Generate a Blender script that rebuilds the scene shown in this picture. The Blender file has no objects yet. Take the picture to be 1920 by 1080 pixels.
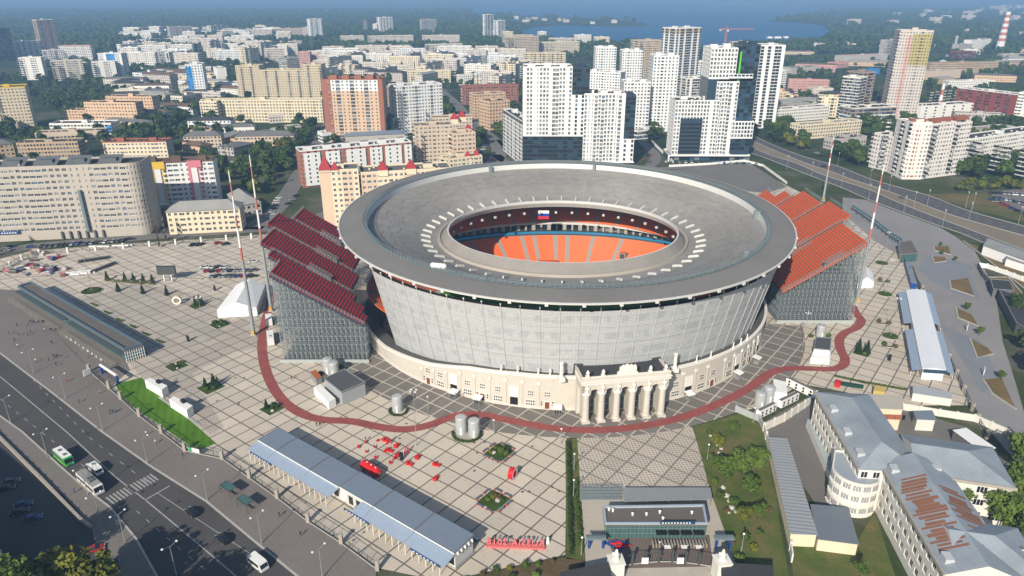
import bpy, bmesh, math, random
from mathutils import Vector, Matrix, noise
R=math.radians; sin=math.sin; cos=math.cos; pi=math.pi
rnd=random.Random(7)
scene=bpy.context.scene
COL=scene.collection
# ---------------------------------------------------------------- camera, sky, sun, exposure
CH=125.0; PITCH=R(22.5); FPX=1337.0
cam=bpy.data.objects.new('camera',bpy.data.cameras.new('camera')); COL.objects.link(cam)
cam.location=(0,0,CH); cam.rotation_euler=(R(90)-PITCH,0,0)
cam.data.sensor_width=36; cam.data.lens=36*FPX/1920; cam.data.clip_start=1; cam.data.clip_end=80000
scene.camera=cam
SUN_AZ=R(68); SUN_EL=R(31)          # direction the light travels (from +x) and height of the sun
world=bpy.data.worlds.new('World'); scene.world=world; world.use_nodes=True
wn=world.node_tree.nodes; wl=world.node_tree.links
sky=wn.new('ShaderNodeTexSky'); sky.sky_type='NISHITA'; sky.sun_disc=False
sky.sun_elevation=SUN_EL
tox,toy=-cos(SUN_AZ),-sin(SUN_AZ)
sky.sun_rotation=math.atan2(tox,toy)
wl.new(sky.outputs[0],wn['Background'].inputs[0]); wn['Background'].inputs[1].default_value=0.085
sun=bpy.data.objects.new('sun',bpy.data.lights.new('sun','SUN')); COL.objects.link(sun)
sun.data.energy=4.9; sun.data.angle=R(.5); sun.data.color=(1,.91,.77)
sun.rotation_euler=Vector((cos(SUN_AZ)*cos(SUN_EL),sin(SUN_AZ)*cos(SUN_EL),-sin(SUN_EL))).to_track_quat('-Z','Y').to_euler()
scene.view_settings.view_transform='Standard'; scene.view_settings.look='None'
scene.view_settings.exposure=0.45; scene.view_settings.gamma=1
scene.cycles.max_bounces=5; scene.cycles.diffuse_bounces=2; scene.cycles.glossy_bounces=2
scene.cycles.transmission_bounces=3; scene.cycles.transparent_max_bounces=8; scene.cycles.volume_bounces=0
scene.cycles.use_denoising=True
# ---------------------------------------------------------------- ground points from survey pixels
def ray(px,py):
    x=(px-960)/FPX; u=-(py-540)/FPX
    return Vector((x,cos(PITCH)+u*sin(PITCH),-sin(PITCH)+u*cos(PITCH)))
def G(px,py,z=0.0):
    d=ray(px,py); t=(z-CH)/d.z
    return Vector((d.x*t,d.y*t,z))
def G2(px,py,z=0.0):
    g=G(px,py,z); return (g.x,g.y)
def proj(p):
    y=p[1]; z=p[2]-CH
    c=y*cos(PITCH)-z*sin(PITCH); u=y*sin(PITCH)+z*cos(PITCH)
    return 960+FPX*p[0]/c,540-FPX*u/c,c
def topz(px,py,yt):
    g=G(px,py); lo,hi=0.,124.
    for _ in range(40):
        m=(lo+hi)/2
        if proj((g.x,g.y,m))[1]>yt: lo=m
        else: hi=m
    return lo
# ---------------------------------------------------------------- materials
MATS={}
def mat(name,col,rough=.8,var=.14,scale=.15,spec=.3,metal=0.,fine=.08,lines=None,hl=None,em=None):
    """lines=(angle,period,width,factor) darkens parallel seams, hl=(period,width,factor) level seams"""
    if name in MATS: return MATS[name]
    m=bpy.data.materials.new(name); m.use_nodes=True; nt=m.node_tree; N=nt.nodes; L=nt.links
    b=N['Principled BSDF']; b.inputs['Roughness'].default_value=rough; b.inputs['Metallic'].default_value=metal
    b.inputs['Specular IOR Level'].default_value=spec
    geo=N.new('ShaderNodeNewGeometry')
    def nz(sc,det):
        t=N.new('ShaderNodeTexNoise'); t.inputs['Scale'].default_value=sc; t.inputs['Detail'].default_value=det
        L.new(geo.outputs['Position'],t.inputs['Vector']); return t.outputs['Fac']
    def mth(op,a,bv,cl=False):
        n=N.new('ShaderNodeMath'); n.operation=op; n.use_clamp=cl
        for i,v in enumerate((a,bv)):
            if isinstance(v,(int,float)): n.inputs[i].default_value=v
            else: L.new(v,n.inputs[i])
        return n.outputs[0]
    f=mth('MULTIPLY_ADD',nz(scale,3),2*var); N_=f.node; N_.inputs[2].default_value=1-var
    f2=mth('MULTIPLY_ADD',nz(scale*9,2),2*fine); f2.node.inputs[2].default_value=1-fine
    f=mth('MULTIPLY',f,f2)
    def stripe(coord,period,width,fac):
        q=mth('FRACT',mth('DIVIDE',coord,period),0)
        s=mth('LESS_THAN',q,width); t=mth('MULTIPLY_ADD',s,fac-1); t.node.inputs[2].default_value=1
        return t
    if lines or hl:
        sp=N.new('ShaderNodeSeparateXYZ'); L.new(geo.outputs['Position'],sp.inputs[0])
        if lines:
            a,per,wd,fac=lines
            cx=mth('ADD',mth('MULTIPLY',sp.outputs[0],cos(a)),mth('MULTIPLY',sp.outputs[1],sin(a)))
            f=mth('MULTIPLY',f,stripe(cx,per,wd,fac))
        if hl: f=mth('MULTIPLY',f,stripe(sp.outputs[2],*hl))
    v=N.new('ShaderNodeVectorMath'); v.operation='SCALE'; v.inputs[0].default_value=col
    L.new(f,v.inputs['Scale']); L.new(v.outputs[0],b.inputs['Base Color'])
    if em: b.inputs['Emission Color'].default_value=(*em[0],1); b.inputs['Emission Strength'].default_value=em[1]
    MATS[name]=m; return m
def mix_mat(name,cols,scale,rough=.95,detail=6,pos=None):
    """patchy ground of several colours"""
    m=bpy.data.materials.new(name); m.use_nodes=True; nt=m.node_tree; N=nt.nodes; L=nt.links
    b=N['Principled BSDF']; b.inputs['Roughness'].default_value=rough; b.inputs['Specular IOR Level'].default_value=.15
    geo=N.new('ShaderNodeNewGeometry')
    t=N.new('ShaderNodeTexNoise'); t.inputs['Scale'].default_value=scale; t.inputs['Detail'].default_value=detail; t.inputs['Roughness'].default_value=.65
    L.new(geo.outputs['Position'],t.inputs['Vector'])
    r=N.new('ShaderNodeValToRGB'); r.color_ramp.interpolation='LINEAR'
    n=len(cols); els=r.color_ramp.elements
    while len(els)<n: els.new(.5)
    for i,c in enumerate(cols):
        els[i].position=(pos[i] if pos else .3+.4*i/(n-1)); els[i].color=(*c,1)
    L.new(t.outputs['Fac'],r.inputs[0])
    t2=N.new('ShaderNodeTexNoise'); t2.inputs['Scale'].default_value=scale*14; t2.inputs['Detail'].default_value=3
    L.new(geo.outputs['Position'],t2.inputs['Vector'])
    q=N.new('ShaderNodeMath'); q.operation='MULTIPLY_ADD'; q.inputs[1].default_value=.8; q.inputs[2].default_value=.6
    L.new(t2.outputs['Fac'],q.inputs[0])
    v=N.new('ShaderNodeVectorMath'); v.operation='SCALE'; L.new(r.outputs[0],v.inputs[0]); L.new(q.outputs[0],v.inputs['Scale'])
    L.new(v.outputs[0],b.inputs['Base Color']); MATS[name]=m; return m
def leaf_mat(name,c0,c1,obj_random=True):
    m=bpy.data.materials.new(name); m.use_nodes=True; nt=m.node_tree; N=nt.nodes; L=nt.links
    b=N['Principled BSDF']; b.inputs['Roughness'].default_value=.75; b.inputs['Specular IOR Level'].default_value=.15
    geo=N.new('ShaderNodeNewGeometry'); oi=N.new('ShaderNodeObjectInfo')
    t=N.new('ShaderNodeTexNoise'); t.inputs['Scale'].default_value=.12; t.inputs['Detail'].default_value=4
    L.new(geo.outputs['Position'],t.inputs['Vector'])
    a=N.new('ShaderNodeMath'); a.operation='MULTIPLY_ADD'; a.inputs[1].default_value=1.6; a.inputs[2].default_value=-.55
    L.new(t.outputs['Fac'],a.inputs[0])
    s=N.new('ShaderNodeMath'); s.operation='MULTIPLY_ADD'; s.inputs[1].default_value=.5; s.use_clamp=True
    L.new(oi.outputs['Random'],s.inputs[0]); L.new(a.outputs[0],s.inputs[2])
    r=N.new('ShaderNodeMix'); r.data_type='RGBA'; r.inputs[6].default_value=(*c0,1); r.inputs[7].default_value=(*c1,1)
    L.new(s.outputs[0],r.inputs[0]); L.new(r.outputs[2],b.inputs['Base Color'])
    b.inputs['Subsurface Weight'].default_value=0
    MATS[name]=m; return m
GRID_A=R(-37.5); GRID_O=(-6.2,165.6); CELL=5.6
def paving(name,base,line,wd,checker=None,var=.12):
    m=bpy.data.materials.new(name); m.use_nodes=True; nt=m.node_tree; N=nt.nodes; L=nt.links
    b=N['Principled BSDF']; b.inputs['Roughness'].default_value=.85; b.inputs['Specular IOR Level'].default_value=.25
    geo=N.new('ShaderNodeNewGeometry'); sp=N.new('ShaderNodeSeparateXYZ'); L.new(geo.outputs['Position'],sp.inputs[0])
    def mth(op,a,bv=0.,c=None):
        n=N.new('ShaderNodeMath'); n.operation=op
        for i,v in enumerate((a,bv,c)):
            if v is None: continue
            if isinstance(v,(int,float)): n.inputs[i].default_value=v
            else: L.new(v,n.inputs[i])
        return n.outputs[0]
    def coord(a,cell):
        x=mth('MULTIPLY',mth('SUBTRACT',sp.outputs[0],GRID_O[0]),cos(a)/cell); y=mth('MULTIPLY',mth('SUBTRACT',sp.outputs[1],GRID_O[1]),sin(a)/cell)
        return mth('ADD',x,y)
    def line_of(c,w):
        q=mth('FRACT',mth('ADD',c,w/2)); return mth('LESS_THAN',q,w)
    a2=GRID_A+R(90)
    ln=mth('MAXIMUM',line_of(coord(GRID_A,CELL),wd),line_of(coord(a2,CELL),wd))
    nz=N.new('ShaderNodeTexNoise'); nz.inputs['Scale'].default_value=.06; nz.inputs['Detail'].default_value=6; L.new(geo.outputs['Position'],nz.inputs['Vector'])
    wn_=N.new('ShaderNodeTexWhiteNoise'); wn_.noise_dimensions='2D'
    cv=N.new('ShaderNodeCombineXYZ'); L.new(mth('FLOOR',coord(GRID_A,CELL)),cv.inputs[0]); L.new(mth('FLOOR',coord(a2,CELL)),cv.inputs[1]); L.new(cv.outputs[0],wn_.inputs['Vector'])
    f=mth('MULTIPLY_ADD',nz.outputs['Fac'],2*var,1-var); f=mth('MULTIPLY',f,mth('MULTIPLY_ADD',wn_.outputs['Value'],.17,.91))
    st=N.new('ShaderNodeTexNoise'); st.inputs['Scale'].default_value=.5; st.inputs['Detail'].default_value=8; st.inputs['Roughness'].default_value=.7; L.new(geo.outputs['Position'],st.inputs['Vector'])
    sr=N.new('ShaderNodeMapRange'); sr.inputs[1].default_value=.56; sr.inputs[2].default_value=.74; sr.inputs[3].default_value=1; sr.inputs[4].default_value=.72; L.new(st.outputs['Fac'],sr.inputs[0]); f=mth('MULTIPLY',f,sr.outputs[0])
    if True:
        jt=mth('MAXIMUM',line_of(coord(GRID_A,CELL/5),.06),line_of(coord(a2,CELL/5),.06)); f=mth('MULTIPLY',f,mth('MULTIPLY_ADD',jt,-.12,1))
    mx=N.new('ShaderNodeMix'); mx.data_type='RGBA'; mx.inputs[6].default_value=(*base,1); mx.inputs[7].default_value=(*line,1)
    if checker:
        ck=mth('MODULO',mth('ADD',mth('FLOOR',coord(GRID_A,CELL/8)),mth('FLOOR',coord(a2,CELL/8))),2); ck=mth('ABSOLUTE',ck)
        c2=N.new('ShaderNodeMix'); c2.data_type='RGBA'; c2.inputs[6].default_value=(*base,1); c2.inputs[7].default_value=(*checker,1); L.new(ck,c2.inputs[0]); L.new(c2.outputs[2],mx.inputs[6])
    L.new(ln,mx.inputs[0])
    v=N.new('ShaderNodeVectorMath'); v.operation='SCALE'; L.new(mx.outputs[2],v.inputs[0]); L.new(f,v.inputs['Scale']); L.new(v.outputs[0],b.inputs['Base Color'])
    MATS[name]=m; return m
# ---------------------------------------------------------------- mesh builder
class MB:
    def __init__(s): s.v=[]; s.f=[]; s.m=[]; s.mats=[]
    def mi(s,m):
        if isinstance(m,str): m=MATS[m]
        if m not in s.mats: s.mats.append(m)
        return s.mats.index(m)
    def face(s,pts,m):
        i=len(s.v); s.v.extend([tuple(p) for p in pts]); s.f.append(tuple(range(i,i+len(pts)))); s.m.append(s.mi(m))
    def prism(s,pts,z0,z1,m,mt=None,bot=False,top=True):
        n=len(pts); k=s.mi(m); i=len(s.v)
        s.v.extend([(p[0],p[1],z0) for p in pts]); s.v.extend([(p[0],p[1],z1) for p in pts])
        for a in range(n):
            b=(a+1)%n; s.f.append((i+a,i+b,i+n+b,i+n+a)); s.m.append(k)
        if top: s.f.append(tuple(range(i+n,i+2*n))); s.m.append(s.mi(mt) if mt else k)
        if bot: s.f.append(tuple(range(i+n-1,i-1,-1))); s.m.append(k)
    def box(s,x0,y0,z0,x1,y1,z1,m,mt=None):
        s.prism([(x0,y0),(x1,y0),(x1,y1),(x0,y1)],z0,z1,m,mt,bot=True)
    def obox(s,c,a,lx,ly,z0,z1,m,mt=None):
        ca,sa=cos(a),sin(a)
        s.prism([(c[0]+x*ca-y*sa,c[1]+x*sa+y*ca) for x,y in ((-lx/2,-ly/2),(lx/2,-ly/2),(lx/2,ly/2),(-lx/2,ly/2))],z0,z1,m,mt,bot=True)
    def tube(s,p0,p1,r0,r1,n,m,cap=True):
        p0=Vector(p0); p1=Vector(p1); d=(p1-p0)
        if d.length<1e-6: return
        q=d.to_track_quat('Z','Y'); i=len(s.v); k=s.mi(m)
        for p,r in ((p0,r0),(p1,r1)):
            for a in range(n):
                t=2*pi*(a+.5)/n; s.v.append(tuple(p+q@Vector((r*cos(t),r*sin(t),0))))
        for a in range(n):
            b=(a+1)%n; s.f.append((i+a,i+b,i+n+b,i+n+a)); s.m.append(k)
        if cap:
            s.f.append(tuple(range(i+n,i+2*n))); s.m.append(k); s.f.append(tuple(range(i+n-1,i-1,-1))); s.m.append(k)
    def lathe(s,c,prof,n,m,a0=0.,a1=2*pi,sx=1.,sy=1.):
        """prof: (r,z[,mat]); closed when a full turn"""
        full=abs(a1-a0)>6.28; i=len(s.v); cnt=n if full else n+1; P=len(prof)
        for a in range(cnt):
            t=a0+(a1-a0)*a/n
            for p in prof:
                s.v.append((c[0]+p[0]*cos(t)*sx,c[1]+p[0]*sin(t)*sy,p[1]))
        for a in range(n):
            b=(a+1)%cnt
            for j in range(P-1):
                k=s.mi(prof[j][2] if len(prof[j])>2 else m)
                s.f.append((i+a*P+j,i+b*P+j,i+b*P+j+1,i+a*P+j+1)); s.m.append(k)
    def ring(s,rows,n,closed=True):
        """rows: list of (list of points, mat to next)"""
    def append(s,mesh,M):
        i=len(s.v); s.v.extend([tuple(M@v.co) for v in mesh.vertices])
        mp=[s.mi(x) for x in mesh.materials]
        for p in mesh.polygons:
            s.f.append(tuple(i+x for x in p.vertices)); s.m.append(mp[p.material_index] if mp else 0)
    def mesh(s,name,smooth=False):
        me=bpy.data.meshes.new(name); me.from_pydata(s.v,[],s.f)
        for m in s.mats: me.materials.append(m)
        me.polygons.foreach_set('material_index',s.m)
        if smooth: me.polygons.foreach_set('use_smooth',[True]*len(s.f))
        me.update(); return me
    def build(s,name,parent=None,kind=None,smooth=False):
        if not s.f: return None
        return link(name,s.mesh(name,smooth),parent,kind)
def link(name,me,parent=None,kind=None):
    o=bpy.data.objects.new(name,me); COL.objects.link(o)
    if parent:
        o.parent=parent; o.matrix_parent_inverse=Matrix.Translation(-Vector(parent.location)) if parent.get('_w') else Matrix.Identity(4)
    if kind: o['kind']=kind
    return o
def tag(o,label,cat,group=None):
    o['label']=label; o['category']=cat
    if group: o['group']=group
    return o
def thing(name,label,cat,loc=(0,0,0),group=None,rz=0.,world_parts=True):
    """an Empty at the base; with world_parts the parts' meshes are written in world coordinates"""
    o=bpy.data.objects.new(name,None); COL.objects.link(o); o.location=loc; o.rotation_euler=(0,0,rz); o.empty_display_size=.1
    if world_parts: o['_w']=1
    return tag(o,label,cat,group)
def copy_tree(o,parent=None):
    c=o.copy(); COL.objects.link(c)
    if parent: c.parent=parent
    for ch in KIDS.get(o.name,None) or list(o.children): copy_tree(ch,c)
    return c
KIDS={}
def put(proto,loc,rz=0.,label=None,group=None,first=set(),sc=1.):
    """the prototype itself the first time, then copies of it and its parts"""
    if proto.name in first: o=copy_tree(proto)
    else: o=proto; first.add(proto.name)
    o.location=loc; o.rotation_euler=(0,0,rz); o.scale=(sc,)*3
    if label: o['label']=label
    if group: o['group']=group
    return o
def sheet(name,pts,z,m):
    b=MB(); b.face([(p[0],p[1],z) for p in pts],m); return b.build(name,kind='structure')
def pxs(pts,z=0.): return [G2(x,y,z) for x,y in pts]
def strip_pts(line,w):
    """polyline -> left and right offset lists"""
    Lp,Rp=[],[]
    for i,p in enumerate(line):
        a=Vector(line[max(i-1,0)]); b=Vector(line[min(i+1,len(line)-1)]); d=(b-a).normalized(); n=Vector((-d.y,d.x))
        ww=w[i] if isinstance(w,list) else w
        Lp.append((p[0]+n.x*ww/2,p[1]+n.y*ww/2)); Rp.append((p[0]-n.x*ww/2,p[1]-n.y*ww/2))
    return Lp,Rp
def strip(name,line,w,z,m,parent=None):
    Lp,Rp=strip_pts(line,w); b=MB()
    for i in range(len(line)-1): b.face([(*Rp[i],z),(*Rp[i+1],z),(*Lp[i+1],z),(*Lp[i],z)],m)
    return b.build(name,parent,kind='structure')
def smooth_line(pts,n=6):
    out=[]; P=[Vector(p) for p in pts]
    for i in range(len(P)-1):
        p0=P[max(i-1,0)]; p1=P[i]; p2=P[i+1]; p3=P[min(i+2,len(P)-1)]
        for k in range(n):
            t=k/n; out.append(tuple(.5*((2*p1)+(p2-p0)*t+(2*p0-5*p1+4*p2-p3)*t*t+(3*p1-p0-3*p2+p3)*t**3)))
    out.append(tuple(P[-1])); return out
ORD=['first','second','third','fourth','fifth','sixth','seventh','eighth','ninth','tenth','eleventh','twelfth','thirteenth','fourteenth','fifteenth','sixteenth','seventeenth','eighteenth','nineteenth','twentieth','twenty-first','twenty-second','twenty-third','twenty-fourth','twenty-fifth','twenty-sixth','twenty-seventh','twenty-eighth','twenty-ninth','thirtieth']
def inpoly(x,y,P):
    c=False; j=len(P)-1
    for i in range(len(P)):
        xi,yi=P[i][0],P[i][1]; xj,yj=P[j][0],P[j][1]
        if (yi>y)!=(yj>y) and x<(xj-xi)*(y-yi)/(yj-yi)+xi: c=not c
        j=i
    return c
def offset(P,d):
    """inward offset of a CCW polygon"""
    n=len(P); out=[]
    for i in range(n):
        a=Vector(P[i-1][:2]); b=Vector(P[i][:2]); c=Vector(P[(i+1)%n][:2])
        u=(b-a).normalized(); v=(c-b).normalized(); n1=Vector((-u.y,u.x)); n2=Vector((-v.y,v.x))
        k=1+n1.dot(n2); q=(n1+n2)*(d/max(k,.35)); out.append((b.x+q.x,b.y+q.y))
    return out
BLOCK=[]     # footprints and surfaces where no random tree may stand
# palette
mat('dark_glass',(.012,.018,.025),.12,.3,.9,.5); mat('blue_glass',(.03,.07,.12),.1,.3,.5,.5); mat('curtained_glass',(.16,.17,.18),.25,.4,.9,.5)
mat('green_glass',(.05,.11,.11),.12,.3,.5,.5)
mat('white_trim',(.72,.72,.70),.6,.05); mat('white_paint',(.75,.75,.74),.45,.04,.3); mat('steel',(.32,.34,.35),.45,.1,.4,.5,.5); mat('dark_steel',(.06,.07,.07),.5,.1)
mat('black',(.012,.012,.013),.5,.1); mat('rubber',(.015,.015,.015),.9,.1)
mat('roof_dark',(.045,.047,.05),.9,.25,.12); mat('roof_grey',(.13,.13,.13),.9,.25,.1); mat('roof_light',(.26,.26,.25),.85,.2,.1); mat('roof_brown',(.13,.085,.06),.9,.2,.1)
mat('asphalt',(.06,.06,.062),.9,.2,.08); mat('asphalt_old',(.15,.142,.135),.92,.16,.06); mat('marking',(.30,.30,.29),.8,.35,.9)
mat('concrete',(.34,.33,.31),.85,.14,.2); mat('kerb',(.36,.35,.33),.85,.15,.5)
mat('grass',(.045,.075,.014),.95,.35,.25,.1,fine=.25); mat('turf',(.075,.17,.012),.95,.2,.12,.1,fine=.2,lines=(R(20),2.4,.5,.86)); mat('soil',(.12,.085,.05),.95,.25,.3,.1)
mat('track_red',(.25,.066,.058),.85,.30,.25,fine=.2); mat('bark',(.07,.05,.035),.95,.2,.6)
mat('red_paint',(.52,.014,.016),.4,.06); mat('blue_paint',(.01,.055,.25),.4,.1)
# ================================================================ the setting
city_green=mix_mat('city_ground',[(.016,.032,.011),(.030,.050,.016),(.075,.08,.05),(.12,.11,.095)],.012,pos=[.36,.52,.62,.74])
forest_m=mix_mat('forest_floor',[(.010,.022,.011),(.016,.032,.014),(.026,.044,.018),(.03,.05,.02)],.006)
yard_m=mix_mat('court_ground',[(.025,.05,.015),(.05,.065,.025),(.12,.115,.10)],.03)
dry_m=mix_mat('dry_grass',[(.10,.10,.035),(.16,.11,.05),(.21,.14,.07)],.15)
lawn_m=mix_mat('patchy_lawn',[(.05,.085,.016),(.09,.11,.03),(.16,.12,.06)],.12)
S=42000
b=MB(); b.face([(-S,-600,-.6),(S,-600,-.6),(S,S,-.6),(-S,S,-.6)],'forest_floor'); b.build('ground',kind='structure')
sheet('city_ground',[(-620,-200),(700,-200),(1600,700),(1900,1500),(1500,1900),(900,2050),(0,2350),(-900,2500),(-1500,1700),(-1300,800)],-.3,'city_ground')
sheet('near_ground',[(-330,-60),(330,-60),(420,330),(330,520),(60,640),(-260,620),(-420,400)],-.12,'court_ground')
# lake with a wooded spit
wm=bpy.data.materials.new('lake_water'); wm.use_nodes=True
pb=wm.node_tree.nodes['Principled BSDF']; pb.inputs['Base Color'].default_value=(.008,.085,.21,1); pb.inputs['Roughness'].default_value=.5; pb.inputs['Specular IOR Level'].default_value=.12  # blue base colour stands in for the reflected sky
nzt=wm.node_tree.nodes.new('ShaderNodeTexNoise'); nzt.inputs['Scale'].default_value=.05; nzt.inputs['Detail'].default_value=6
bp=wm.node_tree.nodes.new('ShaderNodeBump'); bp.inputs['Strength'].default_value=.25; bp.inputs['Distance'].default_value=2
wm.node_tree.links.new(nzt.outputs['Fac'],bp.inputs['Height']); wm.node_tree.links.new(bp.outputs[0],pb.inputs['Normal']); MATS['lake_water']=wm
lake=pxs([(985,62),(1010,70),(1100,78),(1170,84),(1250,92),(1330,100),(1440,92),(1470,85),(1520,84),(1548,78),(1562,68),(1556,58),(1540,48),(1490,42),(1440,40),(1475,33),(1545,24),(1530,14),(1450,7),(1300,4.5),(1150,5),(1000,6),(910,11),(880,24),(905,38)])
sheet('lake',smooth_line(lake+[lake[0]],4)[:-1],-.08,'lake_water')
spit=pxs([(905,26),(960,28),(1040,31),(1110,34),(1180,39),(1212,44),(1205,49),(1150,50),(1080,48),(1020,50),(985,55),(960,62),(940,60),(900,40)])
sheet('wooded_spit',smooth_line(spit+[spit[0]],3)[:-1],0.0,'forest_floor')
# distant low hills under the horizon
b=MB(); n=70; hr=random.Random(4)
rows=[]
for j,(yy,amp) in enumerate(((11500,8),(14500,90),(19000,150),(26000,210),(40000,160))):
    rows.append([((i/n-.5)*2*yy*.85,yy+700*sin(i*.5+j),-.4+amp*(.35+.65*noise.noise(Vector((i*.13,j*1.7,3))))+0) for i in range(n+1)])
for j in range(len(rows)-1):
    for i in range(n): b.face([rows[j][i],rows[j][i+1],rows[j+1][i+1],rows[j+1][i]],'forest_floor')
b.build('hills',kind='structure')
# ---------------------------------------------------------------- plaza paving round the stadium
BEIGE=(.50,.445,.37); LINE=(.145,.132,.118)
paving('plaza_slabs',BEIGE,LINE,.075); paving('plaza_grey_slabs',(.17,.155,.14),(.44,.40,.34),.085); paving('plaza_checker',(.50,.45,.38),(.19,.17,.15),.085,checker=(.30,.27,.235))
plaza=pxs([(-60,500),(60,470),(250,456),(420,446),(600,430),(760,380),(1240,330),(1440,330),(1580,400),(1640,452),(1672,470),(1690,480),(1730,560),(1785,650),(1830,760),(1700,760),(1560,730),(1500,720),(1440,760),(1300,790),(1085,815),(1062,822),(1060,1040),(900,1075),(830,1090),(708,1065),(640,1015),(578,975),(520,930),(468,893),(417,858),(347,843),(262,780),(205,725),(165,690),(230,665),(0,545),(-60,560)])
sheet('plaza',plaza,0.0,'plaza_slabs'); BLOCK.append(plaza)
SC=(20.8,281.7)
ang=[R(a) for a in range(-152,-11,4)]
sheet('inner_plaza',[(SC[0]+99*cos(a),SC[1]+99*sin(a)) for a in ang]+[(SC[0]+80*cos(a),SC[1]+80*sin(a)) for a in reversed(ang)],.008,'plaza_grey_slabs')
sheet('checker_plaza',pxs([(1080,822),(1180,812),(1296,792),(1330,910),(1085,915)]),.004,'plaza_checker')
sheet('entry_apron',pxs([(1085,915),(1332,910),(1372,1012),(1395,1060),(1395,1085),(1095,1085),(1098,1050)]),.004,mat('apron_concrete',(.40,.365,.31),.85,.1,.1))
sheet('checker_plaza.001',pxs([(150,560),(250,530),(420,560),(500,600),(505,650),(440,660),(360,700),(420,800),(395,815),(262,705),(230,665),(180,620),(60,560)]),.004,paving('plaza_fine_checker',(.44,.395,.335),(.16,.145,.13),.085,checker=(.34,.305,.26)) and 'plaza_fine_checker')
sheet('gate_forecourt',pxs([(1136,1004),(1330,1003),(1337,1062),(1160,1066)]),.01,mat('forecourt_tiles',(.15,.115,.10),.9,.2,.1,lines=(R(0),.8,.12,.75)))
path_px=[(1597,572),(1606,588),(1615,601),(1606,614),(1586,623),(1574,636),(1576,655),(1584,672),(1580,685),(1560,692),(1520,691),(1480,691),(1445,699),(1400,730),(1330,764),(1250,790),(1150,805),(1050,804),(960,789),(900,777),(855,779),(805,797),(760,805),(715,801),(660,790),(600,786),(555,770),(520,738),(498,692),(491,645),(497,604),(505,575),(509,550)]
path_w=smooth_line(pxs(path_px),5); strip('red_path',path_w,3.5,.014,'track_red')
# ---------------------------------------------------------------- street in the lower corner
def line_px(pts,ext0=None): return pxs(pts)
kerb_up=pxs([(-120,575),(0,662),(100,738),(192,810),(287,877),(387,940),(480,1017),(560,1082),(680,1190)])
kerb_lo=pxs([(-160,660),(0,780),(42,810),(110,872),(165,920),(207,952),(255,1010),(295,1082),(350,1190)])
street_m=mat('street_asphalt',(.066,.062,.061),.9,.28,.06)
sheet('street',kerb_up+kerb_lo[::-1],.0,'street_asphalt'); BLOCK.append(kerb_up+kerb_lo[::-1])
pave_m=mat('pavement_tiles',(.17,.15,.137),.88,.2,.05,lines=(R(40),1.2,.08,.8))
fence_line=[(-40,560),(30,560),(115,615),(205,668)]
pave_pts=kerb_up+pxs([(708,1065),(640,1015),(578,975),(520,930),(468,893),(417,858),(347,843),(303,808),(262,780),(227,748),(205,725),(165,690),(100,620),(25,562),(-80,555)])
sheet('pavement',pave_pts,.12,'pavement_tiles'); BLOCK.append(pave_pts)
sheet('pavement.002',pxs([(-90,548),(-60,538),(40,545),(150,610),(236,676),(244,694),(205,729),(165,694),(100,624),(25,566),(-80,559)]),.012,'pavement_tiles')
b=MB()
def kerb(line,w,z0,z1,m='kerb',nm='kerb'):
    b=MB(); Lp,Rp=strip_pts(line,w)
    for i in range(len(line)-1): b.prism([Rp[i],Rp[i+1],Lp[i+1],Lp[i]],z0,z1,m)
    return b.build(nm,kind='structure')
kerb(kerb_up,.5,-.05,.16); kerb(kerb_lo,.5,-.05,.16)
lowpave=kerb_lo+pxs([(260,1190),(195,1082),(172,990),(120,930),(75,897),(0,822),(-160,700)])
sheet('pavement.001',lowpave,.12,mat('pavement_slabs',(.165,.15,.137),.9,.2,.08,lines=(R(-40),2.2,.05,.7))); BLOCK.append(lowpave)
lot=pxs([(-160,700),(0,822),(75,897),(120,930),(172,990),(195,1082),(260,1190),(-100,1350),(-420,1000)])
sheet('car_park',lot,.0,mat('car_park_asphalt',(.055,.057,.06),.9,.2,.08)); BLOCK.append(lot)
med=pxs([(-120,610),(0,706),(125,810),(217,895),(272,937),(360,1010),(442,1080),(560,1190)])
strip('lane_marking',med[:5],.35,.012,'marking'); strip('lane_marking',med[4:],.35,.012,'marking')
def dashes(line,n,w,gap=.5,m='marking',z=.012,nm='lane_marking'):
    b=MB(); P=[Vector(p) for p in line]; tot=sum((P[i+1]-P[i]).length for i in range(len(P)-1)); step=tot/n
    def at(d):
        for i in range(len(P)-1):
            l=(P[i+1]-P[i]).length
            if d<=l or i==len(P)-2: return P[i].lerp(P[i+1],d/l),(P[i+1]-P[i]).normalized()
            d-=l
    for k in range(n):
        p,d=at(k*step); q,_=at(min((k+gap)*step,tot)); nn=Vector((-d.y,d.x))*w/2
        b.face([(*(p-nn),z),(*(q-nn),z),(*(q+nn),z),(*(p+nn),z)],m)
    return b.build(nm,kind='structure')
def mid(a,b_,t): return [tuple(Vector(p).lerp(Vector(q),t)) for p,q in zip(a,b_)]
dashes(pxs([(0,748),(80,812),(165,880),(207,922)]),12,.2,.35); dashes(pxs([(40,690),(167,820),(215,858),(290,915)]),16,.2,.35)
dashes(pxs([(256,958),(290,988),(350,1040),(400,1080)]),7,.2,.35); dashes(pxs([(296,925),(387,990),(480,1045)]),1,.2,.98)
# zebra crossing
za,zb=G2(203,940),G2(292,893); zd=(Vector(zb)-Vector(za)); rd=(Vector(G2(272,937))-Vector(G2(217,895))).normalized()
b=MB()
for k in range(14):
    p=Vector(za)+zd*(k+.25)/14; q=Vector(za)+zd*(k+.75)/14
    b.face([(*(p-rd*2.2),.012),(*(q-rd*2.2),.012),(*(q+rd*2.2),.012),(*(p+rd*2.2),.012)],'marking')
b.build('crossing_marking',kind='structure')
strip('stop_line_marking',pxs([(271,938),(318,911)]),.4,.012,'marking')
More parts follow.
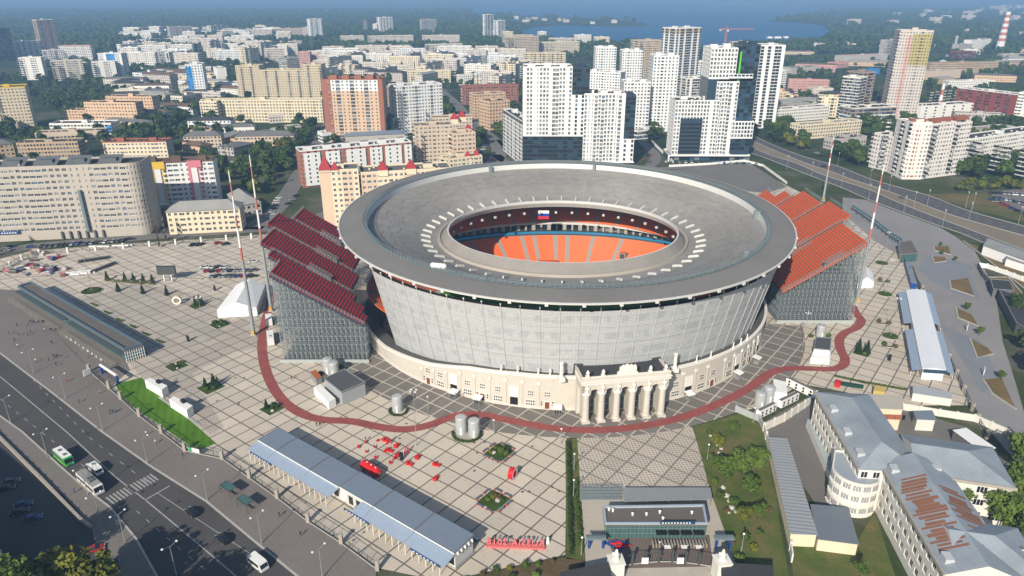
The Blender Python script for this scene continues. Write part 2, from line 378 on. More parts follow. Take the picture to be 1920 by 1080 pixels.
# ---------------------------------------------------------------- highway beyond the stadium
def zpx(pts,ox,oy,k=4.0): return [(ox+x/k,oy+y/k) for x,y in pts]
lowc_u=zpx([(-260,-40),(0,78),(200,140),(420,235),(740,335),(980,440),(1250,545),(1560,660),(1930,800)],1440,270)
lowc_d=zpx([(-330,-20),(-150,60),(0,112),(310,235),(560,330),(740,410),(1000,510),(1300,620),(1500,690),(1950,900)],1440,270)
upc_u=zpx([(-260,-140),(0,-10),(270,95),(520,165),(760,260),(1000,330),(1230,395),(1500,500),(1930,620)],1440,270)
upc_d=zpx([(-280,-100),(0,28),(300,150),(470,205),(640,270),(860,340),(1100,430),(1400,540),(1930,690)],1440,270)
sheet('highway_verge',pxs(upc_u)+pxs(lowc_d)[::-1],.0,mat('verge_sand',(.20,.165,.12),.95,.25,.05)); BLOCK.append(pxs(upc_u)+pxs(lowc_d)[::-1])
hw=mat('highway_asphalt',(.085,.083,.085),.9,.15,.03)
for k,(u,d) in enumerate(((lowc_u,lowc_d),(upc_u,upc_d))):
    b=MB(); U=smooth_line(pxs(u),4); D=smooth_line(pxs(d),4); n=40
    def res(L,n):
        P=[Vector(p) for p in L]; cum=[0]
        for i in range(len(P)-1): cum.append(cum[-1]+(P[i+1]-P[i]).length)
        out=[]; j=0
        for i in range(n+1):
            t=cum[-1]*i/n
            while j<len(P)-2 and cum[j+1]<t: j+=1
            out.append(tuple(P[j].lerp(P[j+1],(t-cum[j])/max(cum[j+1]-cum[j],1e-6))))
        return out
    U=res(U,n); D=res(D,n)
    for i in range(n): b.face([(*D[i],.006),(*D[i+1],.006),(*U[i+1],.006),(*U[i],.006)],'highway_asphalt')
    b.build('highway',kind='structure')
    for t in (.34,.66): dashes(mid(U,D,t),46,.3,.4,z=.012)
    kerb(U,.6,-.05,.2,nm='kerb'); kerb(D,.6,-.05,.2,nm='kerb')
far_road=pxs([(1400,262),(1345,240),(1310,215),(1290,190)])
# square of grey pavers right of the stadium
sq=pxs(zpx([(560,400),(740,420),(1000,520),(1290,625),(1400,690),(1550,800),(1700,1080)],1440,270))+pxs([(1880,640),(1905,720),(1945,860),(1990,960)])+pxs([(1925,890),(1850,800),(1790,700),(1765,640),(1735,560),(1712,500),(1690,480),(1640,452),(1580,400)])
sheet('grey_square',sq,.002,mat('grey_pavers',(.235,.225,.225),.88,.2,.04,lines=(R(20),1.6,.12,.85))); BLOCK.append(sq)
for nm,pts in ((.006,[(1735,478),(1790,488),(1830,500),(1800,520),(1745,525),(1722,505)]),(.010,[(1745,525),(1815,508),(1838,560),(1792,550)]),(.014,[(1765,610),(1840,640),(1880,720),(1840,735)])):
    sheet('paver_band',pxs(pts),nm,mat('blue_grey_pavers',(.19,.205,.225),.88,.2,.05))
# dry-grass beds with pale kerbs
for k,pts in enumerate(([(1750,462),(1778,461),(1783,478),(1752,470)],[(1747,480),(1772,482),(1774,490),(1752,493)],[(1780,526),(1815,521),(1827,556),(1783,541)],[(1792,576),(1822,590),(1835,612),(1796,596)],[(1818,634),(1852,652),(1863,664),(1832,671)],[(1843,712),(1878,708),(1905,768),(1860,738)],[(1806,452),(1880,478),(1925,520),(1925,545),(1840,478)],[(1850,520),(1870,545),(1905,610),(1925,650),(1925,560),(1890,520)])):
    P=pxs(pts); sheet('dry_grass_bed',P,.03,'dry_grass')
    kerb(P[-2:]+[P[0]],.6,0,.3,nm='kerb')
mead=pxs(zpx([(1180,375),(1400,370),(1640,370),(1700,420),(1960,560),(1930,590),(1500,480)],1440,270)); sheet('dry_meadow',mead,.01,mix_mat('meadow',[(.06,.08,.02),(.11,.10,.04),(.17,.12,.06)],.03) and 'meadow'); BLOCK.append(mead)
cp=pxs([(1850,360),(1930,352),(1960,420),(1915,395),(1880,378)]); sheet('car_park.001',cp,.012,'asphalt_old'); BLOCK.append(cp)
# asphalt deck behind the stadium, streets of the quarter
deck=pxs([(1225,322),(1405,305),(1475,350),(1440,362),(1300,350)]); sheet('asphalt_deck',deck,.02,'asphalt_old'); BLOCK.append(deck)
for nm,pts,w in (('street',[(-60,478),(60,462),(250,446),(420,434),(560,425)],11),('street',[(470,430),(520,390),(560,330),(600,262),(620,225)],12),('street',[(290,262),(345,240),(380,222),(410,200)],12),('street',[(610,275),(560,290),(470,300),(330,310)],7),('street',[(905,330),(935,290),(925,262),(880,225),(850,190),(800,150),(760,125)],13),('street',[(930,290),(960,310),(1010,318)],8),('street',[(1195,330),(1230,296),(1205,265),(1190,240)],9),('street',[(1190,318),(1300,312),(1400,300)],9),('street',[(940,262),(975,300)],10),('street',[(1430,215),(1500,235),(1600,262),(1650,310)],8),('street',[(785,232),(700,272),(640,290)],7),('street',[(560,425),(600,405),(640,390)],10)):
    L=smooth_line(pxs(pts),4); strip(nm,L,w,.003,'asphalt_old'); a,c=strip_pts(L,w+3); BLOCK.append(a+c[::-1])
yard=pxs([(1425,795),(1520,742),(1600,742),(1810,800),(1990,950),(1990,1010),(1830,850),(1700,880),(1540,960),(1450,830)])
sheet('school_yard',yard,.012,'asphalt_old'); BLOCK.append(yard)
gard=pxs([(1300,800),(1390,775),(1430,800),(1480,1085),(1390,1085),(1330,915)]); sheet('garden_lawn',gard,.02,'patchy_lawn')
sheet('garden_lawn.001',pxs([(1480,1020),(1610,1010),(1640,960),(1680,1085),(1490,1100)]),.02,'patchy_lawn')
sheet('garden_lawn.002',pxs([(1780,990),(1930,960),(2000,1100),(1800,1100)]),.016,'patchy_lawn')
sheet('hedge_bed',pxs([(1060,825),(1082,822),(1098,1050),(1062,1048)]),.03,'patchy_lawn')
sheet('hedge_bed.001',pxs([(900,1078),(1060,1045),(1098,1052),(1050,1085),(830,1100)]),.03,mix_mat('planted_soil',[(.04,.05,.015),(.10,.075,.04),(.13,.10,.06)],.3) and 'planted_soil')
turf=pxs([(217,720),(265,708),(405,831),(370,846),(227,747)]); sheet('turf_lawn',turf,.03,'turf')
# ================================================================ the stadium
mat('roof_band',(.18,.175,.167),.85,.18,.05,lines=(R(90),6,.02,.93)); mat('roof_membrane',(.245,.235,.22),.85,.28,.03,fine=.22); mat('roof_lip',(.29,.275,.255),.8,.12,.1)
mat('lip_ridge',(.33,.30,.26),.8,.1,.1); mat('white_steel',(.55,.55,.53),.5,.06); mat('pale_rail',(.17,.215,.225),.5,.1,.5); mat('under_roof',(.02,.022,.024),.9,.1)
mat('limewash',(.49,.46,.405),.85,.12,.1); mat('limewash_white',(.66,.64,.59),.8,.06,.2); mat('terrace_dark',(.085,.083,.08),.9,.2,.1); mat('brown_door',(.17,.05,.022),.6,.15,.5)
mat('seat_orange',(.62,.115,.028),.55,.10,.3); mat('seat_orange_shaded',(.56,.04,.036),.55,.16,.3); mat('stair_grey',(.25,.245,.23),.9,.1,.4); mat('stand_deck',(.030,.032,.055),.9,.1,.4); mat('seat_fringe',(.60,.25,.16),.6,.1,.3)  # maroon seats: the same orange seats with shade put into the colour
mat('galvanised',(.30,.345,.355),.5,.12,.6,.5,.3); mat('led_blue',(.012,.15,.30),.4,.25,.05,em=((.01,.22,.5),.10)); mat('box_front',(.33,.31,.27),.7,.2,.2); mat('aisle_grey',(.12,.13,.145),.9,.1,.4); mat('galvanised_shaded',(.15,.18,.195),.6,.12,.5,.4); mat('pitch_green',(.04,.13,.015),.9,.1,.1)
# perforated screen: long level bars with denser patches
def screen_mat():
    m=bpy.data.materials.new('perforated_screen'); m.use_nodes=True; nt=m.node_tree; N=nt.nodes; L=nt.links; b=N['Principled BSDF']
    b.inputs['Roughness'].default_value=.55; b.inputs['Metallic'].default_value=.0
    uv=N.new('ShaderNodeUVMap')
    def tex(sx,sy,det,rough=.5):
        mp=N.new('ShaderNodeMapping'); mp.inputs['Scale'].default_value=(sx,sy,1); L.new(uv.outputs[0],mp.inputs[0])
        t=N.new('ShaderNodeTexNoise'); t.inputs['Scale'].default_value=1; t.inputs['Detail'].default_value=det; L.new(mp.outputs[0],t.inputs['Vector']); return t.outputs['Fac']
    def brick(bw,bh,ms,off=.5):
        t=N.new('ShaderNodeTexBrick'); t.inputs['Scale'].default_value=1; t.inputs['Brick Width'].default_value=bw; t.inputs['Row Height'].default_value=bh; t.inputs['Mortar Size'].default_value=ms
        t.inputs['Color1'].default_value=(1,1,1,1); t.inputs['Color2'].default_value=(.93,.93,.93,1); t.inputs['Mortar'].default_value=(.70,.70,.70,1); t.offset=off; L.new(uv.outputs[0],t.inputs['Vector']); return t.outputs['Color']
    def mix(a,bb,t,f=1.0):
        n=N.new('ShaderNodeMix'); n.data_type='RGBA'; n.blend_type=t; n.inputs[0].default_value=f
        for i,v in ((6,a),(7,bb)):
            if isinstance(v,tuple): n.inputs[i].default_value=(*v,1)
            else: L.new(v,n.inputs[i])
        return n.outputs[2]
    def ramp(f,a,bb,p0,p1):
        r=N.new('ShaderNodeValToRGB'); r.color_ramp.elements[0].position=p0; r.color_ramp.elements[0].color=(*a,1); r.color_ramp.elements[1].position=p1; r.color_ramp.elements[1].color=(*bb,1); L.new(f,r.inputs[0]); return r.outputs[0]
    c=ramp(tex(.05,.55,4),(.485,.50,.515),(.52,.535,.55),.36,.62)
    c=mix(c,brick(2.0,.55,.09),'MULTIPLY',1.0)
    c=mix(c,ramp(tex(2.2,.35,2),(.93,.93,.93),(1,1,1),.35,.6),'MULTIPLY')
    # darker glimpses of the storeys behind the perforation
    sp=N.new('ShaderNodeSeparateXYZ'); L.new(uv.outputs[0],sp.inputs[0])
    q=N.new('ShaderNodeMath'); q.operation='FRACT'; d=N.new('ShaderNodeMath'); d.operation='DIVIDE'; d.inputs[1].default_value=6.4; L.new(sp.outputs[1],d.inputs[0]); L.new(d.outputs[0],q.inputs[0])
    w=N.new('ShaderNodeMath'); w.operation='LESS_THAN'; w.inputs[1].default_value=.42; L.new(q.outputs[0],w.inputs[0])
    n2=ramp(tex(.35,.12,3),(1,1,1),(.84,.86,.875),.48,.54); mm=N.new('ShaderNodeMix'); mm.data_type='RGBA'; L.new(w.outputs[0],mm.inputs[0]); mm.inputs[6].default_value=(1,1,1,1); L.new(n2,mm.inputs[7])
    c=mix(c,mm.outputs[2],'MULTIPLY'); L.new(c,b.inputs['Base Color']); MATS['perforated_screen']=m
screen_mat()
STAD=thing('stadium','huge oval football stadium with grey ring roof, pale screen front and old cream colonnade','stadium',(SC[0],SC[1],0),world_parts=False)
YO=0.
def ering(b,prof,n,a0=0.,a1=2*pi,flip=False):
    full=abs(a1-a0)>6.28; cnt=n if full else n+1; i=len(b.v); P=len(prof)
    for k in range(cnt):
        t=a0+(a1-a0)*k/n
        for p in prof: b.v.append((p[0]*cos(t),p[1]*sin(t)+YO,p[2]))
    for k in range(n):
        k2=(k+1)%cnt
        for j in range(P-1):
            m=prof[j][3]; m=m(k) if callable(m) else m
            if m is None: continue
            f=(i+k*P+j,i+k2*P+j,i+k2*P+j+1,i+k*P+j+1); b.f.append(f if not flip else f[::-1]); b.m.append(b.mi(m))
NR=240; YO=1.4
RIM=(89.6,95.2,42.2); STEP=(79.2,84.2,42.9); SB=(78.8,83.8,40.5); VAL=(56,53.5,31.6); LB=(50.6,46.6,31.3); LT=(47.6,42.0,34.9)
b=MB(); ering(b,[(*STEP,'roof_band'),(84,90,42.75,'roof_band'),(*RIM,'roof_band')][::-1],NR); roof_band=b.build('roof_ring',STAD,smooth=True)
b=MB(); ering(b,[(87,92.4,41.6,'white_steel'),(89.7,95.3,41.8,'white_steel'),(89.8,95.4,42.35,'white_steel'),(89.3,94.9,42.4,'white_steel')],NR); b.build('roof_fascia',STAD)
b=MB()
for k in range(52):
    t=2*pi*k/52; b.obox((89.9*cos(t),95.4*sin(t)+YO),t,.6,1.0,41.3,42.0,'white_steel')
b.build('fascia_bracket',STAD,'stuff')
b=MB(); ering(b,[(*STEP,'white_steel'),(*SB,'white_steel')],NR); b.build('roof_step',STAD)
b=MB(); prof=[]
for j in range(9):
    t=j/8; prof.append((SB[0]+(VAL[0]-SB[0])*t,SB[1]+(VAL[1]-SB[1])*t,SB[2]+(VAL[2]-SB[2])*(t*.9+.1*t*t)+.35*sin(t*pi),'roof_membrane'))
prof.append((*LB,'roof_membrane')); ering(b,prof,NR); membrane=b.build('roof_membrane',STAD,smooth=True)
def roof_at(t,a,up=.05):
    k=(cos(a),sin(a)); x=SB[0]+(VAL[0]-SB[0])*t; y=SB[1]+(VAL[1]-SB[1])*t; z=SB[2]+(VAL[2]-SB[2])*(t*.9+.1*t*t)+.35*sin(t*pi)+up
    return (x*k[0],y*k[1]+YO,z)
mat('seam_dark',(.15,.145,.135),.9,.3,.2)
for t0,amp in ((.22,.022),(.37,.024),(.52,.02),(.80,.008)):
    b=MB(); n=480; zr=random.Random(int(t0*100)); off=0
    for k in range(n):
        if zr.random()<.24: continue
        if t0>.7 and zr.random()<.5: continue
        s=amp*(1 if (k//5)%2 else -1); s2=amp*(1 if ((k+1)//5)%2 else -1)
        a,a2=2*pi*k/n,2*pi*(k+1)/n; w=.009
        b.face([roof_at(t0+s,a),roof_at(t0+s2,a2),roof_at(t0+s2+w,a2),roof_at(t0+s+w,a)],'seam_dark')
    b.build('membrane_seam',STAD)
mat('pale_streak',(.33,.32,.31),.8,.2,.3)
for a in (-.35,.72,1.33,2.3,-1.95,-.95):
    b=MB()
    for k in range(12): b.face([roof_at(k/14+.03,a,.06),roof_at((k+1)/14+.03,a+.012*(k%2),.06),roof_at((k+1)/14+.03,a+.003+.012*(k%2),.06),roof_at(k/14+.03,a+.003,.06)],'pale_streak')
    b.build('lightning_cable',STAD)
b=MB(); ering(b,[(LB[0]+1.1,LB[1]+1.1,31.35,'lip_ridge'),(LB[0]+.8,LB[1]+.8,32.4,'lip_ridge'),(LB[0],LB[1],32.4,'lip_ridge'),(LB[0]-.3,LB[1]-.3,31.9,'lip_ridge')],NR); b.build('lip_ridge',STAD)
mat('lip_sheet',(.25,.235,.215),.8,.2,.12)
b=MB(); ering(b,[(LB[0]-.2,LB[1]-.2,31.6,'lip_sheet'),(*LT,'lip_sheet')],NR); b.build('roof_lip',STAD,smooth=True)
b=MB()
for k in range(60):
    a=2*pi*k/60; a2=a+.0022
    q=lambda f,aa:((LB[0]+(LT[0]-LB[0])*f)*cos(aa),(LB[1]+(LT[1]-LB[1])*f)*sin(aa)+YO,31.62+(LT[2]-31.6)*f+.04)
    b.face([q(0,a),q(0,a2),q(1,a2),q(1,a)],'pale_streak')
b.build('lip_batten',STAD,'stuff')
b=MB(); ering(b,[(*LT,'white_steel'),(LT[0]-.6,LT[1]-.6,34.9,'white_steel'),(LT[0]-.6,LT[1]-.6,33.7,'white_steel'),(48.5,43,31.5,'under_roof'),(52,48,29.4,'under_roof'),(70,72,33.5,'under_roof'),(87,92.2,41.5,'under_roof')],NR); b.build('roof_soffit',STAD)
# inner trusses under the far rim
b=MB()
for k in range(120):
    a=2*pi*k/120; a2=2*pi*(k+1)/120
    p=lambda aa,z,d:((48.0+d)*cos(aa),(42.4+d)*sin(aa)+YO,z)
    b.tube(p(a,32.6,0),p(a2,32.6,0),.18,.18,4,'galvanised',False); b.tube(p(a,31.3,1.4),p(a2,31.3,1.4),.18,.18,4,'galvanised',False)
    b.tube(p(a,32.6,0),p(a2,31.3,1.4),.12,.12,4,'galvanised',False); b.tube(p(a2,32.6,0),p(a,31.3,1.4),.1,.1,4,'steel',False)
    if k%3==0: b.obox(((48.6)*cos(a),(43)*sin(a)+YO),a,.8,1.0,28.3,29.2,'white_steel')
b.build('roof_truss',STAD)
b=MB(); n=132
for k in range(n):
    a=2*pi*(k+.5)/n
    for d,z0 in ((.0009,.05),):
        p=lambda A,B_,z,aa:(A*cos(aa),B_*sin(aa)+YO,z)
        b.face([p(79.6,84.6,42.97,a-d),p(79.6,84.6,42.97,a+d),p(89.3,94.9,42.3,a+d),p(89.3,94.9,42.3,a-d)],'seam_dark')
        if k%2: b.face([roof_at(.02,a-d,.04),roof_at(.02,a+d,.04),roof_at(.5,a+d,.04),roof_at(.5,a-d,.04)],'seam_dark'); b.face([roof_at(.5,a-d,.04),roof_at(.5,a+d,.04),roof_at(.98,a+d,.04),roof_at(.98,a-d,.04)],'seam_dark')
b.build('roof_seam',STAD,'stuff')
# roof lights round the opening
b=MB(); b.prism([(-2.1,-.36),(1.8,-.36),(2.1,-.2),(2.1,.2),(1.8,.36),(-2.1,.36)],.15,.75,mat('fin_white',(.50,.50,.48),.6)); b.prism([(-1.8,-.2),(1.7,-.2),(1.7,.2),(-1.8,.2)],.75,1.0,'fin_white'); lm=b.mesh('roof_light')
for k in range(52):
    a=2*pi*(k+.5)/52; o=link('roof_light',lm,STAD); x,y=(VAL[0]+.6)*cos(a),(VAL[1]+.6)*sin(a); o.location=(x,y+YO,31.9); o.rotation_euler=(0,-.28,math.atan2(y*1.03,x)); o.rotation_euler.rotate_axis('Z',0)
# railing and gangway on the step
b=MB(); n=260
for k in range(n):
    a=2*pi*k/n; a2=2*pi*(k+1)/n
    for d in (.25,1.6):
        p=lambda aa,z:((STEP[0]+d)*cos(aa),(STEP[1]+d)*sin(aa)+YO,z)
        b.tube(p(a,42.85),p(a,44.25),.06,.06,4,'pale_rail',False)
        for z in (43.3,43.8,44.25): b.tube(p(a,z),p(a2,z),.055,.055,4,'pale_rail',False)
b.build('roof_railing',STAD)
b=MB(); ering(b,[(STEP[0]+1.2,STEP[1]+1.2,43.0,'pale_rail'),(STEP[0]+.15,STEP[1]+.15,43.0,'pale_rail')],NR); b.build('roof_gangway',STAD)
for a in (R(74),R(-3.5),R(-40),R(114),R(-112)):
    b=MB(); x,y=78.4*cos(a),83.4*sin(a)+YO; b.obox((x,y),a,2.2,1.4,40,43.6,'pale_rail'); b.build('roof_access',STAD)
b=MB()
for k in range(5): b.lathe((78.5*cos(R(-126))+k*.9,83.5*sin(R(-126))-k*.25),[(0,45.2),(.7,44.9),(.95,44.2),(.7,43.5),(0,43.2)],8,'white_trim')
b.build('radome',STAD)
YO=0.
# screen facade
def facade(a0,a1):
    b=MB(); n=int((a1-a0)/R(1.5)); bm_rows=5
    me=[]
    prof=[(79.1+7.4*j/bm_rows,79.1+7.4*j/bm_rows,5.5+31*j/bm_rows,'perforated_screen') for j in range(bm_rows+1)]
    ering(b,prof,n,a0,a1); me=b.mesh('facade_screen',True)
    uvl=me.uv_layers.new(name='UVMap')
    for l in me.loops:
        co=me.vertices[l.vertex_index].co; uvl.data[l.index].uv=(math.atan2(co.y,co.x)*84,co.z)
    o=link('facade_screen',me,STAD)
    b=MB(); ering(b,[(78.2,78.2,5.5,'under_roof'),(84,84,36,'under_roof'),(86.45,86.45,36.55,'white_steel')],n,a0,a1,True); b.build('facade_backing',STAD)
    b=MB()
    for j in range(1,5): 
        z=5.5+31*j/5; r=79.18+7.4*j/5
        for k in range(n*2):
            t,t2=a0+(a1-a0)*k/n/2,a0+(a1-a0)*(k+1)/n/2; b.tube((r*cos(t),r*sin(t),z),(r*cos(t2),r*sin(t2),z),.05,.05,4,'galvanised',False)
    b.build('facade_rail',STAD)
facade(R(-143),R(-33)); facade(R(34),R(146))
b=MB(); b.tube((79.4,0,5.5),(86.9,0,37.5),.09,.09,5,'white_steel'); b.lathe((86.9,0),[(0,37.3),(.25,37.4),(.25,37.9),(0,37.95)],6,'white_steel'); fm=b.mesh('facade_mast')
for k in range(28):
    o=link('facade_mast',fm,STAD); o.rotation_euler=(0,0,R(-142.6+109*k/27))
# bowl
def rows_tier(b,a0,b0,a1,b1,z0,z1,nrow,n,t0,t1,aisles,seat='seat_orange'):
    prof=[]
    for r in range(nrow):
        f=r/nrow; g=(r+1)/nrow; A0,B0=a0+(a1-a0)*f,b0+(b1-b0)*f; A1,B1=a0+(a1-a0)*g,b0+(b1-b0)*g; zr=z0+(z1-z0)*f; zn=z0+(z1-z0)*g
        sm=lambda k:('stair_grey' if k in aisles else seat); dk=lambda k:('stair_grey' if k in aisles else 'seat_fringe')
        prof+= [(A0,B0,zr,dk),(A0+(A1-A0)*.5,B0+(B1-B0)*.35,zr,sm),(A0+(A1-A0)*.6,B0+(B1-B0)*.6,zn+.25,sm),(A1,B1,zn,sm)]
    prof.append((a1,b1,z1,'stair_grey')); ering(b,prof,n,t0,t1)
ais={k for k in range(240) if k in (43,50,56,59,64,67,73,80) or (k>100 and k%9==0)}
b=MB(); rows_tier(b,59,40,82,61.5,1.2,11.6,24,240,0,2*pi,ais); b.build('lower_tier',STAD)
b=MB(); rows_tier(b,67,66.5,84,85,17.4,34.5,24,110,R(34),R(146),{k for k in range(110) if k%9==0}); b.build('upper_tier',STAD)
b=MB(); rows_tier(b,67,66.5,84,85,19.2,34.5,22,110,R(-147),R(-32),{k for k in range(110) if k%9==0},'seat_orange_shaded'); b.build('upper_tier',STAD)
b=MB(); ering(b,[(82,61.5,11.6,'stair_grey'),(82,62,11.7,'dark_steel'),(82,62,12.5,'led_blue'),(82,62.2,13.5,'dark_steel'),(83,65.5,13.6,'dark_glass'),(83,67,16.2,'white_steel'),(72,65.2,16.3,'white_steel'),(71.8,65.2,17.3,'white_steel'),(72,66.5,17.4,'stair_grey')],160,R(20),R(160)); b.build('box_level',STAD)
b=MB()
for k in range(36):
    a=R(42+96*k/35); b.obox((83*cos(a),65.4*sin(a)),a,1.6,.9 if k%2 else 1.8,13.6,16.2,'box_front')
b.build('box_partition',STAD,'stuff')
b=MB()
for a in (R(58),R(70),R(82),R(95),R(108),R(121)): b.obox((75.5*cos(a),75.2*sin(a)),a,4.2,3.4,23.5,27.5,'dark_steel')
b.build('upper_gangway',STAD,'stuff')
for a in (R(45.5),R(61.5),R(132)):
    b=MB(); c=(70*cos(a),51*sin(a)); b.obox(c,a,3.4,3.4,4,8.2,'stair_grey'); b.obox((c[0]-1.75*cos(a),c[1]-1.75*sin(a)),a,.3,2.2,5,8.0,'dark_steel'); b.obox(c,a,2.2,2.0,8.2,8.5,'seat_orange'); b.build('vomitory',STAD)
b=MB(); b.obox((-3.2,41.2),0,9.5,6,.6,4.8,'seat_orange'); b.obox((-3.2,38.1),0,6.6,.5,.6,3.2,'black'); b.obox((-3.2,38.6),0,10,1.2,.6,1.4,'white_trim'); b.build('tunnel_canopy',STAD)
b=MB(); ering(b,[(58.5,39.4,1.2,'white_trim'),(58.5,39.4,.1,'white_trim')],120); ering(b,[(57,38,.05,'pitch_green'),(1,1,.06,'pitch_green')],80,flip=True); b.build('pitch',STAD)
b=MB()
for k in range(7):
    a0=R(-26+9*k); b.obox((73*cos(a0),73*sin(a0)),a0,.6,11.2,2,21,'dark_steel'); b.obox((72.5*cos(a0+R(4.5)),72.5*sin(a0+R(4.5))),a0+R(4.5),.8,.7,2,21.3,'steel')
b.build('end_screen',STAD)
# two coloured advertising flags in the stand
fl=MB()
c=G(1019,404,26.5); fy=c.y-.6
for k,m in enumerate((mat('flag_white',(.75,.75,.75)),mat('flag_blue',(.015,.05,.32)),mat('flag_red',(.5,.02,.03)))):
    fl.box(c.x-2.6,fy-.06,26.2+1.5-1.4*k,c.x+2.6,fy+.06,26.2+2.9-1.4*k,m)
tag(fl.build('flag'),'white, blue and red striped flag hung inside the stadium bowl','flag')
# ---- old perimeter wall
HWL=[(-172,5.4),(-144,5.8),(-126,8.6),(-115,11.6),(-104,12.5),(-70,12.3),(-45,11.2),(-8,9.4)]
def hwall(d):
    for (a,x),(c,y) in zip(HWL,HWL[1:]):
        if d<=c: return x+(y-x)*(d-a)/(c-a)
    return 9.4
b=MB(); n=164
for k in range(n):
    q=[]
    for d in (-172+k,-171+k):
        h=hwall(d); a=R(d); q.append([(r*cos(a),r*sin(a),z) for r,z in ((83.6,-.05),(83.3,.9),(83.3,h-.9),(83.75,h-.75),(83.75,h),(82.7,h+.05),(82.7,h-.4),(78,h-.4))])
    for j,m in enumerate(('limewash','limewash','limewash_white','limewash_white','limewash_white','limewash_white','terrace_dark')): b.face([q[0][j],q[1][j],q[1][j+1],q[0][j+1]],m)
b.build('perimeter_wall',STAD)
def WL(a,d,z):   # point on the wall: angle, distance out, height
    return ((83.3+d)*cos(a),(83.3+d)*sin(a),z)
def wall_box(b,a,w,z0,z1,d0,d1,m):
    da=w/2/83.3; p=[WL(a-da,d1,0)[:2],WL(a+da,d1,0)[:2],WL(a+da,d0,0)[:2],WL(a-da,d0,0)[:2]]; b.prism(p,z0,z1,m,bot=True)
bays=[(-126.5+3.75*k) for k in range(20)]
def wpane(b,a,w,z0,z1,rows=2,cols=3):
    wall_box(b,a,w,z0,z1,-.1,.1,'limewash_white')
    pw=w/cols; ph=(z1-z0)/rows
    for i in range(cols):
        for j in range(rows): wall_box(b,a+((i-(cols-1)/2)*pw)/83.3,pw*.62,z0+ph*(j+.2),z0+ph*(j+.82),.08,.16,'dark_glass')
kk=0
for deg in bays+[-49,-45.2,-41.5,-38,-34.5,-31]:
    a=R(deg)
    if -94.5<deg<-67.5: continue
    kk+=1
    pb=MB(); hh=hwall(deg)-2; wall_box(pb,a-R(1.87),.5,.9,hh,-.05,.22,'limewash'); wall_box(pb,a-R(1.87),1.2,hh-1.3,hh-.5,-.05,.5,'limewash_white'); wall_box(pb,a,4.4,hh,hh+.3,-.05,.15,'limewash'); pb.build('pilaster',STAD)
    if kk%4==3:
        gb=MB(); wall_box(gb,a,3.2,3.6,7.4,-.05,.28,'limewash_white'); wall_box(gb,a,2.6,.0,3.4,-.05,.1,'black'); wpane(gb,a,2.0,4.2,6.6); gb.build('gate',STAD)
    else:
        wb=MB(); wpane(wb,a,1.9,4.6,6.5); wb.build('window',STAD)
        if kk%2:
            db=MB(); wall_box(db,a,2.0,0,3.0,-.05,.12,'limewash_white'); wall_box(db,a,1.5,0,2.7,.1,.2,'brown_door'); db.build('door',STAD)
            for s in (-1,1): wb=MB(); wpane(wb,a+s*R(1.25),.9,1.2,3.0,2,1); wb.build('window',STAD)
        else:
            wb=MB(); wpane(wb,a,3.0,1.0,3.1,2,4); wb.build('window',STAD)
for deg in (-107,-103.2,-98.6,-96,-61,-56.5,-48,-44.5,-41.2):
    pb=MB(); x,y,_=WL(R(deg),-.1,0); z_=hwall(deg)-.1; pb.lathe((x,y),[(.42,z_),(.42,z_+.5),(.25,z_+.7),(.22,z_+2.2),(.3,z_+2.4),(0,z_+2.6)],8,'limewash_white'); pb.build('parapet_post',STAD)
# ---- colonnade
CA=R(-80.7); ux,uy=-sin(CA),cos(CA); vx,vy=cos(CA),sin(CA)
def K(u,v): return (u*ux+v*vx,u*uy+v*vy)
def kbox(b,u0,u1,v0,v1,z0,z1,m,mt=None): b.prism([K(u0,v1),K(u1,v1),K(u1,v0),K(u0,v0)],z0,z1,m,mt,bot=True)
US=[-12.4+4.96*k for k in range(6)]
for u in US:
    c=K(u,89.4); b=MB(); b.obox(c,CA,2.7,2.7,0,.7,'limewash'); b.lathe(c,[(1.28,.7),(1.28,1.0),(1.12,1.2),(.98,9.6),(1.15,9.8),(1.2,10.2),(0,10.25)],20,'limewash'); co=b.build('column',STAD); b=MB(); b.lathe(c,[(1.0,9.2,'limewash_white'),(1.2,9.7,'limewash_white'),(1.5,10.4,'limewash_white'),(1.5,10.95,'limewash_white'),(0,11,'limewash_white')],20,'limewash_white'); b.build('capital',co)
    b=MB(); c=K(u,90.5); b.lathe(c,[(.45,10.9),(.55,11.3),(.35,12.0),(.5,12.6),(.42,13.0),(.16,13.2),(.24,13.4),(.22,13.65),(0,13.8)],10,'limewash_white'); b.obox(K(u-.5,90.7),CA,.3,.28,12.0,13.0,'limewash_white'); b.obox(K(u+.5,90.7),CA,.3,.28,12.1,13.1,'limewash_white'); b.build('statue',STAD,smooth=True)
b=MB()
kbox(b,-14,14,83.0,84.2,0,13.9,'limewash')
for u in US: kbox(b,u-.55,u+.55,84.2,88.6,0,11.0,'limewash')
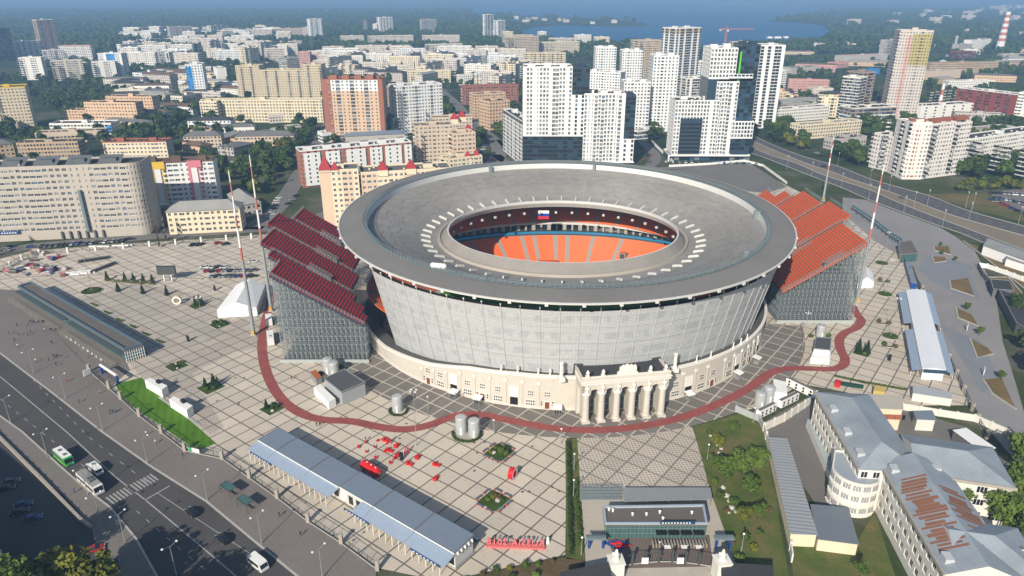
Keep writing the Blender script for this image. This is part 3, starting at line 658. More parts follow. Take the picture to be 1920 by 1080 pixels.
# entablature front with five arches
for i in range(5):
    u0,u1=US[i],US[i+1]; uc=(u0+u1)/2; r=(u1-u0)/2-1.0
    P=[(u0-1.0 if i else u0-1.6,13.9),(u0-1.0 if i else u0-1.6,10.95),(uc-r,10.95)]
    arc=[(uc-r*cos(pi*k/10),10.95+r*.72*sin(pi*k/10)) for k in range(11)]
    for vv,fl in ((90.2,0),):
        for k in range(10):
            a,c=arc[k],arc[k+1]
            b.face([(*K(a[0],vv),a[1]),(*K(c[0],vv),c[1]),(*K(c[0],vv),13.9),(*K(a[0],vv),13.9)],'limewash')
            b.face([(*K(a[0],84.2),a[1]),(*K(c[0],84.2),c[1]),(*K(c[0],vv),c[1]),(*K(a[0],vv),a[1])],'limewash')
    b.face([(*K(u0-1.6 if i==0 else u0,vv),10.95),(*K(uc-r,vv),10.95),(*K(uc-r,vv),13.9),(*K(u0-1.6 if i==0 else u0,vv),13.9)],'limewash')
    b.face([(*K(uc+r,vv),10.95),(*K(u1+1.6 if i==4 else u1,vv),10.95),(*K(u1+1.6 if i==4 else u1,vv),13.9),(*K(uc+r,vv),13.9)],'limewash')
kbox(b,-14,-13.2,84.2,90.2,10.95,13.9,'limewash'); kbox(b,13.2,14,84.2,90.2,10.95,13.9,'limewash')
b.build('colonnade_wall',STAD)
b=MB(); kbox(b,-14.4,14.4,83,90.7,13.9,14.3,'limewash_white'); kbox(b,-14.1,14.1,83.2,90.4,14.3,14.8,'limewash'); kbox(b,-14.6,14.6,83,90.9,14.8,15.1,'limewash_white')
kbox(b,-14.2,14.2,90.0,90.5,15.1,16.3,'limewash'); kbox(b,-14.2,-13.7,83,90.0,15.1,16.3,'limewash'); kbox(b,13.7,14.2,83,90.0,15.1,16.3,'limewash'); kbox(b,-14.3,14.3,89.9,90.6,16.3,16.5,'limewash_white'); b.build('cornice',STAD)
b=MB(); kbox(b,-13.7,13.7,77.5,90.0,15.12,15.3,'roof_dark'); kbox(b,-14.3,-11.5,77.5,81,12,16.2,'roof_dark'); kbox(b,11.5,14.3,77.5,81,12,16.2,'roof_dark'); kbox(b,-14.1,-13.7,81,83,12,15.9,'limewash'); kbox(b,13.7,14.1,81,83,12,15.9,'limewash'); b.build('colonnade_roof',STAD)
b=MB(); o=[(-4.2,0),(4.2,0),(4.2,.6),(3.4,.7),(3.5,2.6),(3.2,3.6),(2.4,3.3),(1.6,3.9),(.8,3.5),(0,4.2),(-1,3.7),(-2,3.8),(-2.6,3.1),(-3.2,3.3),(-3.4,1.2),(-4.2,.6)]
f=lambda p,v:(*K(p[0]*.78+.3,v),16.5+p[1]*.8); n=len(o)
b.face([f(p,90.4) for p in o],'limewash_white'); b.face([f(p,89.5) for p in o][::-1],'limewash_white')
for i in range(n): b.face([f(o[i],90.4),f(o[i],89.5),f(o[(i+1)%n],89.5),f(o[(i+1)%n],90.4)][::-1],'limewash_white')
for q in range(9): b.lathe(K(-1.8+.5*q,90.42),[(.2,17),(.28,17.9),(.17,18.6),(.16,18.9),(0,19.1)],7,'limewash_white')
b.build('sculpture_group',STAD)
for u in (-12.4,-7.5,7.6,12.6):
    b=MB(); c=K(u,90.2); b.obox(c,CA,1.5,1.2,16.5,17.0,'limewash_white'); b.lathe(c,[(.35,17.0),(.3,17.3),(.58,17.8),(.48,18.3),(.25,18.5),(.3,18.7),(0,18.9)],10,'limewash_white'); b.build('vase',STAD)
for u in (-19.0,18.5):
    b=MB(); c=K(u,83.2); b.obox(c,CA,2.4,2.0,12,13.3,'limewash_white'); b.lathe(c,[(.75,13.3),(.6,14),(.5,17.6),(.7,18),(.7,18.4),(0,18.5)],12,'limewash_white'); b.build('pedestal_column',STAD)
for i in range(5):
    u=(US[i]+US[i+1])/2; b=MB(); kbox(b,u-1.5,u+1.5,84.1,84.35,.6,10.4,'blue_glass')
    for du in (-1.5,-.5,.5,1.5): kbox(b,u+du-.1,u+du+.1,84.3,84.5,.6,10.4,'steel')
    for z in (2.8,5.2,6.0,8.2,10.2): kbox(b,u-1.5,u+1.5,84.3,84.48,z,z+.25,'steel')
    b.build('tall_window',STAD)
for deg in (-63.5,-94.2,-112,-118,-47,-37):     # small turnstile shelters at the wall
    x,y=WL(R(deg),2.4,0)[:2]; t=thing('entrance_shelter','small white shelter at the stadium wall, '+{-63.5:'just past the colonnade',-94.2:'beside the green door cabinet',-112:'in front of the open gate',-118:'where the curved wall turns away',-47:'under the long white canopy',-37:'at the far bend of the wall'}[deg],'shelter',(SC[0]+x,SC[1]+y,0),rz=R(deg),group='entrance shelters')
    b=MB(); b.face([(-1.4,-1.5,2.6),(1.4,-1.5,2.2),(1.4,1.5,2.2),(-1.4,1.5,2.6)],'white_trim'); b.face([(-1.4,-1.5,2.68),(1.4,-1.5,2.28),(1.4,1.5,2.28),(-1.4,1.5,2.68)],'white_trim'); t.pop('_w',None); b.build('shelter_roof',t)
    for sx in (-1.2,1.2):
        for sy in (-1.3,1.3): b=MB(); b.tube((sx,sy,0),(sx,sy,2.4),.06,.06,5,'steel'); b.build('post',t)
    b=MB()
    for j in range(3): b.box(-.9,-1+.8*j,0,.9,-.8+.8*j,1.0,'steel')
    b.build('turnstile',t)
# ================================================================ temporary stands outside the two ends
def temp_stand(name,label,x0,z0,s,blocks,aisle,boxes,seat,front_y,xr,cell,seatdark):
    S=thing(name,label,'stand',(sum(xr)/2,front_y,0)); zf=lambda x:z0+s*(x-x0)
    sg=1 if s>0 else -1
    for (xa,xb,ya,yb) in blocks:
        b=MB(); x=xa; pitch=1.06; nrow=int((xb-xa)/pitch)
        for k in range(nrow):
            xx=xa+pitch*k; z=zf(xx+pitch/2)
            b.box(xx,ya,z-1.1,xx+pitch,yb,z,seatdark)                       # tread
            q=xx+(pitch-.50 if s>0 else 0); b.box(q,ya+.15,z,q+.50,yb-.15,z+.30,seat)
            q2=xx+(pitch-.16 if s>0 else 0); b.box(q2,ya+.15,z+.3,q2+.16,yb-.15,z+.58,seat)
        b.build('seat_block',S)
        # rail round the block's top and sides
        b=MB(); xe=xb if s>0 else xa
        P=[(xa,ya),(xb,ya)] if ya<=front_y+1 else []
        for (px,py,qx,qy) in ([(xe,ya,xe,yb)]+([(xa,ya,xb,ya)] if P else [])):
            L=math.hypot(qx-px,qy-py); n=max(2,int(L/1.1)); pts=[(px+(qx-px)*i/n,py+(qy-py)*i/n) for i in range(n+1)]
            for i,(u,v) in enumerate(pts):
                z=zf(u)+.1; b.tube((u,v,z-.4),(u,v,z+1.3),.05,.05,4,'galvanised',False)
                if i: 
                    for h in (.5,.9,1.3): b.tube((pts[i-1][0],pts[i-1][1],zf(pts[i-1][0])+h),(u,v,zf(u)+h),.045,.045,4,'galvanised',False)
        b.build('guard_rail',S)
    for (xa,xb,ya,yb) in aisle:
        b=MB(); n=int((xb-xa)/.53)
        for k in range(n):
            xx=xa+(xb-xa)*k/n; z=zf(xx+.26); b.box(xx,ya,z-1,xx+(xb-xa)/n,yb,z+.02,'aisle_grey')
        for yy in (ya+.1,yb-.1):
            m_=int((xb-xa)/2)
            for k in range(m_): 
                u,u2=xa+(xb-xa)*k/m_,xa+(xb-xa)*(k+1)/m_
                b.tube((u,yy,zf(u)+1),(u2,yy,zf(u2)+1),.05,.05,4,'galvanised',False); b.tube((u,yy,zf(u)),(u,yy,zf(u)+1),.04,.04,4,'galvanised',False)
        b.build('aisle_stair',S)
    for (xa,xb,ya,yb) in boxes:
        b=MB(); z=zf(xa if s<0 else xb)-.6; zl=min(zf(xa),zf(xb))-.4
        b.box(xa,ya,zl,xb,yb,zl+1.6,'dark_steel')
        for yy in (ya,yb):
            for k in range(8):
                u=xa+(xb-xa)*k/7; b.tube((u,yy,zf(u)),(u,yy,zf(u)+1.9),.06,.06,4,'galvanised',False)
            for h in (.6,1.2,1.9): b.tube((xa,yy,zf(xa)+h),(xb,yy,zf(xb)+h),.06,.06,4,'galvanised',False)
        b.build('vomitory',S)
    # scaffold
    gm=lambda j:'galvanised' if j<1 else 'galvanised_shaded'  # inner tubes are the same steel, coloured darker for the shade inside
    def z_at(x,y):
        for (xa,xb,ya,yb) in blocks+aisle:
            if xa-.3<=x<=xb+.3 and ya-.3<=y<=yb+.3: return zf(x)-1.1
        return None
    b=MB(); y1=max(q[3] for q in blocks); X0=min(q[0] for q in blocks); X1=max(q[1] for q in blocks)
    xs=[X0+cell*k for k in range(int((X1-X0)/cell)+1)]
    ys=[front_y+.2]; 
    while ys[-1]<y1-3: ys.append(ys[-1]+(1.6 if len(ys)<8 else 3.2))
    H={}
    for i,x in enumerate(xs):
        for j,y in enumerate(ys): H[i,j]=z_at(x,y)
    for (i,j),h in H.items():
        if h is None: continue
        edge=(j<8) or (s<0 and i<4) or (s>0 and i>len(xs)-5) or i%3==0
        if not edge: continue
        x,y=xs[i],ys[j]; r=.085 if j<2 else .07; b.tube((x,y,0),(x,y,h),r,r,4,gm(j),False)
        if j<8 or (s<0 and i<4) or (s>0 and i>len(xs)-5):
            h2=H.get((i+1,j))
            if h2 is not None:
                z=.4; k=0; x2=xs[i+1]
                while z<min(h,h2)-.2:
                    b.tube((x,y,z),(x2,y,z),.055,.055,4,gm(j),False)
                    zt=min(z+cell,min(h,h2))
                    if (k+j)%2: b.tube((x,y,z),(x2,y,zt),.05,.05,4,gm(j),False)
                    else: b.tube((x2,y,z),(x,y,zt),.05,.05,4,gm(j),False)
                    z+=cell; k+=1
            h3=H.get((i,j+1))
            if h3 is not None and (j==0 or i<4 or i>len(xs)-5):
                z=.4; k=0; y2=ys[j+1]
                while z<min(h,h3)-.2:
                    b.tube((x,y,z),(x,y2,z),.045,.045,4,'galvanised',False)
                    if k%2: b.tube((x,y,z),(x,y2,min(z+cell,h3)),.04,.04,4,'galvanised',False)
                    z+=cell; k+=1
    b.build('scaffolding',S)
    b=MB(); b.face([(xr[0],front_y+1,.02),(xr[1],front_y+1,.02),(xr[1],y1,.02),(xr[0],y1,.02)],'terrace_dark'); b.build('shade_sheet',S)  # dark sheet laid under the stand in place of the shade there
    b=MB(); b.box(xr[0]-.4,front_y-.25,0,xr[1]+.4,front_y-.15,1.3,mat('scaffold_fence',(.33,.36,.36),.6,.15,.5)); b.build('base_fence',S)
    return S
temp_stand('temporary_stand','temporary scaffold stand with orange seats coloured maroon for shade, beside the white tent',-84,34.3,-.61,
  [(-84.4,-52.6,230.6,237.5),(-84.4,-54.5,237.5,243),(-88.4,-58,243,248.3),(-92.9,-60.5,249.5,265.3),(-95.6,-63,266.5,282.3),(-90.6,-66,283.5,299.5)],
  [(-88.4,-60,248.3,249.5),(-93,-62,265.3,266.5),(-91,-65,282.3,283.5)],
  [(-76,-68,248.2,251.2),(-77.5,-69.5,265,268),(-79.5,-71.5,282,285)],'seat_orange_shaded',230.6,(-84.4,-52.6),1.7,'stand_deck')
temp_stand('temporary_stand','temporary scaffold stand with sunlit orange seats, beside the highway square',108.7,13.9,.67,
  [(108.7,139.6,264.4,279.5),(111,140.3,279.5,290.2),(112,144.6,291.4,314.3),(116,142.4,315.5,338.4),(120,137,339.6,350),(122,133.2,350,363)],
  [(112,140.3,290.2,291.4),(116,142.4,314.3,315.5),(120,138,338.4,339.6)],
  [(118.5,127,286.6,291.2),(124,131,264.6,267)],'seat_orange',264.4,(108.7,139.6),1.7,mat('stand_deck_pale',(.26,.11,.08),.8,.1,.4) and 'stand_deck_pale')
def clear_pl(x,y): return not (480<x<900 and y>790+(x-490)*.52-30 and y<830+(x-490)*.58+20)
# ================================================================ greenery prototypes
leaf_mat('leaves_mid',(.026,.052,.012),(.075,.115,.022)); leaf_mat('leaves_yellow',(.065,.085,.012),(.15,.15,.022)); leaf_mat('leaves_dark',(.015,.034,.011),(.04,.07,.018)); leaf_mat('needles',(.012,.030,.012),(.03,.055,.018)); leaf_mat('dry_shrub',(.09,.07,.03),(.16,.11,.045)); leaf_mat('leaves_fresh',(.04,.075,.012),(.11,.165,.03))
def clump_mesh(name,lobes,n,s,m,seed,flat=.0):
    r=random.Random(seed); v=[];f=[]
    tot=sum(l[3]**2 for l in lobes)
    for l in lobes:
        for _ in range(max(3,int(n*l[3]**2/tot))):
            d=Vector((r.gauss(0,1),r.gauss(0,1),r.gauss(0,1)))
            if d.length<.01: continue
            d.normalize(); k=.45+.6*r.random()**.6; sz=l[4] if len(l)>4 else .85
            p=Vector((l[0]+d.x*l[3]*k,l[1]+d.y*l[3]*k,l[2]+d.z*l[3]*k*sz))
            nn=(d+Vector((r.gauss(0,.5),r.gauss(0,.5),r.gauss(0,.5)+.25))).normalized(); t=nn.orthogonal().normalized(); t=(Matrix.Rotation(r.random()*6.28,3,nn)@t); u=nn.cross(t); q=s*(.6+.8*r.random()); i=len(v)
            v+= [tuple(p-t*q-u*q*.7),tuple(p+t*q-u*q*.6+nn*q*.25),tuple(p+t*q*.8+u*q*.8),tuple(p-t*q*.7+u*q*.7-nn*q*.25)]; f.append((i,i+1,i+2,i+3))
    me=bpy.data.meshes.new(name); me.from_pydata(v,[],f); me.materials.append(MATS[m]); me.update(); return me
def lobes_for(h,r,seed,n=9,base=.28):
    q=random.Random(seed); L=[(0,0,h*.62,r*.78)]
    for k in range(n):
        a=6.28*k/n+q.random()*.8; rr=r*(.35+.4*q.random()); L.append((rr*cos(a),rr*sin(a),h*(base+.18+.5*q.random()),r*(.3+.28*q.random())))
    L.append((r*.1,-r*.1,h*.86,r*.42)); return L
def trunk_mesh(h,r,seed):
    q=random.Random(seed); b=MB(); x=y=0; pz=0; pr=r
    for k in range(4):
        nx,ny,nz,nr=x+q.uniform(-.2,.2),y+q.uniform(-.2,.2),h*.16*(k+1),r*(1-.2*(k+1)); b.tube((x,y,pz),(nx,ny,nz),pr,nr,6,'bark',False); x,y,pz,pr=nx,ny,nz,nr
        if k>0:
            for j in range(2):
                a=q.random()*6.28; b.tube((x,y,pz),(x+h*.2*cos(a),y+h*.2*sin(a),pz+h*.2),pr*.6,pr*.15,5,'bark',False)
    return b.mesh('trunk')
class TreeKind:
    def __init__(s,h,r,n,sz,m,seeds,nm='tree',base=.28):
        s.v=[(clump_mesh('crown',lobes_for(h,r,q,base=base),n,sz,m,q),trunk_mesh(h,max(.16,h*.018),q)) for q in seeds]; s.nm=nm
    def make(s,loc,label,group,sc=1.,sz=None,cat='tree',nm=None,i=None):
        c,t=s.v[rnd.randrange(len(s.v)) if i is None else i]; o=thing(nm or s.nm,label,cat,loc,group,rnd.random()*6.28,False)
        o.scale=(sc,sc,sz or sc*rnd.uniform(.9,1.12)); link('crown',c,o); link('trunk',t,o); return o
near_tree=TreeKind(9,3.4,1500,.25,'leaves_fresh',(1,2,3)); bright_tree=TreeKind(9,3.4,1700,.27,'leaves_yellow',(4,5)); 
def conifer_mesh(h,r,n,seed,m='needles',s=.16):
    q=random.Random(seed); v=[];f=[]
    for _ in range(n):
        t=q.random()**.75; z=h*(.06+.94*t); a=q.random()*6.28; lay=(1-t)*(.72+.28*((z/h*11)%1)); rr=r*lay*(.35+.65*q.random()**.5)
        p=Vector((rr*cos(a),rr*sin(a),z-rr*.25)); d=Vector((cos(a),sin(a),-.35)).normalized(); u=Vector((-sin(a),cos(a),q.uniform(-.4,.4)));sz=s*(.7+.8*q.random())*(1.3-.6*t); i=len(v)
        v+= [tuple(p-d*sz-u*sz*.6),tuple(p+d*sz*1.2-u*sz*.3),tuple(p+d*sz*1.2+u*sz*.3),tuple(p-d*sz+u*sz*.6)]; f.append((i,i+1,i+2,i+3))
    me=bpy.data.meshes.new('crown'); me.from_pydata(v,[],f); me.materials.append(MATS[m]); me.update(); return me
CON=[(conifer_mesh(4,1.15,750,s),trunk_mesh(2,.1,s)) for s in (11,12,13)]
def conifer(loc,label,group=None,sc=1.,nm='conifer'):
    c,t=CON[rnd.randrange(3)]; o=thing(nm,label,'conifer',loc,group,rnd.random()*6,False); o.scale=(sc,)*3; link('crown',c,o); link('trunk',t,o); return o
SHR=[clump_mesh('foliage',[(0,0,.45,.75),(.35,.2,.6,.5),(-.3,.25,.5,.5)],260,.13,m,s) for s,m in ((21,'leaves_mid'),(22,'leaves_fresh'),(23,'leaves_yellow'),(24,'dry_shrub'),(25,'leaves_dark'))]
def shrub(loc,label,group=None,sc=1.,k=0,flat=1.):
    o=link('shrub',SHR[k]); o.location=loc; o.scale=(sc,sc,sc*flat); o.rotation_euler=(0,0,rnd.random()*6); return tag(o,label,'shrub',group)
def hedge(name,label,line,w,h,m,seed,cat='hedge',n_per=34):
    L=[]; P=[Vector(p) for p in line]
    for i in range(len(P)-1):
        l=(P[i+1]-P[i]).length; k=max(1,int(l/(w*.5)))
        for j in range(k): q=P[i].lerp(P[i+1],(j+.5)/k); L.append((q.x+rnd.uniform(-.1,.1)*w,q.y+rnd.uniform(-.1,.1)*w,h*.5,w*.5,h/w))
    me=clump_mesh(name,L,n_per*len(L),.16 if w<3 else .3,m,seed); return tag(link(name,me),label,cat)
def boulder(loc,label,sc,group=None):
    b=bmesh.new(); bmesh.ops.create_icosphere(b,subdivisions=2,radius=1)
    for v in b.verts: v.co*=1+.35*noise.noise(v.co*1.3+Vector(loc)*.7); v.co.z*=.7
    me=bpy.data.meshes.new('boulder'); b.to_mesh(me); b.free(); me.materials.append(mat('pale_stone',(.42,.40,.37),.9,.2,.6)); o=link('boulder',me); o.location=loc; o.scale=(sc,)*3; return tag(o,label,'boulder',group)
# ================================================================ objects on the plaza
def bench(loc,rz,label,group):
    global _bench
    try: o=copy_tree(_bench)
    except NameError:
        o=thing('bench',label,'bench',loc,group,0,False); b=MB(); b.box(-1.1,-.28,.40,1.1,.28,.48,mat('bench_grey',(.10,.12,.15),.6)); b.build('seat',o)
        for s in (-1,1): b=MB(); b.box(s*.95-.2,-.32,0,s*.95+.2,.32,.40,mat('bench_red',(.42,.05,.045),.5)); b.build('bench_end',o)
        _bench=o
    o.location=loc; o.rotation_euler=(0,0,rz); o['label']=label; return o
def bed(c,s,label,m='grass',rz=GRID_A+R(0),sy=None):
    b=MB(); b.obox(c,rz,s,sy or s,0,.16,'kerb'); b.obox(c,rz,s-.3,(sy or s)-.3,.16,.2,m); return tag(b.build('planting_bed'),label,'planting bed')
BD=[(331,687,6.2,'square grass bed with a boulder near the end of the dark glass pavilion'),(395,727,7,'square grass bed with three young spruces beside two white kiosks'),(510,767,6,'square grass bed at the bend of the red path'),(936,849,6.6,'square planted bed ringed by benches beside the twin silos'),(926,939,6.6,'square planted bed ringed by benches beside the big letters'),(1616,662,5.6,'square grass bed with two young spruces inside the red path loop'),(412,609,6.4,'bushy square bed between the white tent and a tall lamp')]
for x,y,s,l in BD: bed(G2(x,y),s,l)
def around(px,py,dx,dy): g=G(px,py); return (g.x+dx,g.y+dy,.15)
for (x,y,dx,dy,sc,l) in ((395,727,-2,.6,.9,'young spruce at the road end of the kiosk bed'),(395,727,.6,1.5,1.15,'tallest young spruce in the bed beside the kiosks'),(395,727,2.2,.8,.95,'young spruce at the stadium end of the kiosk bed'),(510,767,-1.8,.2,.9,'slim spruce in the bed at the red path bend'),(1616,662,-1.3,.3,1.4,'young spruce in the red path loop bed, nearer the grey shed'),(1616,662,1.6,-.2,1.35,'young spruce in the red path loop bed, nearer the white hall'),(370,572,-1,.5,1,'spruce in the clump under the lamp mast by the tent'),(370,572,.8,.8,1.1,'taller spruce in the clump under the lamp mast by the tent'),(370,572,2.4,-.2,.9,'spruce on the tent side of the clump under the lamp mast')): conifer(around(x,y,dx,dy),l,sc=sc)
for (x,y,dx,dy,k,sc,l) in ((395,727,-.8,-1.6,1,1.2,'round shrub at the near corner of the kiosk bed'),(395,727,1.3,-1.2,1,1.0,'low shrub beside the white flowers of the kiosk bed'),(510,767,.6,.8,0,1.7,'broad shrub in the bed at the red path bend'),(331,687,-1.8,.3,3,1.1,'brown shrub in the bed with the boulder'),(331,687,.4,-1,4,1.0,'dark shrub beside the boulder in its bed'),(331,687,.8,2.6,2,1.0,'yellow sapling behind the boulder bed'),(412,609,-2.2,.6,0,1.5,'round bush at the road end of the tent bed'),(412,609,.2,1.3,0,1.5,'round bush at the back of the tent bed'),(412,609,1.8,0,0,1.7,'biggest bush of the tent bed'),(412,609,0,-1.4,1,1.1,'low bush at the front of the tent bed'),(936,849,-2.4,-.2,2,1.0,'yellow shrub in the bench bed by the silos'),(936,849,1.4,-.6,0,2.1,'large dark shrub in the bench bed by the silos'),(936,849,-.6,1.6,0,1.5,'shrub at the back of the bench bed by the silos'),(936,849,1.9,1.2,0,1.7,'tall shrub on the path side of the bench bed by the silos'),(926,939,-.2,1.0,2,1.3,'yellowish sapling in the bench bed by the letters'),(926,939,1.3,.6,3,1.0,'reddish shrub in the bench bed by the letters'),(926,939,-1.6,0,1,.9,'low shrub in the bench bed by the letters'),(926,939,2.3,-.2,1,.8,'small shrub at the end of the bench bed by the letters'),(370,572,-1.2,-1.2,1,1.1,'low bush under the lamp mast by the tent'),(370,572,1,-1,0,1.1,'dark bush under the lamp mast by the tent'),(1616,662,.2,-1.2,1,.9,'low shrub between the spruces in the red path loop')): shrub(around(x,y,dx,dy),l,sc=sc,k=k)
bed(G2(370,574),5.6,'grassy square bed under the lamp mast by the tent')
for x,y,s,l in ((328,684,.8,'pale boulder upright in the square grass bed'),(333,692,.45,'small pale stone in the square grass bed'),(511,772,.6,'pale boulder in the bed at the red path bend'),(926,850,.7,'pale boulder in the bench bed by the silos'),(933,940,.7,'pale boulder in the bench bed by the letters'),(412,613,.4,'small pale stone in the tent bed')): g=G(x,y); boulder((g.x,g.y,.35),l,s)
for (x,y,what) in ((936,849,'silos'),(926,939,'letters')):
    g=G(x,y); k=0
    for sd in range(4):
        a=GRID_A+sd*R(90)
        for t in (-1.6,1.6):
            bench((g.x+cos(a)*3.9-sin(a)*t,g.y+sin(a)*3.9+cos(a)*t,0),a+R(90),f'{ORD[k]} red-ended grey bench round the bed by the {what}, counting round clockwise','benches round planted beds'); k+=1
# row of small flower strips beside the dark pavilion
for k,(x,y) in enumerate(((176,572),(201,587),(224,601),(249,613),(273,627),(299,641))):
    g=G(x,y); bed((g.x,g.y),5.2,f'{ORD[k]} narrow flower strip along the dark glass pavilion, from the goods end',sy=1.2)
    for j in range(3): shrub((g.x-1.6+1.6*j,g.y+1.2-1.1*j,.15),f'low plants in the {ORD[k]} flower strip along the dark glass pavilion','flower strip plants %d'%k,.5+.12*j,1+(j+k)%2)
for k,(x,y,l) in enumerate(((222,546,'lone young spruce behind the screen hedge, road side'),(268,550,'lone young spruce in the middle of the row by the hedge'),(313,553,'lone young spruce closest to the yellow ring sculpture'))):
    g=G(x,y); conifer((g.x,g.y,.0),l,sc=1.15); bed((g.x+.2,g.y-.8),2.6,'small grass patch under the '+l.split(',')[0][5:],sy=1.3)
hl=[G2(197,527),G2(245,531),G2(292,534)]; hedge('hedge','long low clipped hedge in front of the black display board',hl,2.2,1.6,'leaves_yellow',5)
for k,t in enumerate((.02,.38,.55,.74,.92)):
    p=Vector(hl[0]).lerp(Vector(hl[2]),t); conifer((p.x,p.y+1.2,0),f'{ORD[k]} small spruce along the long low hedge, from its road end',sc=1.2)
q_=random.Random(3); B_=MB(); B_.box(-.35,-.35,0,.35,.35,.012,'dark_steel'); dm=B_.mesh('drain_cover')
for k in range(46):
    x,y=((q_.uniform(620,1050),q_.uniform(815,1040)) if k<22 else (q_.uniform(250,480),q_.uniform(640,760)) if k<32 else (q_.uniform(700,1400),q_.uniform(770,800)))
    g=G(x,y)
    if clear_pl(x,y): o=link('drain_cover',dm); o.location=(g.x,g.y,.012); o.rotation_euler=(0,0,GRID_A); tag(o,'small dark drain cover set in the plaza slabs','drain cover','plaza drain covers')
# round planted beds with flood posts
def round_bed(px,r,label):
    g=G(*px); b=MB(); b.lathe((g.x,g.y),[(r,0,'kerb'),(r,.25,'kerb'),(r-.25,.27,'grass'),(0,.3,'grass')],28,'kerb'); t=tag(b.build('planting_bed'),label,'planting bed')
    return g
def ring_hedge(px,r,label,h=.8,k=12,a0=0,a1=6.28):
    g=G(*px); return hedge('hedge',label,[(g.x+r*cos(a0+(a1-a0)*i/k),g.y+r*sin(a0+(a1-a0)*i/k)) for i in range(k+1)],.9,h,'leaves_mid',int(px[0]))
for px,r,l in (((172,546),4.6,'the parked goods'),((1653,494),3.2,'the blue containers'),((1659,552),3.2,'the white tent cover'),((1669,631),3.2,'the long white hall')):
    round_bed(px,r,f'round bed with a low hedge and a lamp post beside {l}'); ring_hedge(px,r*.72,f'ring of low shrubs round the lamp post beside {l}',.8)
# silos
def silo(px,r,h,label,m='galvanised_pale'):
    mat('galvanised_pale',(.42,.44,.45),.5,.08,.5,.5,.2,lines=(0,.6,.08,.9))
    g=G(*px); t=thing('silo',label,'silo',(g.x,g.y,0),world_parts=False); b=MB(); b.lathe((0,0),[(r,0),(r,h),(r*.95,h+.15)],28,m); b.build('tank',t,smooth=False)
    b=MB(); b.lathe((0,0),[(r*.97,h+.1),(r*.5,h+.35),(0,h+.4)],28,'galvanised_pale'); b.build('lid',t)
    b=MB(); b.box(-.25,-r-.12,0,.25,-r+.02,h*.5,'white_trim'); b.build('access_panel',t); return t
for px,r,h,l in (((616,697),1.75,5.2,'pale ribbed silo behind, of the two next to the grey shed'),((627,703),1.75,5.0,'pale ribbed silo in front, of the two next to the grey shed'),((746,769),1.7,5.2,'single pale silo inside a low round hedge'),((865,810),1.75,5.4,'pale silo of the twin pair, on the red chair side'),((889,815),1.75,5.2,'pale silo of the twin pair, on the colonnade side'),((1424,762),1.8,5.2,'pale silo at the outer corner of the cooling plant'),((1440,752),1.8,5.4,'middle pale silo in the cooling plant'),((1537,632),1.7,5.0,'pale silo standing behind the grey-roofed white box')): silo(px,r,h,l)
ring_hedge((747,771),2.9,'low curved hedge half round the single silo',.7,10,R(150),R(390)); ring_hedge((876,814),4.4,'low curved hedge in front of the twin silos',.8,14,R(170),R(375)); g=G(876,815); 
b=MB(); b.lathe((g.x,g.y),[(3.9,.06),(0,.07)],30,'lip_ridge'); tag(b.build('plinth'),'pale round plinth under the twin silos','plinth')
# grey shed and its neighbours
def shed(name,label,corners,z,wm,rm,cat='shed',over=.25,extra=None,par=.25):
    """corners are roof pixels at height z"""
    P=[G2(x,y,z) for x,y in corners]
    A=sum(P[i][0]*P[(i+1)%4][1]-P[(i+1)%4][0]*P[i][1] for i in range(4))
    if A<0: P=P[::-1]
    c=(sum(p[0] for p in P)/4,sum(p[1] for p in P)/4); t=thing(name,label,cat,(c[0],c[1],0)); b=MB(); b.prism(offset(P,over),0,z-.1,wm); b.build('wall',t); b=MB(); b.prism(P,z-.1,z,rm)
    if par:
        I=offset(P,.3)
        for i in range(4): j=(i+1)%4; b.prism([P[i],P[j],I[j],I[i]],z+.002,z+par,'steel')
    b.build('roof',t); BLOCK.append(P); return t,P
shed('storage_shed','grey metal storage shed with flat dark roof beside the silos',[(607,710),(646,692),(686,717),(640,736)],5.0,mat('shed_panel',(.30,.32,.33),.6,.08,.3,lines=(R(52),1,.06,.85)),mat('shed_roof',(.075,.08,.085),.8,.15,.2))
shed('container','white container lying against the grey shed',[(588,726),(600,720),(629,747),(616,754)],2.8,'white_paint','white_trim','container',0,par=0)
shed('container','grey container with an orange end near the shed',[(581,697),(592,693),(603,706),(593,711)],2.6,'steel',mat('rust_orange',(.35,.10,.03)),'container',0,par=0)
shed('equipment_cabin','white technical cabin with a dark grey roof panel beside the red path',[(1529,632),(1559,634),(1557,657),(1525,654)],4.6,'white_paint','shed_roof','cabin')
shed('equipment_cabin','low pale annex in front of the grey-roofed technical cabin',[(1525,657),(1558,660),(1556,673),(1520,670)],2.4,'white_paint','white_trim','cabin',0,par=0)
for k,(c,l) in enumerate((([(271,712),(281,708),(314,723),(303,731)],'white kiosk container, the one closer to the glass pavilion'),([(317,748),(326,743),(361,760),(350,769)],'white kiosk container, the one further along the lawn'))):
    t,P=shed('kiosk',l,c,3.2,'white_paint','white_trim','kiosk',0,par=0); c=(sum(p[0] for p in P)/4,sum(p[1] for p in P)/4); b=MB(); b.obox((c[0]+.9,c[1]+.3),R(-38),1.8,1.2,3.2,4.1,'black'); b.build('cooling_unit',t); b=MB(); q=Vector(P[0]).lerp(Vector(P[1]),.5); b.obox(G2(306+48*k,733+38*k,0),R(20),2.0,.25,.3,2.6,'roof_light'); b.build('shutter',t)
bed(G2(335,770),1.0,'pale tiled strip under the kiosks'.replace('tiled','paved'),'kerb',sy=26,rz=R(50))
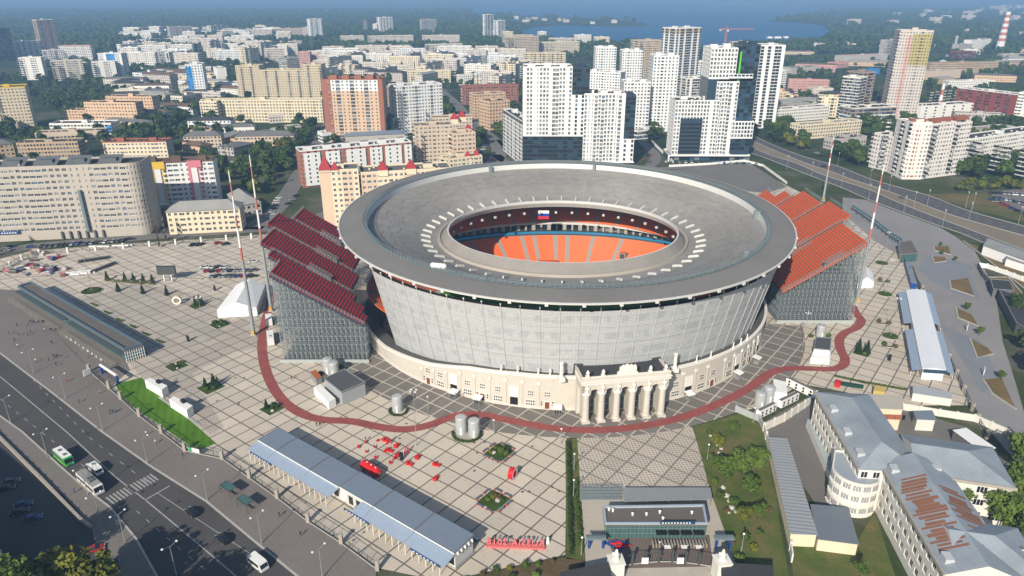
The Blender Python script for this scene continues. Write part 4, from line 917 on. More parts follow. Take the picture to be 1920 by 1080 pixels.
# long blue-roofed pavilion
mat('sign_blue',(.02,.06,.17),.5)
mat('blue_sheet',(.15,.19,.245),.5,.05,.06,.4); mat('blue_sheet_pale',(.27,.335,.43),.5,.05,.06,.4); mat('pav_wall',(.50,.50,.48),.6,.08,.3)
pz=5.2; A=Vector(G2(520,801,pz)); Bv=Vector(G2(888,1004,pz)); A2=Vector(G2(498,818,pz-1.0)); B2=Vector(G2(853,1033,pz-1.0)); ax=(Bv-A).normalized(); PL=(Bv-A).length; wy=Vector((ax.y,-ax.x)); PW=abs((Vector(G2(870,1010,pz-.3))-A).dot(wy)); PW=max(9,PW)
PAV=thing('market_pavilion','long market pavilion with pale blue metal roof running diagonally across the plaza','pavilion',(A.x,A.y,0)); BLOCK.append([tuple(A),tuple(Bv),tuple(Bv+wy*10),tuple(A+wy*10)])
def pv(u,w,z): q=A+ax*u+wy*w; return (q.x,q.y,z)
secs=[(0,.115),(.115,.31),(.31,.47),(.47,.64),(.64,.83),(.83,1.0)]; WM=7.0; WA=10.6
b=MB()
for k,(s0,s1) in enumerate(secs):
    u0,u1=PL*s0+.12,PL*s1-.12; dz=.0 if k<3 else .25
    b.face([pv(u0,-.3,pz-.2+dz),pv(u0,WM,pz-.6+dz),pv(u1,WM,pz-.6+dz),pv(u1,-.3,pz-.2+dz)],'blue_sheet'); b.face([pv(u0,-.3,pz-.3+dz),pv(u1,-.3,pz-.3+dz),pv(u1,WM,pz-.7+dz),pv(u0,WM,pz-.7+dz)],'steel')
    for (ua,ub) in ((u0-.12,u0+.2),): b.face([pv(ua,-.3,pz-.17+dz),pv(ua,WM,pz-.57+dz),pv(ub,WM,pz-.57+dz),pv(ub,-.3,pz-.17+dz)],'roof_grey')
    b.face([pv(u0,WM,pz-.6+dz),pv(u0,WM,pz-.95+dz),pv(u1,WM,pz-.95+dz),pv(u1,WM,pz-.6+dz)],'white_trim')
b.build('roof',PAV)
b=MB()
for (s0,s1) in ((0,.115),(.115,.31),(.31,.47),(.585,.64),(.64,.83),(.83,1.0)):
    u0,u1=PL*s0,PL*s1-.1; b.face([pv(u0,WM-.2,pz-1.0),pv(u0,WA,pz-1.8),pv(u1,WA,pz-1.8),pv(u1,WM-.2,pz-1.0)],'blue_sheet_pale'); b.face([pv(u0,WM-.2,pz-1.06),pv(u1,WM-.2,pz-1.06),pv(u1,WA,pz-1.86),pv(u0,WA,pz-1.86)],'steel')
b.build('awning_roof',PAV)
b=MB(); b.prism([pv(0,0,0)[:2],pv(0,WM-.6,0)[:2],pv(PL-.3,WM-.6,0)[:2],pv(PL-.3,0,0)[:2]],0,pz-.9,'pav_wall'); b.build('wall',PAV)
for k in range(34):
    u=PL*(k+.3)/34
    if .47<u/PL<.585: continue
    b=MB(); b.tube(pv(u,WA-.2,0),pv(u,WA-.2,pz-1.8),.09,.09,5,'white_trim'); b.build('post',PAV)
for k in range(26):
    u=PL*(k+.5)/26; b=MB(); q=pv(u,WM-.55,0); b.obox(q[:2],math.atan2(ax.y,ax.x),1.6,.12,.5,3.0,'dark_glass' if k%3 else 'white_trim'); b.build('window' if k%3 else 'door',PAV)
for (s0,s1) in ((.02,.15),(.55,.67),(.86,.985)):
    b=MB(); b.prism([pv(PL*s0,WA-.1,0)[:2],pv(PL*s0,WA+.15,0)[:2],pv(PL*s1,WA+.15,0)[:2],pv(PL*s1,WA-.1,0)[:2]],pz-2.5,pz-1.9,'sign_blue',bot=True)
    for j in range(7): u=PL*(s0+(s1-s0)*(.12+.12*j)); q=pv(u,WA+.17,0); b.obox(q[:2],math.atan2(ax.y,ax.x),.5,.04,pz-2.35,pz-2.1,'white_trim')
    b.build('fascia_sign',PAV)
b=MB(); q=pv(PL+.02,WM/2-.3,0); b.obox(q[:2],math.atan2(ax.y,ax.x),.5,WM-.3,0,.2,'steel')
for j in range(5): q=pv(PL+.2,.8+1.3*j,0); b.obox(q[:2],math.atan2(ax.y,ax.x),.5,.12,pz-1.3,pz-.5,'white_trim')
b.build('end_frame',PAV)
for s0,s1,l in ((.30,.40,'low glass windbreak behind the pavilion, between the red tank and the street end'),(.86,.98,'low glass windbreak behind the pavilion next to the big letters')):
    b=MB(); b.prism([pv(PL*s0,-3.2,0)[:2],pv(PL*s0,-3.0,0)[:2],pv(PL*s1,-3.0,0)[:2],pv(PL*s1,-3.2,0)[:2]],0,1.0,'green_glass'); b.prism([pv(PL*s0,-3.25,0)[:2],pv(PL*s0,-2.95,0)[:2],pv(PL*s1,-2.95,0)[:2],pv(PL*s1,-3.25,0)[:2]],1.0,1.12,'white_trim'); tag(b.build('windbreak'),l,'windbreak')
# dark glass pavilion along the square
mat('canopy_dark',(.05,.065,.075),.5,.2,.4)
gz=5.0; P=[G2(33,538,gz),G2(60,530,gz),G2(268,647,gz),G2(233,657,gz)]; GP=thing('glass_pavilion','long low checkpoint pavilion with dark flat roof and blue glass edges','pavilion',(*P[3],0)); P=P[::-1]; BLOCK.append(P)
b=MB(); b.prism(P,gz-.5,gz,mat('pavilion_roof',(.12,.105,.095),.9,.18,.15)); b.build('roof',GP); I=offset(P,.6)
b=MB(); 
for i in range(4): j=(i+1)%4; b.prism([P[i],P[j],I[j],I[i]],gz+.002,gz+.7,mat('edge_blue',(.075,.12,.16),.3,.1,.3))
b.build('parapet',GP)
b=MB(); b.prism(offset(P,.5),0,gz-.5,'green_glass'); b.build('glass_wall',GP)
pa,pb_=Vector(P[0]),Vector(P[3]); pc,pd=Vector(P[1]),Vector(P[2])   # 0 near-left 1 near-right
b=MB()
for k in range(9):
    q=pa.lerp(pc,k/8); b.tube((q.x,q.y,0),(q.x,q.y,gz-.5),.09,.09,4,'white_trim')
for z in (1.2,2.4,3.6): b.tube((*pa,z),(*pc,z),.06,.06,4,'white_trim')
b.build('glazing_frame',GP)
d=(pb_-pa).normalized(); nn=Vector((d.y,-d.x)); nn=nn if nn.dot(Vector((-1,-1)))>0 else -nn
b=MB(); L=(pb_-pa).length
for (f0,f1) in ((.0,.46),(.5,1.0)):
    a0=pa+d*L*f0; a1=pa+d*L*f1; b.face([(*(a0),gz-1.2),(*(a1),gz-1.2),(*(a1+nn*1.7),gz-1.6),(*(a0+nn*1.7),gz-1.6)],'canopy_dark')
    b.face([(*(a0),gz-1.15),(*(a0+nn*1.7),gz-1.55),(*(a1+nn*1.7),gz-1.55),(*(a1),gz-1.15)],'canopy_dark')
b.build('canopy',GP)
for k in range(46):
    f=.015+.97*k/45
    if .46<f<.5: continue
    q=pa+d*L*f+nn*4.2; b=MB(); b.obox(tuple(q),math.atan2(nn.y,nn.x),2.0,.22,.12,1.25,'lip_ridge'); b.build('turnstile',GP)
for s0,s1,n,l in (((45,547),(150,587),11,'far'),((119,629),(190,676),10,'near')):
    for k in range(n):
        p=Vector(G2(*s0)).lerp(Vector(G2(*s1)),k/(n-1)); b=MB(); b.obox(tuple(p),R(40),.55,.55,.12,.85,'white_trim'); b.obox(tuple(p),R(40),.4,.4,.85,1.0,'roof_light'); tag(b.build('bollard'),f'{ORD[k]} white bollard of the line before the checkpoint turnstiles, {"road-far stretch" if l=="far" else "stretch nearer the lawn"}','bollard','white bollards before the checkpoint')
# fence along the pavement
def fence(name,label,pts,h,z=.12,gap=None,pm='lip_ridge',rail='dark_steel',pstep=6.5,pil=.85):
    P=[Vector(p) for p in pts]; t=thing(name,label,'fence',(P[0].x,P[0].y,z)); 
    for i,p in enumerate(P): b=MB(); b.obox(tuple(p),0,pil,pil,z-.1,z+h+.35,pm); b.obox(tuple(p),0,pil+.15,pil+.15,z+h+.35,z+h+.5,pm); b.build('pillar',t)
    for i in range(len(P)-1):
        a,c=P[i],P[i+1]; l=(c-a).length; n=max(2,int(l/.55)); b=MB()
        for k in range(n+1): q=a.lerp(c,k/n); r=.035 if k%6 else .11; b.tube((q.x,q.y,z),(q.x,q.y,z+h),r,r,4,rail,False)
        for hh in (.25,h-.15): b.tube((*a,z+hh),(*c,z+hh),.06,.06,4,rail,False)
        b.tube((*a,z+.08),(*c,z+.08),.2,.2,4,'kerb',False); b.build('railing',t)
    return t
fp=[(168,697),(205,729),(227,749),(262,781),(303,812),(347,846),(417,861),(468,897),(520,934),(578,979),(640,1019),(708,1069)]
fence('plaza_fence','tall dark railing with pale pillars between pavement and plaza',pxs(fp),2.4)
b=MB(); g=G2(365,852); b.obox(g,R(-20),4,.15,.9,2.2,'white_trim'); b.obox((g[0]+.5,g[1]-.05),R(-20),1.2,.2,.9,2.2,'red_paint'); b.obox((g[0]-1.2,g[1]+.4),R(-20),1.2,.2,.9,2.2,mat('banner_green',(.05,.3,.12))); tag(b.build('banner'),'white, green and red banner tied to the plaza railing','banner')
g=G(212,712); t=thing('entry_arch','blue inflatable entry arch beside the turf lawn','arch',(g.x,g.y,0)); b=MB(); p0,p1=Vector(G2(192,700)),Vector(G2(222,720))
for q in (p0,p1): b.tube((q.x,q.y,0),(q.x,q.y,3.2),.45,.4,8,'blue_paint')
b.build('leg',t); b=MB(); b.tube((p0.x,p0.y,3.4),(p1.x,p1.y,3.4),.45,.45,8,'white_trim'); b.build('crossbar',t)
b=MB(); p=G2(165,705); b.obox(p,R(60),2.6,.3,.4,2.6,'white_trim'); tag(b.build('notice_board'),'white notice board standing by the fence end','board')
# white tents
def tent(name,label,corners,he,hr,axis01=True,cat='tent'):
    P=[Vector(G2(x,y)) for x,y in corners]; c=sum(P,Vector((0,0)))/4; t=thing(name,label,cat,(c.x,c.y,0)); mat('tent_white',(.74,.75,.76),.5,.03,.1); BLOCK.append([tuple(p) for p in P])
    b=MB(); b.prism([tuple(p) for p in P],0,he,'tent_white',top=False); r0=P[0].lerp(P[1],.5); r1=P[3].lerp(P[2],.5); e=.0
    b.face([(*P[0],he),(*P[1],he),(*r0,hr)],'tent_white'); b.face([(*P[2],he),(*P[3],he),(*r1,hr)],'tent_white'); b.build('wall',t)
    b=MB(); b.face([(*P[1],he),(*P[2],he),(*r1,hr),(*r0,hr)],'tent_white'); b.face([(*P[3],he),(*P[0],he),(*r0,hr),(*r1,hr)],'tent_white'); b.build('roof',t); return t
tent('event_tent','big white gabled event tent beside the shaded stand',[(409,596),(483,592),(499,548),(445,548)],3.6,6.6)
tent('event_tent','small white tent behind the right-hand lamp, against the orange stand'.replace('right-hand lamp','striped mast'),[(1606,541),(1637,539),(1634,520),(1608,520)],2.6,5.4)
# sculptures and street furniture on the plaza
def ring_sculpture(px,r,w,label,m,m2,rz):
    g=G(*px); b=MB(); n=28
    for k in range(n):
        a,a2=2*pi*k/n,2*pi*(k+1)/n
        for (ra,rb,ya,yb,mm) in ((r,r,-w,w,m),(r*.62,r,-w,-w,m2),(r,r*.62,w,w,m2),(r*.62,r*.62,w,-w,m)):
            q=lambda aa,rr,yy:(rr*cos(aa),yy,r+rr*sin(aa))
            b.face([q(a,ra,ya),q(a,rb,yb),q(a2,rb,yb),q(a2,ra,ya)],mm)
    o=b.build('ring_sculpture'); o.location=(g.x,g.y,0); o.rotation_euler=(0,0,rz); return tag(o,label,'sculpture')
ring_sculpture((961,897),1.75,.75,'big red ring sculpture with white rim near the hedge','red_paint','white_trim',R(65)); ring_sculpture((333,570),1.9,.7,'pale yellow ring sculpture beside the spruces',mat('cream_yellow',(.62,.48,.22),.6),'limewash_white',R(10))
g0,g1=Vector(G2(680,876)),Vector(G2(712,897)); t=thing('tank','long red tank with rounded end lying beside the blue pavilion','tank',(*g0,0)); b=MB(); dd=(g1-g0).normalized(); pr=[(-.1,.2),(0,.9),(.5,1.3),(1.2,1.42)]
q0=Vector((*g0,1.45)); L=(g1-g0).length; D=Vector((*dd,0)); last=(0,.5)
for s,r_ in ((.15,.95),(.5,1.3),(1.2,1.42),(L-1.2,1.42),(L-.5,1.3),(L-.1,.9),(L,.5)): b.tube(q0+D*last[0],q0+D*s,last[1],r_,16,'red_paint',True); last=(s,r_)
b.build('barrel',t); b=MB(); b.lathe((0,0),[(0,0)],3,'red_paint') if 0 else None
for s in (.3,.55,.8): q=q0+D*L*s; b.tube(q+Vector((0,0,1.35)),q+Vector((0,0,1.6)),.22,.2,8,'white_trim')
b.build('hatch',t); b=MB()
for s in (.2,.8): q=q0+D*L*s; b.obox((q.x,q.y),math.atan2(dd.y,dd.x),.5,2.4,0,.5,'dark_steel')
b.build('cradle',t); b=MB(); q=q0+D*(L+.02); b.tube(q-D*.1,q+D*.12,.42,.4,12,mat('brass',(.5,.32,.06),.4)); b.build('end_cap',t)
def zz(x,y): return G2(620+x/4.154,790+y/4.154)
b=MB(); b.prism([(-.35,-.3),(.35,-.3),(.35,.3),(-.35,.3)],.35,.5,'red_paint',bot=True); b.prism([(-.35,.2),(.35,.2),(.4,.35),(-.4,.35)],.5,1.05,'red_paint',bot=True); chair_m=b.mesh('red_seat')
lg=MB(); [lg.tube((x,y,0),(x,y,.36),.04,.04,4,'red_paint') for x in (-.3,.3) for y in (-.25,.25)]; chair_l=lg.mesh('chair_frame')
CH_=['beside a black-clad visitor','at the pavilion end of the group','in front of the pavilion shadow','closest to the red path','in the middle of the group','beside a red lounger','closest to the red tank','beside the black info pillar','below the black info pillar']
for k,(x,y) in enumerate(((275,172),(220,210),(280,245),(365,158),(345,208),(418,240),(352,295),(490,300),(468,332))):
    t=thing('red_chair','small red outdoor chair '+CH_[k],'chair',(*zz(x,y),0),'red plaza chairs',rnd.random()*6,False); link('seat',chair_m,t); link('chair_frame',chair_l,t)
b=MB(); b.prism([(-1.1,-.55),(1.1,-.55),(1.1,.55),(-1.1,.55)],.15,.55,'red_paint',bot=True); b.prism([(-1.1,-.55),(-.3,-.55),(-.3,.55),(-1.1,.55)],.55,1.0,'red_paint'); lou=b.mesh('cushion'); b=MB(); [b.box(x-.15,-.4,0,x+.15,.4,.15,'dark_steel') for x in (-.8,.8)]; louf=b.mesh('base')
LL=['beside the tallest red letter shape','behind the middle of the group','in the middle of the group','just behind the black info pillar','in front, past the black info pillar','between the pillar and the bare slabs','alone on the bare slabs, further back','alone on the bare slabs, closest to the pavilion']
for k,(x,y) in enumerate(((430,155),(515,195),(460,235),(525,268),(615,338),(680,285),(825,345),(820,450))):
    t=thing('red_lounger','red padded lounger '+LL[k],'lounger',(*zz(x,y),0),'red plaza loungers',GRID_A+R(90*(k%2)+20),False); link('cushion',lou,t); link('base',louf,t)
for k,(x,y,l) in enumerate(((452,178,'tall red A-frame figure at the back of the red chairs'),(592,250,'tall red A-frame figure next to the lamp mast shadow'))):
    g=zz(x,y); t=thing('letter_figure','%s'%l,'sculpture',(*g,0),rz=.4,world_parts=False)
    for s in (-1,1): b=MB(); b.tube((s*.8,0,0),(0,0,2.6),.2,.14,5,'red_paint'); b.build('leg',t)
    b=MB(); b.tube((-.45,0,1.0),(.45,0,1.0),.14,.14,5,'red_paint'); b.build('crossbar',t)
for px,l in (((753,862),'black info pillar among the red chairs'),((353,640),'black info pillar near the lamp mast by the glass pavilion'),((403,545),'black info pillar behind the white tent'),((1667,676),'black info pillar between the beds and the long white hall')):
    g=G(*px); t=thing('info_pillar',l,'info pillar',(g.x,g.y,0),rz=R(-30),world_parts=False); b=MB(); b.box(-.55,-.2,0,.55,.2,2.5,'black'); b.build('case',t); b=MB(); b.box(-.45,-.23,.9,.45,-.2,2.2,'dark_glass'); b.build('screen',t)
# big red letters seen from behind
cu=bpy.data.curves.new('t','FONT'); cu.body='RUSSIA 2018'; cu.size=2.3; cu.extrude=.22; cu.resolution_u=2; cu.align_x='CENTER'; cu.space_character=1.12
to=bpy.data.objects.new('t',cu); COL.objects.link(to); dg=bpy.context.evaluated_depsgraph_get(); tm=bpy.data.meshes.new_from_object(to.evaluated_get(dg)); bpy.data.objects.remove(to)
tm.materials.clear(); mat('letter_red',(.60,.16,.17),.5,.06); tm.materials.append(MATS['letter_red'])
a0,a1=Vector(G2(912,1023)),Vector(G2(1022,1027)); cc=(a0+a1)/2; LA=math.atan2((a1-a0).y,(a1-a0).x); w=max(v.co.x for v in tm.vertices)-min(v.co.x for v in tm.vertices); sc=(a1-a0).length*.97/w
t=thing('letter_sign','red standing letters on a red plinth, facing the stadium','letters',(cc.x,cc.y,0),rz=LA+pi,world_parts=False); o=link('lettering',tm,t); o.rotation_euler=(R(90),0,0); o.location=(0,0,.6); o.scale=(sc,sc*1.15,1)
hw_=(a1-a0).length/2; b=MB(); b.box(-hw_,-.8,0,hw_,.8,.6,mat('plinth_red',(.52,.13,.13),.6)); b.build('plinth',t)
g=G(1027,1018); b=MB(); b.lathe((g.x,g.y),[(.5,0),(.55,.5),(.3,1.0),(.4,1.4),(.2,1.9),(0,2.0)],8,'white_trim'); tag(b.build('mascot_stand'),'white statue standing at the end of the red letters','statue')
# lamp posts
def lamp_proto(h,arms,nm='street_lamp',head='white_trim'):
    t=thing(nm,'x','street lamp',(0,0,-50),world_parts=False); b=MB(); b.tube((0,0,0),(0,0,1.4),.16,.14,8,'galvanised'); b.tube((0,0,1.4),(0,0,h),.11,.06,8,'galvanised'); b.build('post',t)
    for (dx,dy,dz) in arms:
        b=MB(); b.tube((0,0,h-.3),(dx,dy,h+dz),.05,.04,5,'galvanised'); am=b.build('arm',t)
        b=MB(); b.lathe((dx*1.08,dy*1.08),[(0,h+dz-.2),(.3,h+dz-.14),(.3,h+dz+.04),(.15,h+dz+.15),(0,h+dz+.17)],8,head); b.build('lamp_head',am)
    return t
mat('globe_white',(.62,.62,.6),.3,.02)
LP=lamp_proto(8.6,((-1.6,0,.3),(1.6,0,.3)),head='globe_white'); first=set()
KIDS[LP.name]=list(LP.children)
rdir=math.atan2(rd.y,rd.x)
for k,px in enumerate(((64,700),(123,748),(193,808),(277,870),(389,938),(491,1019),(605,1084))):
    g=G(*px); put(LP,(g.x,g.y,.12),rdir+R(90),f'{ORD[k]} twin-headed street lamp along the fence-side pavement, starting from the square','street lamps on the fence side',first)
for k,px in enumerate(((20,792),(90,858),(165,928),(190,981),(235,1017),(331,1079))):
    g=G(*px); put(LP,(g.x,g.y,.12),rdir+R(90),f'{ORD[k]} street lamp along the car-park side pavement, starting from the picture corner','street lamps on the car park side',first)
MP=lamp_proto(19,((-.9,-.3,0),(.9,.3,0),(-.4,.8,.0),(.4,-.8,0)),'lamp_mast'); KIDS[MP.name]=list(MP.children); first2=set()
for px,l in (((387,642),'slim grey lamp mast on slabs before the tent, by the info pillar'),((172,545),'slim lamp mast rising from the round bed by the parked goods'),((781,836),'slim lamp mast beside the red chairs'),((1660,551),'slim lamp mast in the middle round bed beyond the orange stand'),((1670,630),'slim lamp mast in the round bed beside the long white hall'),((1655,493),'slim lamp mast in the round bed by the blue containers'),((1503,660),'slim lamp mast beside the grey-roofed cabin')):
    g=G(*px); put(MP,(g.x,g.y,0),rnd.random(),l,None,first2,1.0 if px[0]<1500 else .85)
SL=lamp_proto(5.2,((0,0,.1),),'park_lamp'); KIDS[SL.name]=list(SL.children); first3=set()
for px,l in (((926,815),'short lamp post behind the twin silos'),((1052,832),'short lamp post at the corner of the hedge'),((803,770),'short lamp post by the single silo'),((1412,792),'short lamp post at the tip of the garden lawn'),((1326,862),'short lamp post along the garden edge'),((1076,880),'short lamp post in the long hedge bed'),((1090,1040),'short lamp post at the near end of the hedge bed'),((1390,1033),'short lamp post in the garden near the gate house'),((1075,930),'short lamp post half way along the hedge bed')):
    g=G(*px); put(SL,(g.x,g.y,0),0,l,None,first3)
# striped floodlight masts
mat('mast_white',(.66,.66,.66),.5,.04); mat('mast_red',(.42,.15,.12),.5,.05)
def mast(px,h,label):
    g=G(*px); t=thing('floodlight_mast',label,'mast',(g.x,g.y,0),world_parts=False); r=lambda z:.78-.6*z/h
    b=MB(); b.tube((0,0,0),(0,0,h*.48),r(0),r(h*.48),14,'galvanised'); b.build('pole',t); z=h*.48; k=0
    while z<h-.1: z2=min(h,z+h*(.075 if k%2==0 else .115)); b=MB(); b.tube((0,0,z),(0,0,z2),r(z),r(z2),12,'mast_red' if k%2==0 else 'mast_white'); b.build('painted_band',t); z=z2; k+=1
    b=MB(); b.box(-1.0,-1.0,0,1.0,1.0,.6,'concrete'); b.box(-.6,-1.1,.6,.6,-.7,2.2,mat('yellow_box',(.5,.3,.03))); b.build('footing',t); b=MB(); b.tube((0,0,h),(0,0,h+1.6),.05,.03,4,'steel'); b.build('lightning_rod',t)
mast((476,628),65.8,'red and white striped mast standing on slabs beside the white tent'); mast((509,583),66.5,'red and white striped mast behind the tent, hugging the shaded stand'); mast((1606,566),60.5,'red and white striped mast at the corner of the orange stand'); mast((1543,377),42,'red and white striped mast behind the orange stand by the highway')
# display board
g=G(316,527); t=thing('display_board','black display board on white legs behind the low hedge','board',(g.x,g.y,0),rz=R(4),world_parts=False); b=MB(); b.box(-4.2,-.4,3.4,4.2,.4,7.6,'black'); b.build('panel',t); b=MB(); b.box(-4,-.44,3.6,4,-.4,7.4,'dark_steel'); b.build('screen',t)
for s in (-1.7,1.7): b=MB(); b.box(s-.2,-.3,0,s+.2,.3,3.4,'white_trim'); b.build('leg',t)
b=MB(); b.box(-2.6,-1.2,0,2.6,1.2,.3,'concrete'); b.build('base',t)
# pergola frames on the pavement
for px,l in (((430,927),'open metal bus shelter frame by the railing, the one nearer the crossing'),((462,953),'open metal bus shelter frame by the railing, the one past the first')):
    g=G(*px); t=thing('shelter_frame',l,'shelter',(g.x,g.y,.12),rz=rdir,world_parts=False)
    b=MB(); b.face([(-2.2,-1.1,2.5),(2.2,-1.1,2.5),(2.2,1.1,2.7),(-2.2,1.1,2.7)],'green_glass'); b.build('glass_roof',t)
    for sx in (-2.2,2.2):
        for sy in (-1.1,1.1): b=MB(); b.tube((sx,sy,0),(sx,sy,2.6),.07,.07,4,'dark_steel'); b.build('post',t)
    b=MB(); b.tube((-2.2,-1.1,2.55),(2.2,-1.1,2.55),.09,.09,4,'dark_steel'); b.tube((-2.2,1.1,2.75),(2.2,1.1,2.75),.09,.09,4,'dark_steel'); b.tube((-2.2,-1.1,2.55),(-2.2,1.1,2.75),.09,.09,4,'dark_steel'); b.tube((2.2,-1.1,2.55),(2.2,1.1,2.75),.09,.09,4,'dark_steel'); b.box(-1.8,.3,.4,1.8,.7,.5,'bark'); b.build('frame',t)
# entrance pavilion and gate at the near edge
ez=4.6; P=[G2(1134,983,ez),G2(1327,983,ez),G2(1320,947,ez),G2(1130,950,ez)]; EP=thing('entrance_pavilion','flat-roofed glass entrance pavilion facing the gate','pavilion',(*P[0],0)); BLOCK.append(P)
b=MB(); b.prism(P,ez-.6,ez-.15,'pavilion_roof'); b.build('roof',EP); I=offset(P,.5); b=MB()
for i in range(4): j=(i+1)%4; b.prism([P[i],P[j],I[j],I[i]],ez-.148,ez+.35,mat('edge_pale',(.30,.36,.42),.4,.1,.3))
b.build('parapet',EP); Q=offset(P,.4); b=MB(); b.prism(Q,0,ez-.6,'green_glass'); b.build('glass_wall',EP)
q0,q1=Vector(Q[0]),Vector(Q[1]); dv=(q1-q0).normalized(); nv=Vector((dv.y,-dv.x)); b=MB()
for k in range(25): p=q0.lerp(q1,k/24)+nv*.06; b.tube((*p,0),(*p,ez-.6),.06,.06,4,'pale_rail')
for z in (1.5,3.0,3.8): b.tube((*(q0+nv*.06),z),(*(q1+nv*.06),z),.06,.06,4,'pale_rail')
b.build('glazing_frame',EP)
for k in range(4):
    p=q0.lerp(q1,.5+.125*k); p2=q0.lerp(q1,.5+.125*k+.105); b=MB(); b.prism([tuple(p+nv*1.6),tuple(p2+nv*1.6),tuple(p2+nv*.1),tuple(p+nv*.1)],2.3,2.6,'black',bot=True); b.build('door_canopy',EP)
for k in range(18):
    p=q0.lerp(q1,.46+.53*k/17)+nv*2.6; b=MB(); b.obox(tuple(p),math.atan2(nv.y,nv.x),1.8,.2,0,1.1,'lip_ridge'); b.build('turnstile',EP)
b=MB(); p=q0.lerp(q1,.71)+nv*.55; b.obox(tuple(p),math.atan2(dv.y,dv.x),8.5,.25,ez+.2,ez+1.1,mat('sign_navy',(.02,.05,.09),.5))
for j in range(10): p=q0.lerp(q1,.56+.03*j)+nv*.7; b.obox(tuple(p),math.atan2(dv.y,dv.x),.4,.1,ez+.5,ez+.8,'white_trim')
b.build('fascia_sign',EP); 
for x,y in ((1142,957),(1149,959),(1186,966),(1212,966),(1237,962),(1243,974),(1297,963)): b=MB(); g=G(x,y,ez-.15); b.lathe((g.x,g.y),[(.25,ez-.15),(.25,ez+.5),(.4,ez+.55),(0,ez+.8)],7,'white_trim'); b.build('roof_vent',EP)
b=MB(); p=[G2(1170,940,2.2),G2(1336,936,2.2),G2(1332,914,2.2),G2(1167,914,2.2)]; b.prism(p,2.05,2.2,mat('ribbed_canopy',(.23,.25,.26),.6,.08,.3,lines=(R(4),.9,.15,.75)),bot=True); t=thing('ribbed_canopy','long grey ribbed canopy behind the entrance pavilion','canopy',(*p[0],0)); b.build('canopy_roof',t)
for f in (.02,.25,.5,.75,.98):
    for u,v in ((0,1),(3,2)): q=Vector(p[u]).lerp(Vector(p[v]),f); b=MB(); b.tube((*q,0),(*q,2.05),.08,.08,4,'steel'); b.build('post',t)
b=MB(); p=[G2(1087,939),G2(1165,938),G2(1165,914),G2(1087,914)]
for k in range(5): f=k/4; a_,c_=Vector(p[0]).lerp(Vector(p[3]),f),Vector(p[1]).lerp(Vector(p[2]),f); b.tube((*a_,.95),(*c_,.95),.07,.07,4,'pale_rail'); b.tube((*a_,.5),(*c_,.5),.05,.05,4,'pale_rail'); [b.tube((*a_.lerp(c_,j/8),0),(*a_.lerp(c_,j/8),.95),.05,.05,4,'pale_rail') for j in range(9)]
b.prism(p,.02,.25,'ribbed_canopy'); tag(b.build('wheelchair_ramp'),'folded ramp with handrails beside the ribbed canopy','ramp')
for px,l in (((1117,1027),'blue-legged metal gate frame on the hedge side of the pavilion'),((1355,1027),'blue-legged metal gate frame on the garden side of the pavilion')):
    g=G(*px); t=thing('metal_gate',l,'gate',(g.x,g.y,0),world_parts=False)
    for s in (-1.7,1.7): b=MB(); b.box(s-.25,-.3,0,s+.25,.3,3.0,'blue_paint'); b.build('leg',t)
    b=MB(); b.box(-2.4,-.8,3.0,2.4,.8,3.3,'pale_rail'); b.build('top_bar',t)
    b=MB()
    for j in range(9): b.box(-2.2+.5*j,-.1,3.3,-2.1+.5*j,.1,4.1,'green_glass')
    b.build('grille',t)
for px,l in (((1157,1024),'red and blue flag pile heaped near the pavilion corner'),):
    g=G(*px); t=thing('flag_pile',l,'flags',(g.x,g.y,0),world_parts=False)
    for k in range(9):
        a=rnd.uniform(-.8,.8); b=MB(); q=Vector((rnd.uniform(-2,2),rnd.uniform(-1.6,1.6),.3)); d_=Vector((cos(a),sin(a),rnd.uniform(-.1,.3))); b.tube(q-d_*1.5,q+d_*1.5,.26,.2,6,'red_paint' if k%2 else 'blue_paint'); b.build('rolled_flag',t)
for k,(x,y,l) in enumerate(((1251,1030,'white table nearest the scooter rider of three behind the gate'),(1283,1030,'middle white table of three behind the gate'),(1310,1030,'white table closest to the garden of three behind the gate'))):
    g=G(x,y); t=thing('table',l.replace('nearest the scooter rider','closest to the walking visitor'),'table',(g.x,g.y,0),'white tables by the gate',0,False); b=MB(); b.box(-.8,-.55,.72,.8,.55,.8,'white_trim'); b.build('table_top',t)
    for sx in (-.7,.7):
        for sy in (-.45,.45): b=MB(); b.tube((sx,sy,0),(sx,sy,.72),.03,.03,4,'steel'); b.build('leg',t)
gp=[G2(1160+175*t,1062-9*sin(pi*t)) for t in [k/7 for k in range(8)]]; fence('ornate_gate','black ornate curved iron gate between two white gate houses',gp,3.0,0,pil=.5,pm='dark_steel')
for k,(x,y) in enumerate(((1208,1058),(1274,1058))): b=MB(); g=G2(x,y); b.obox((g[0],g[1]-.45),0,1.6,.1,.6,2.4,'white_trim'); tag(b.build('notice_board'),('white panel on the iron gate, hedge-side one','white panel on the iron gate, garden-side one')[k],'board')
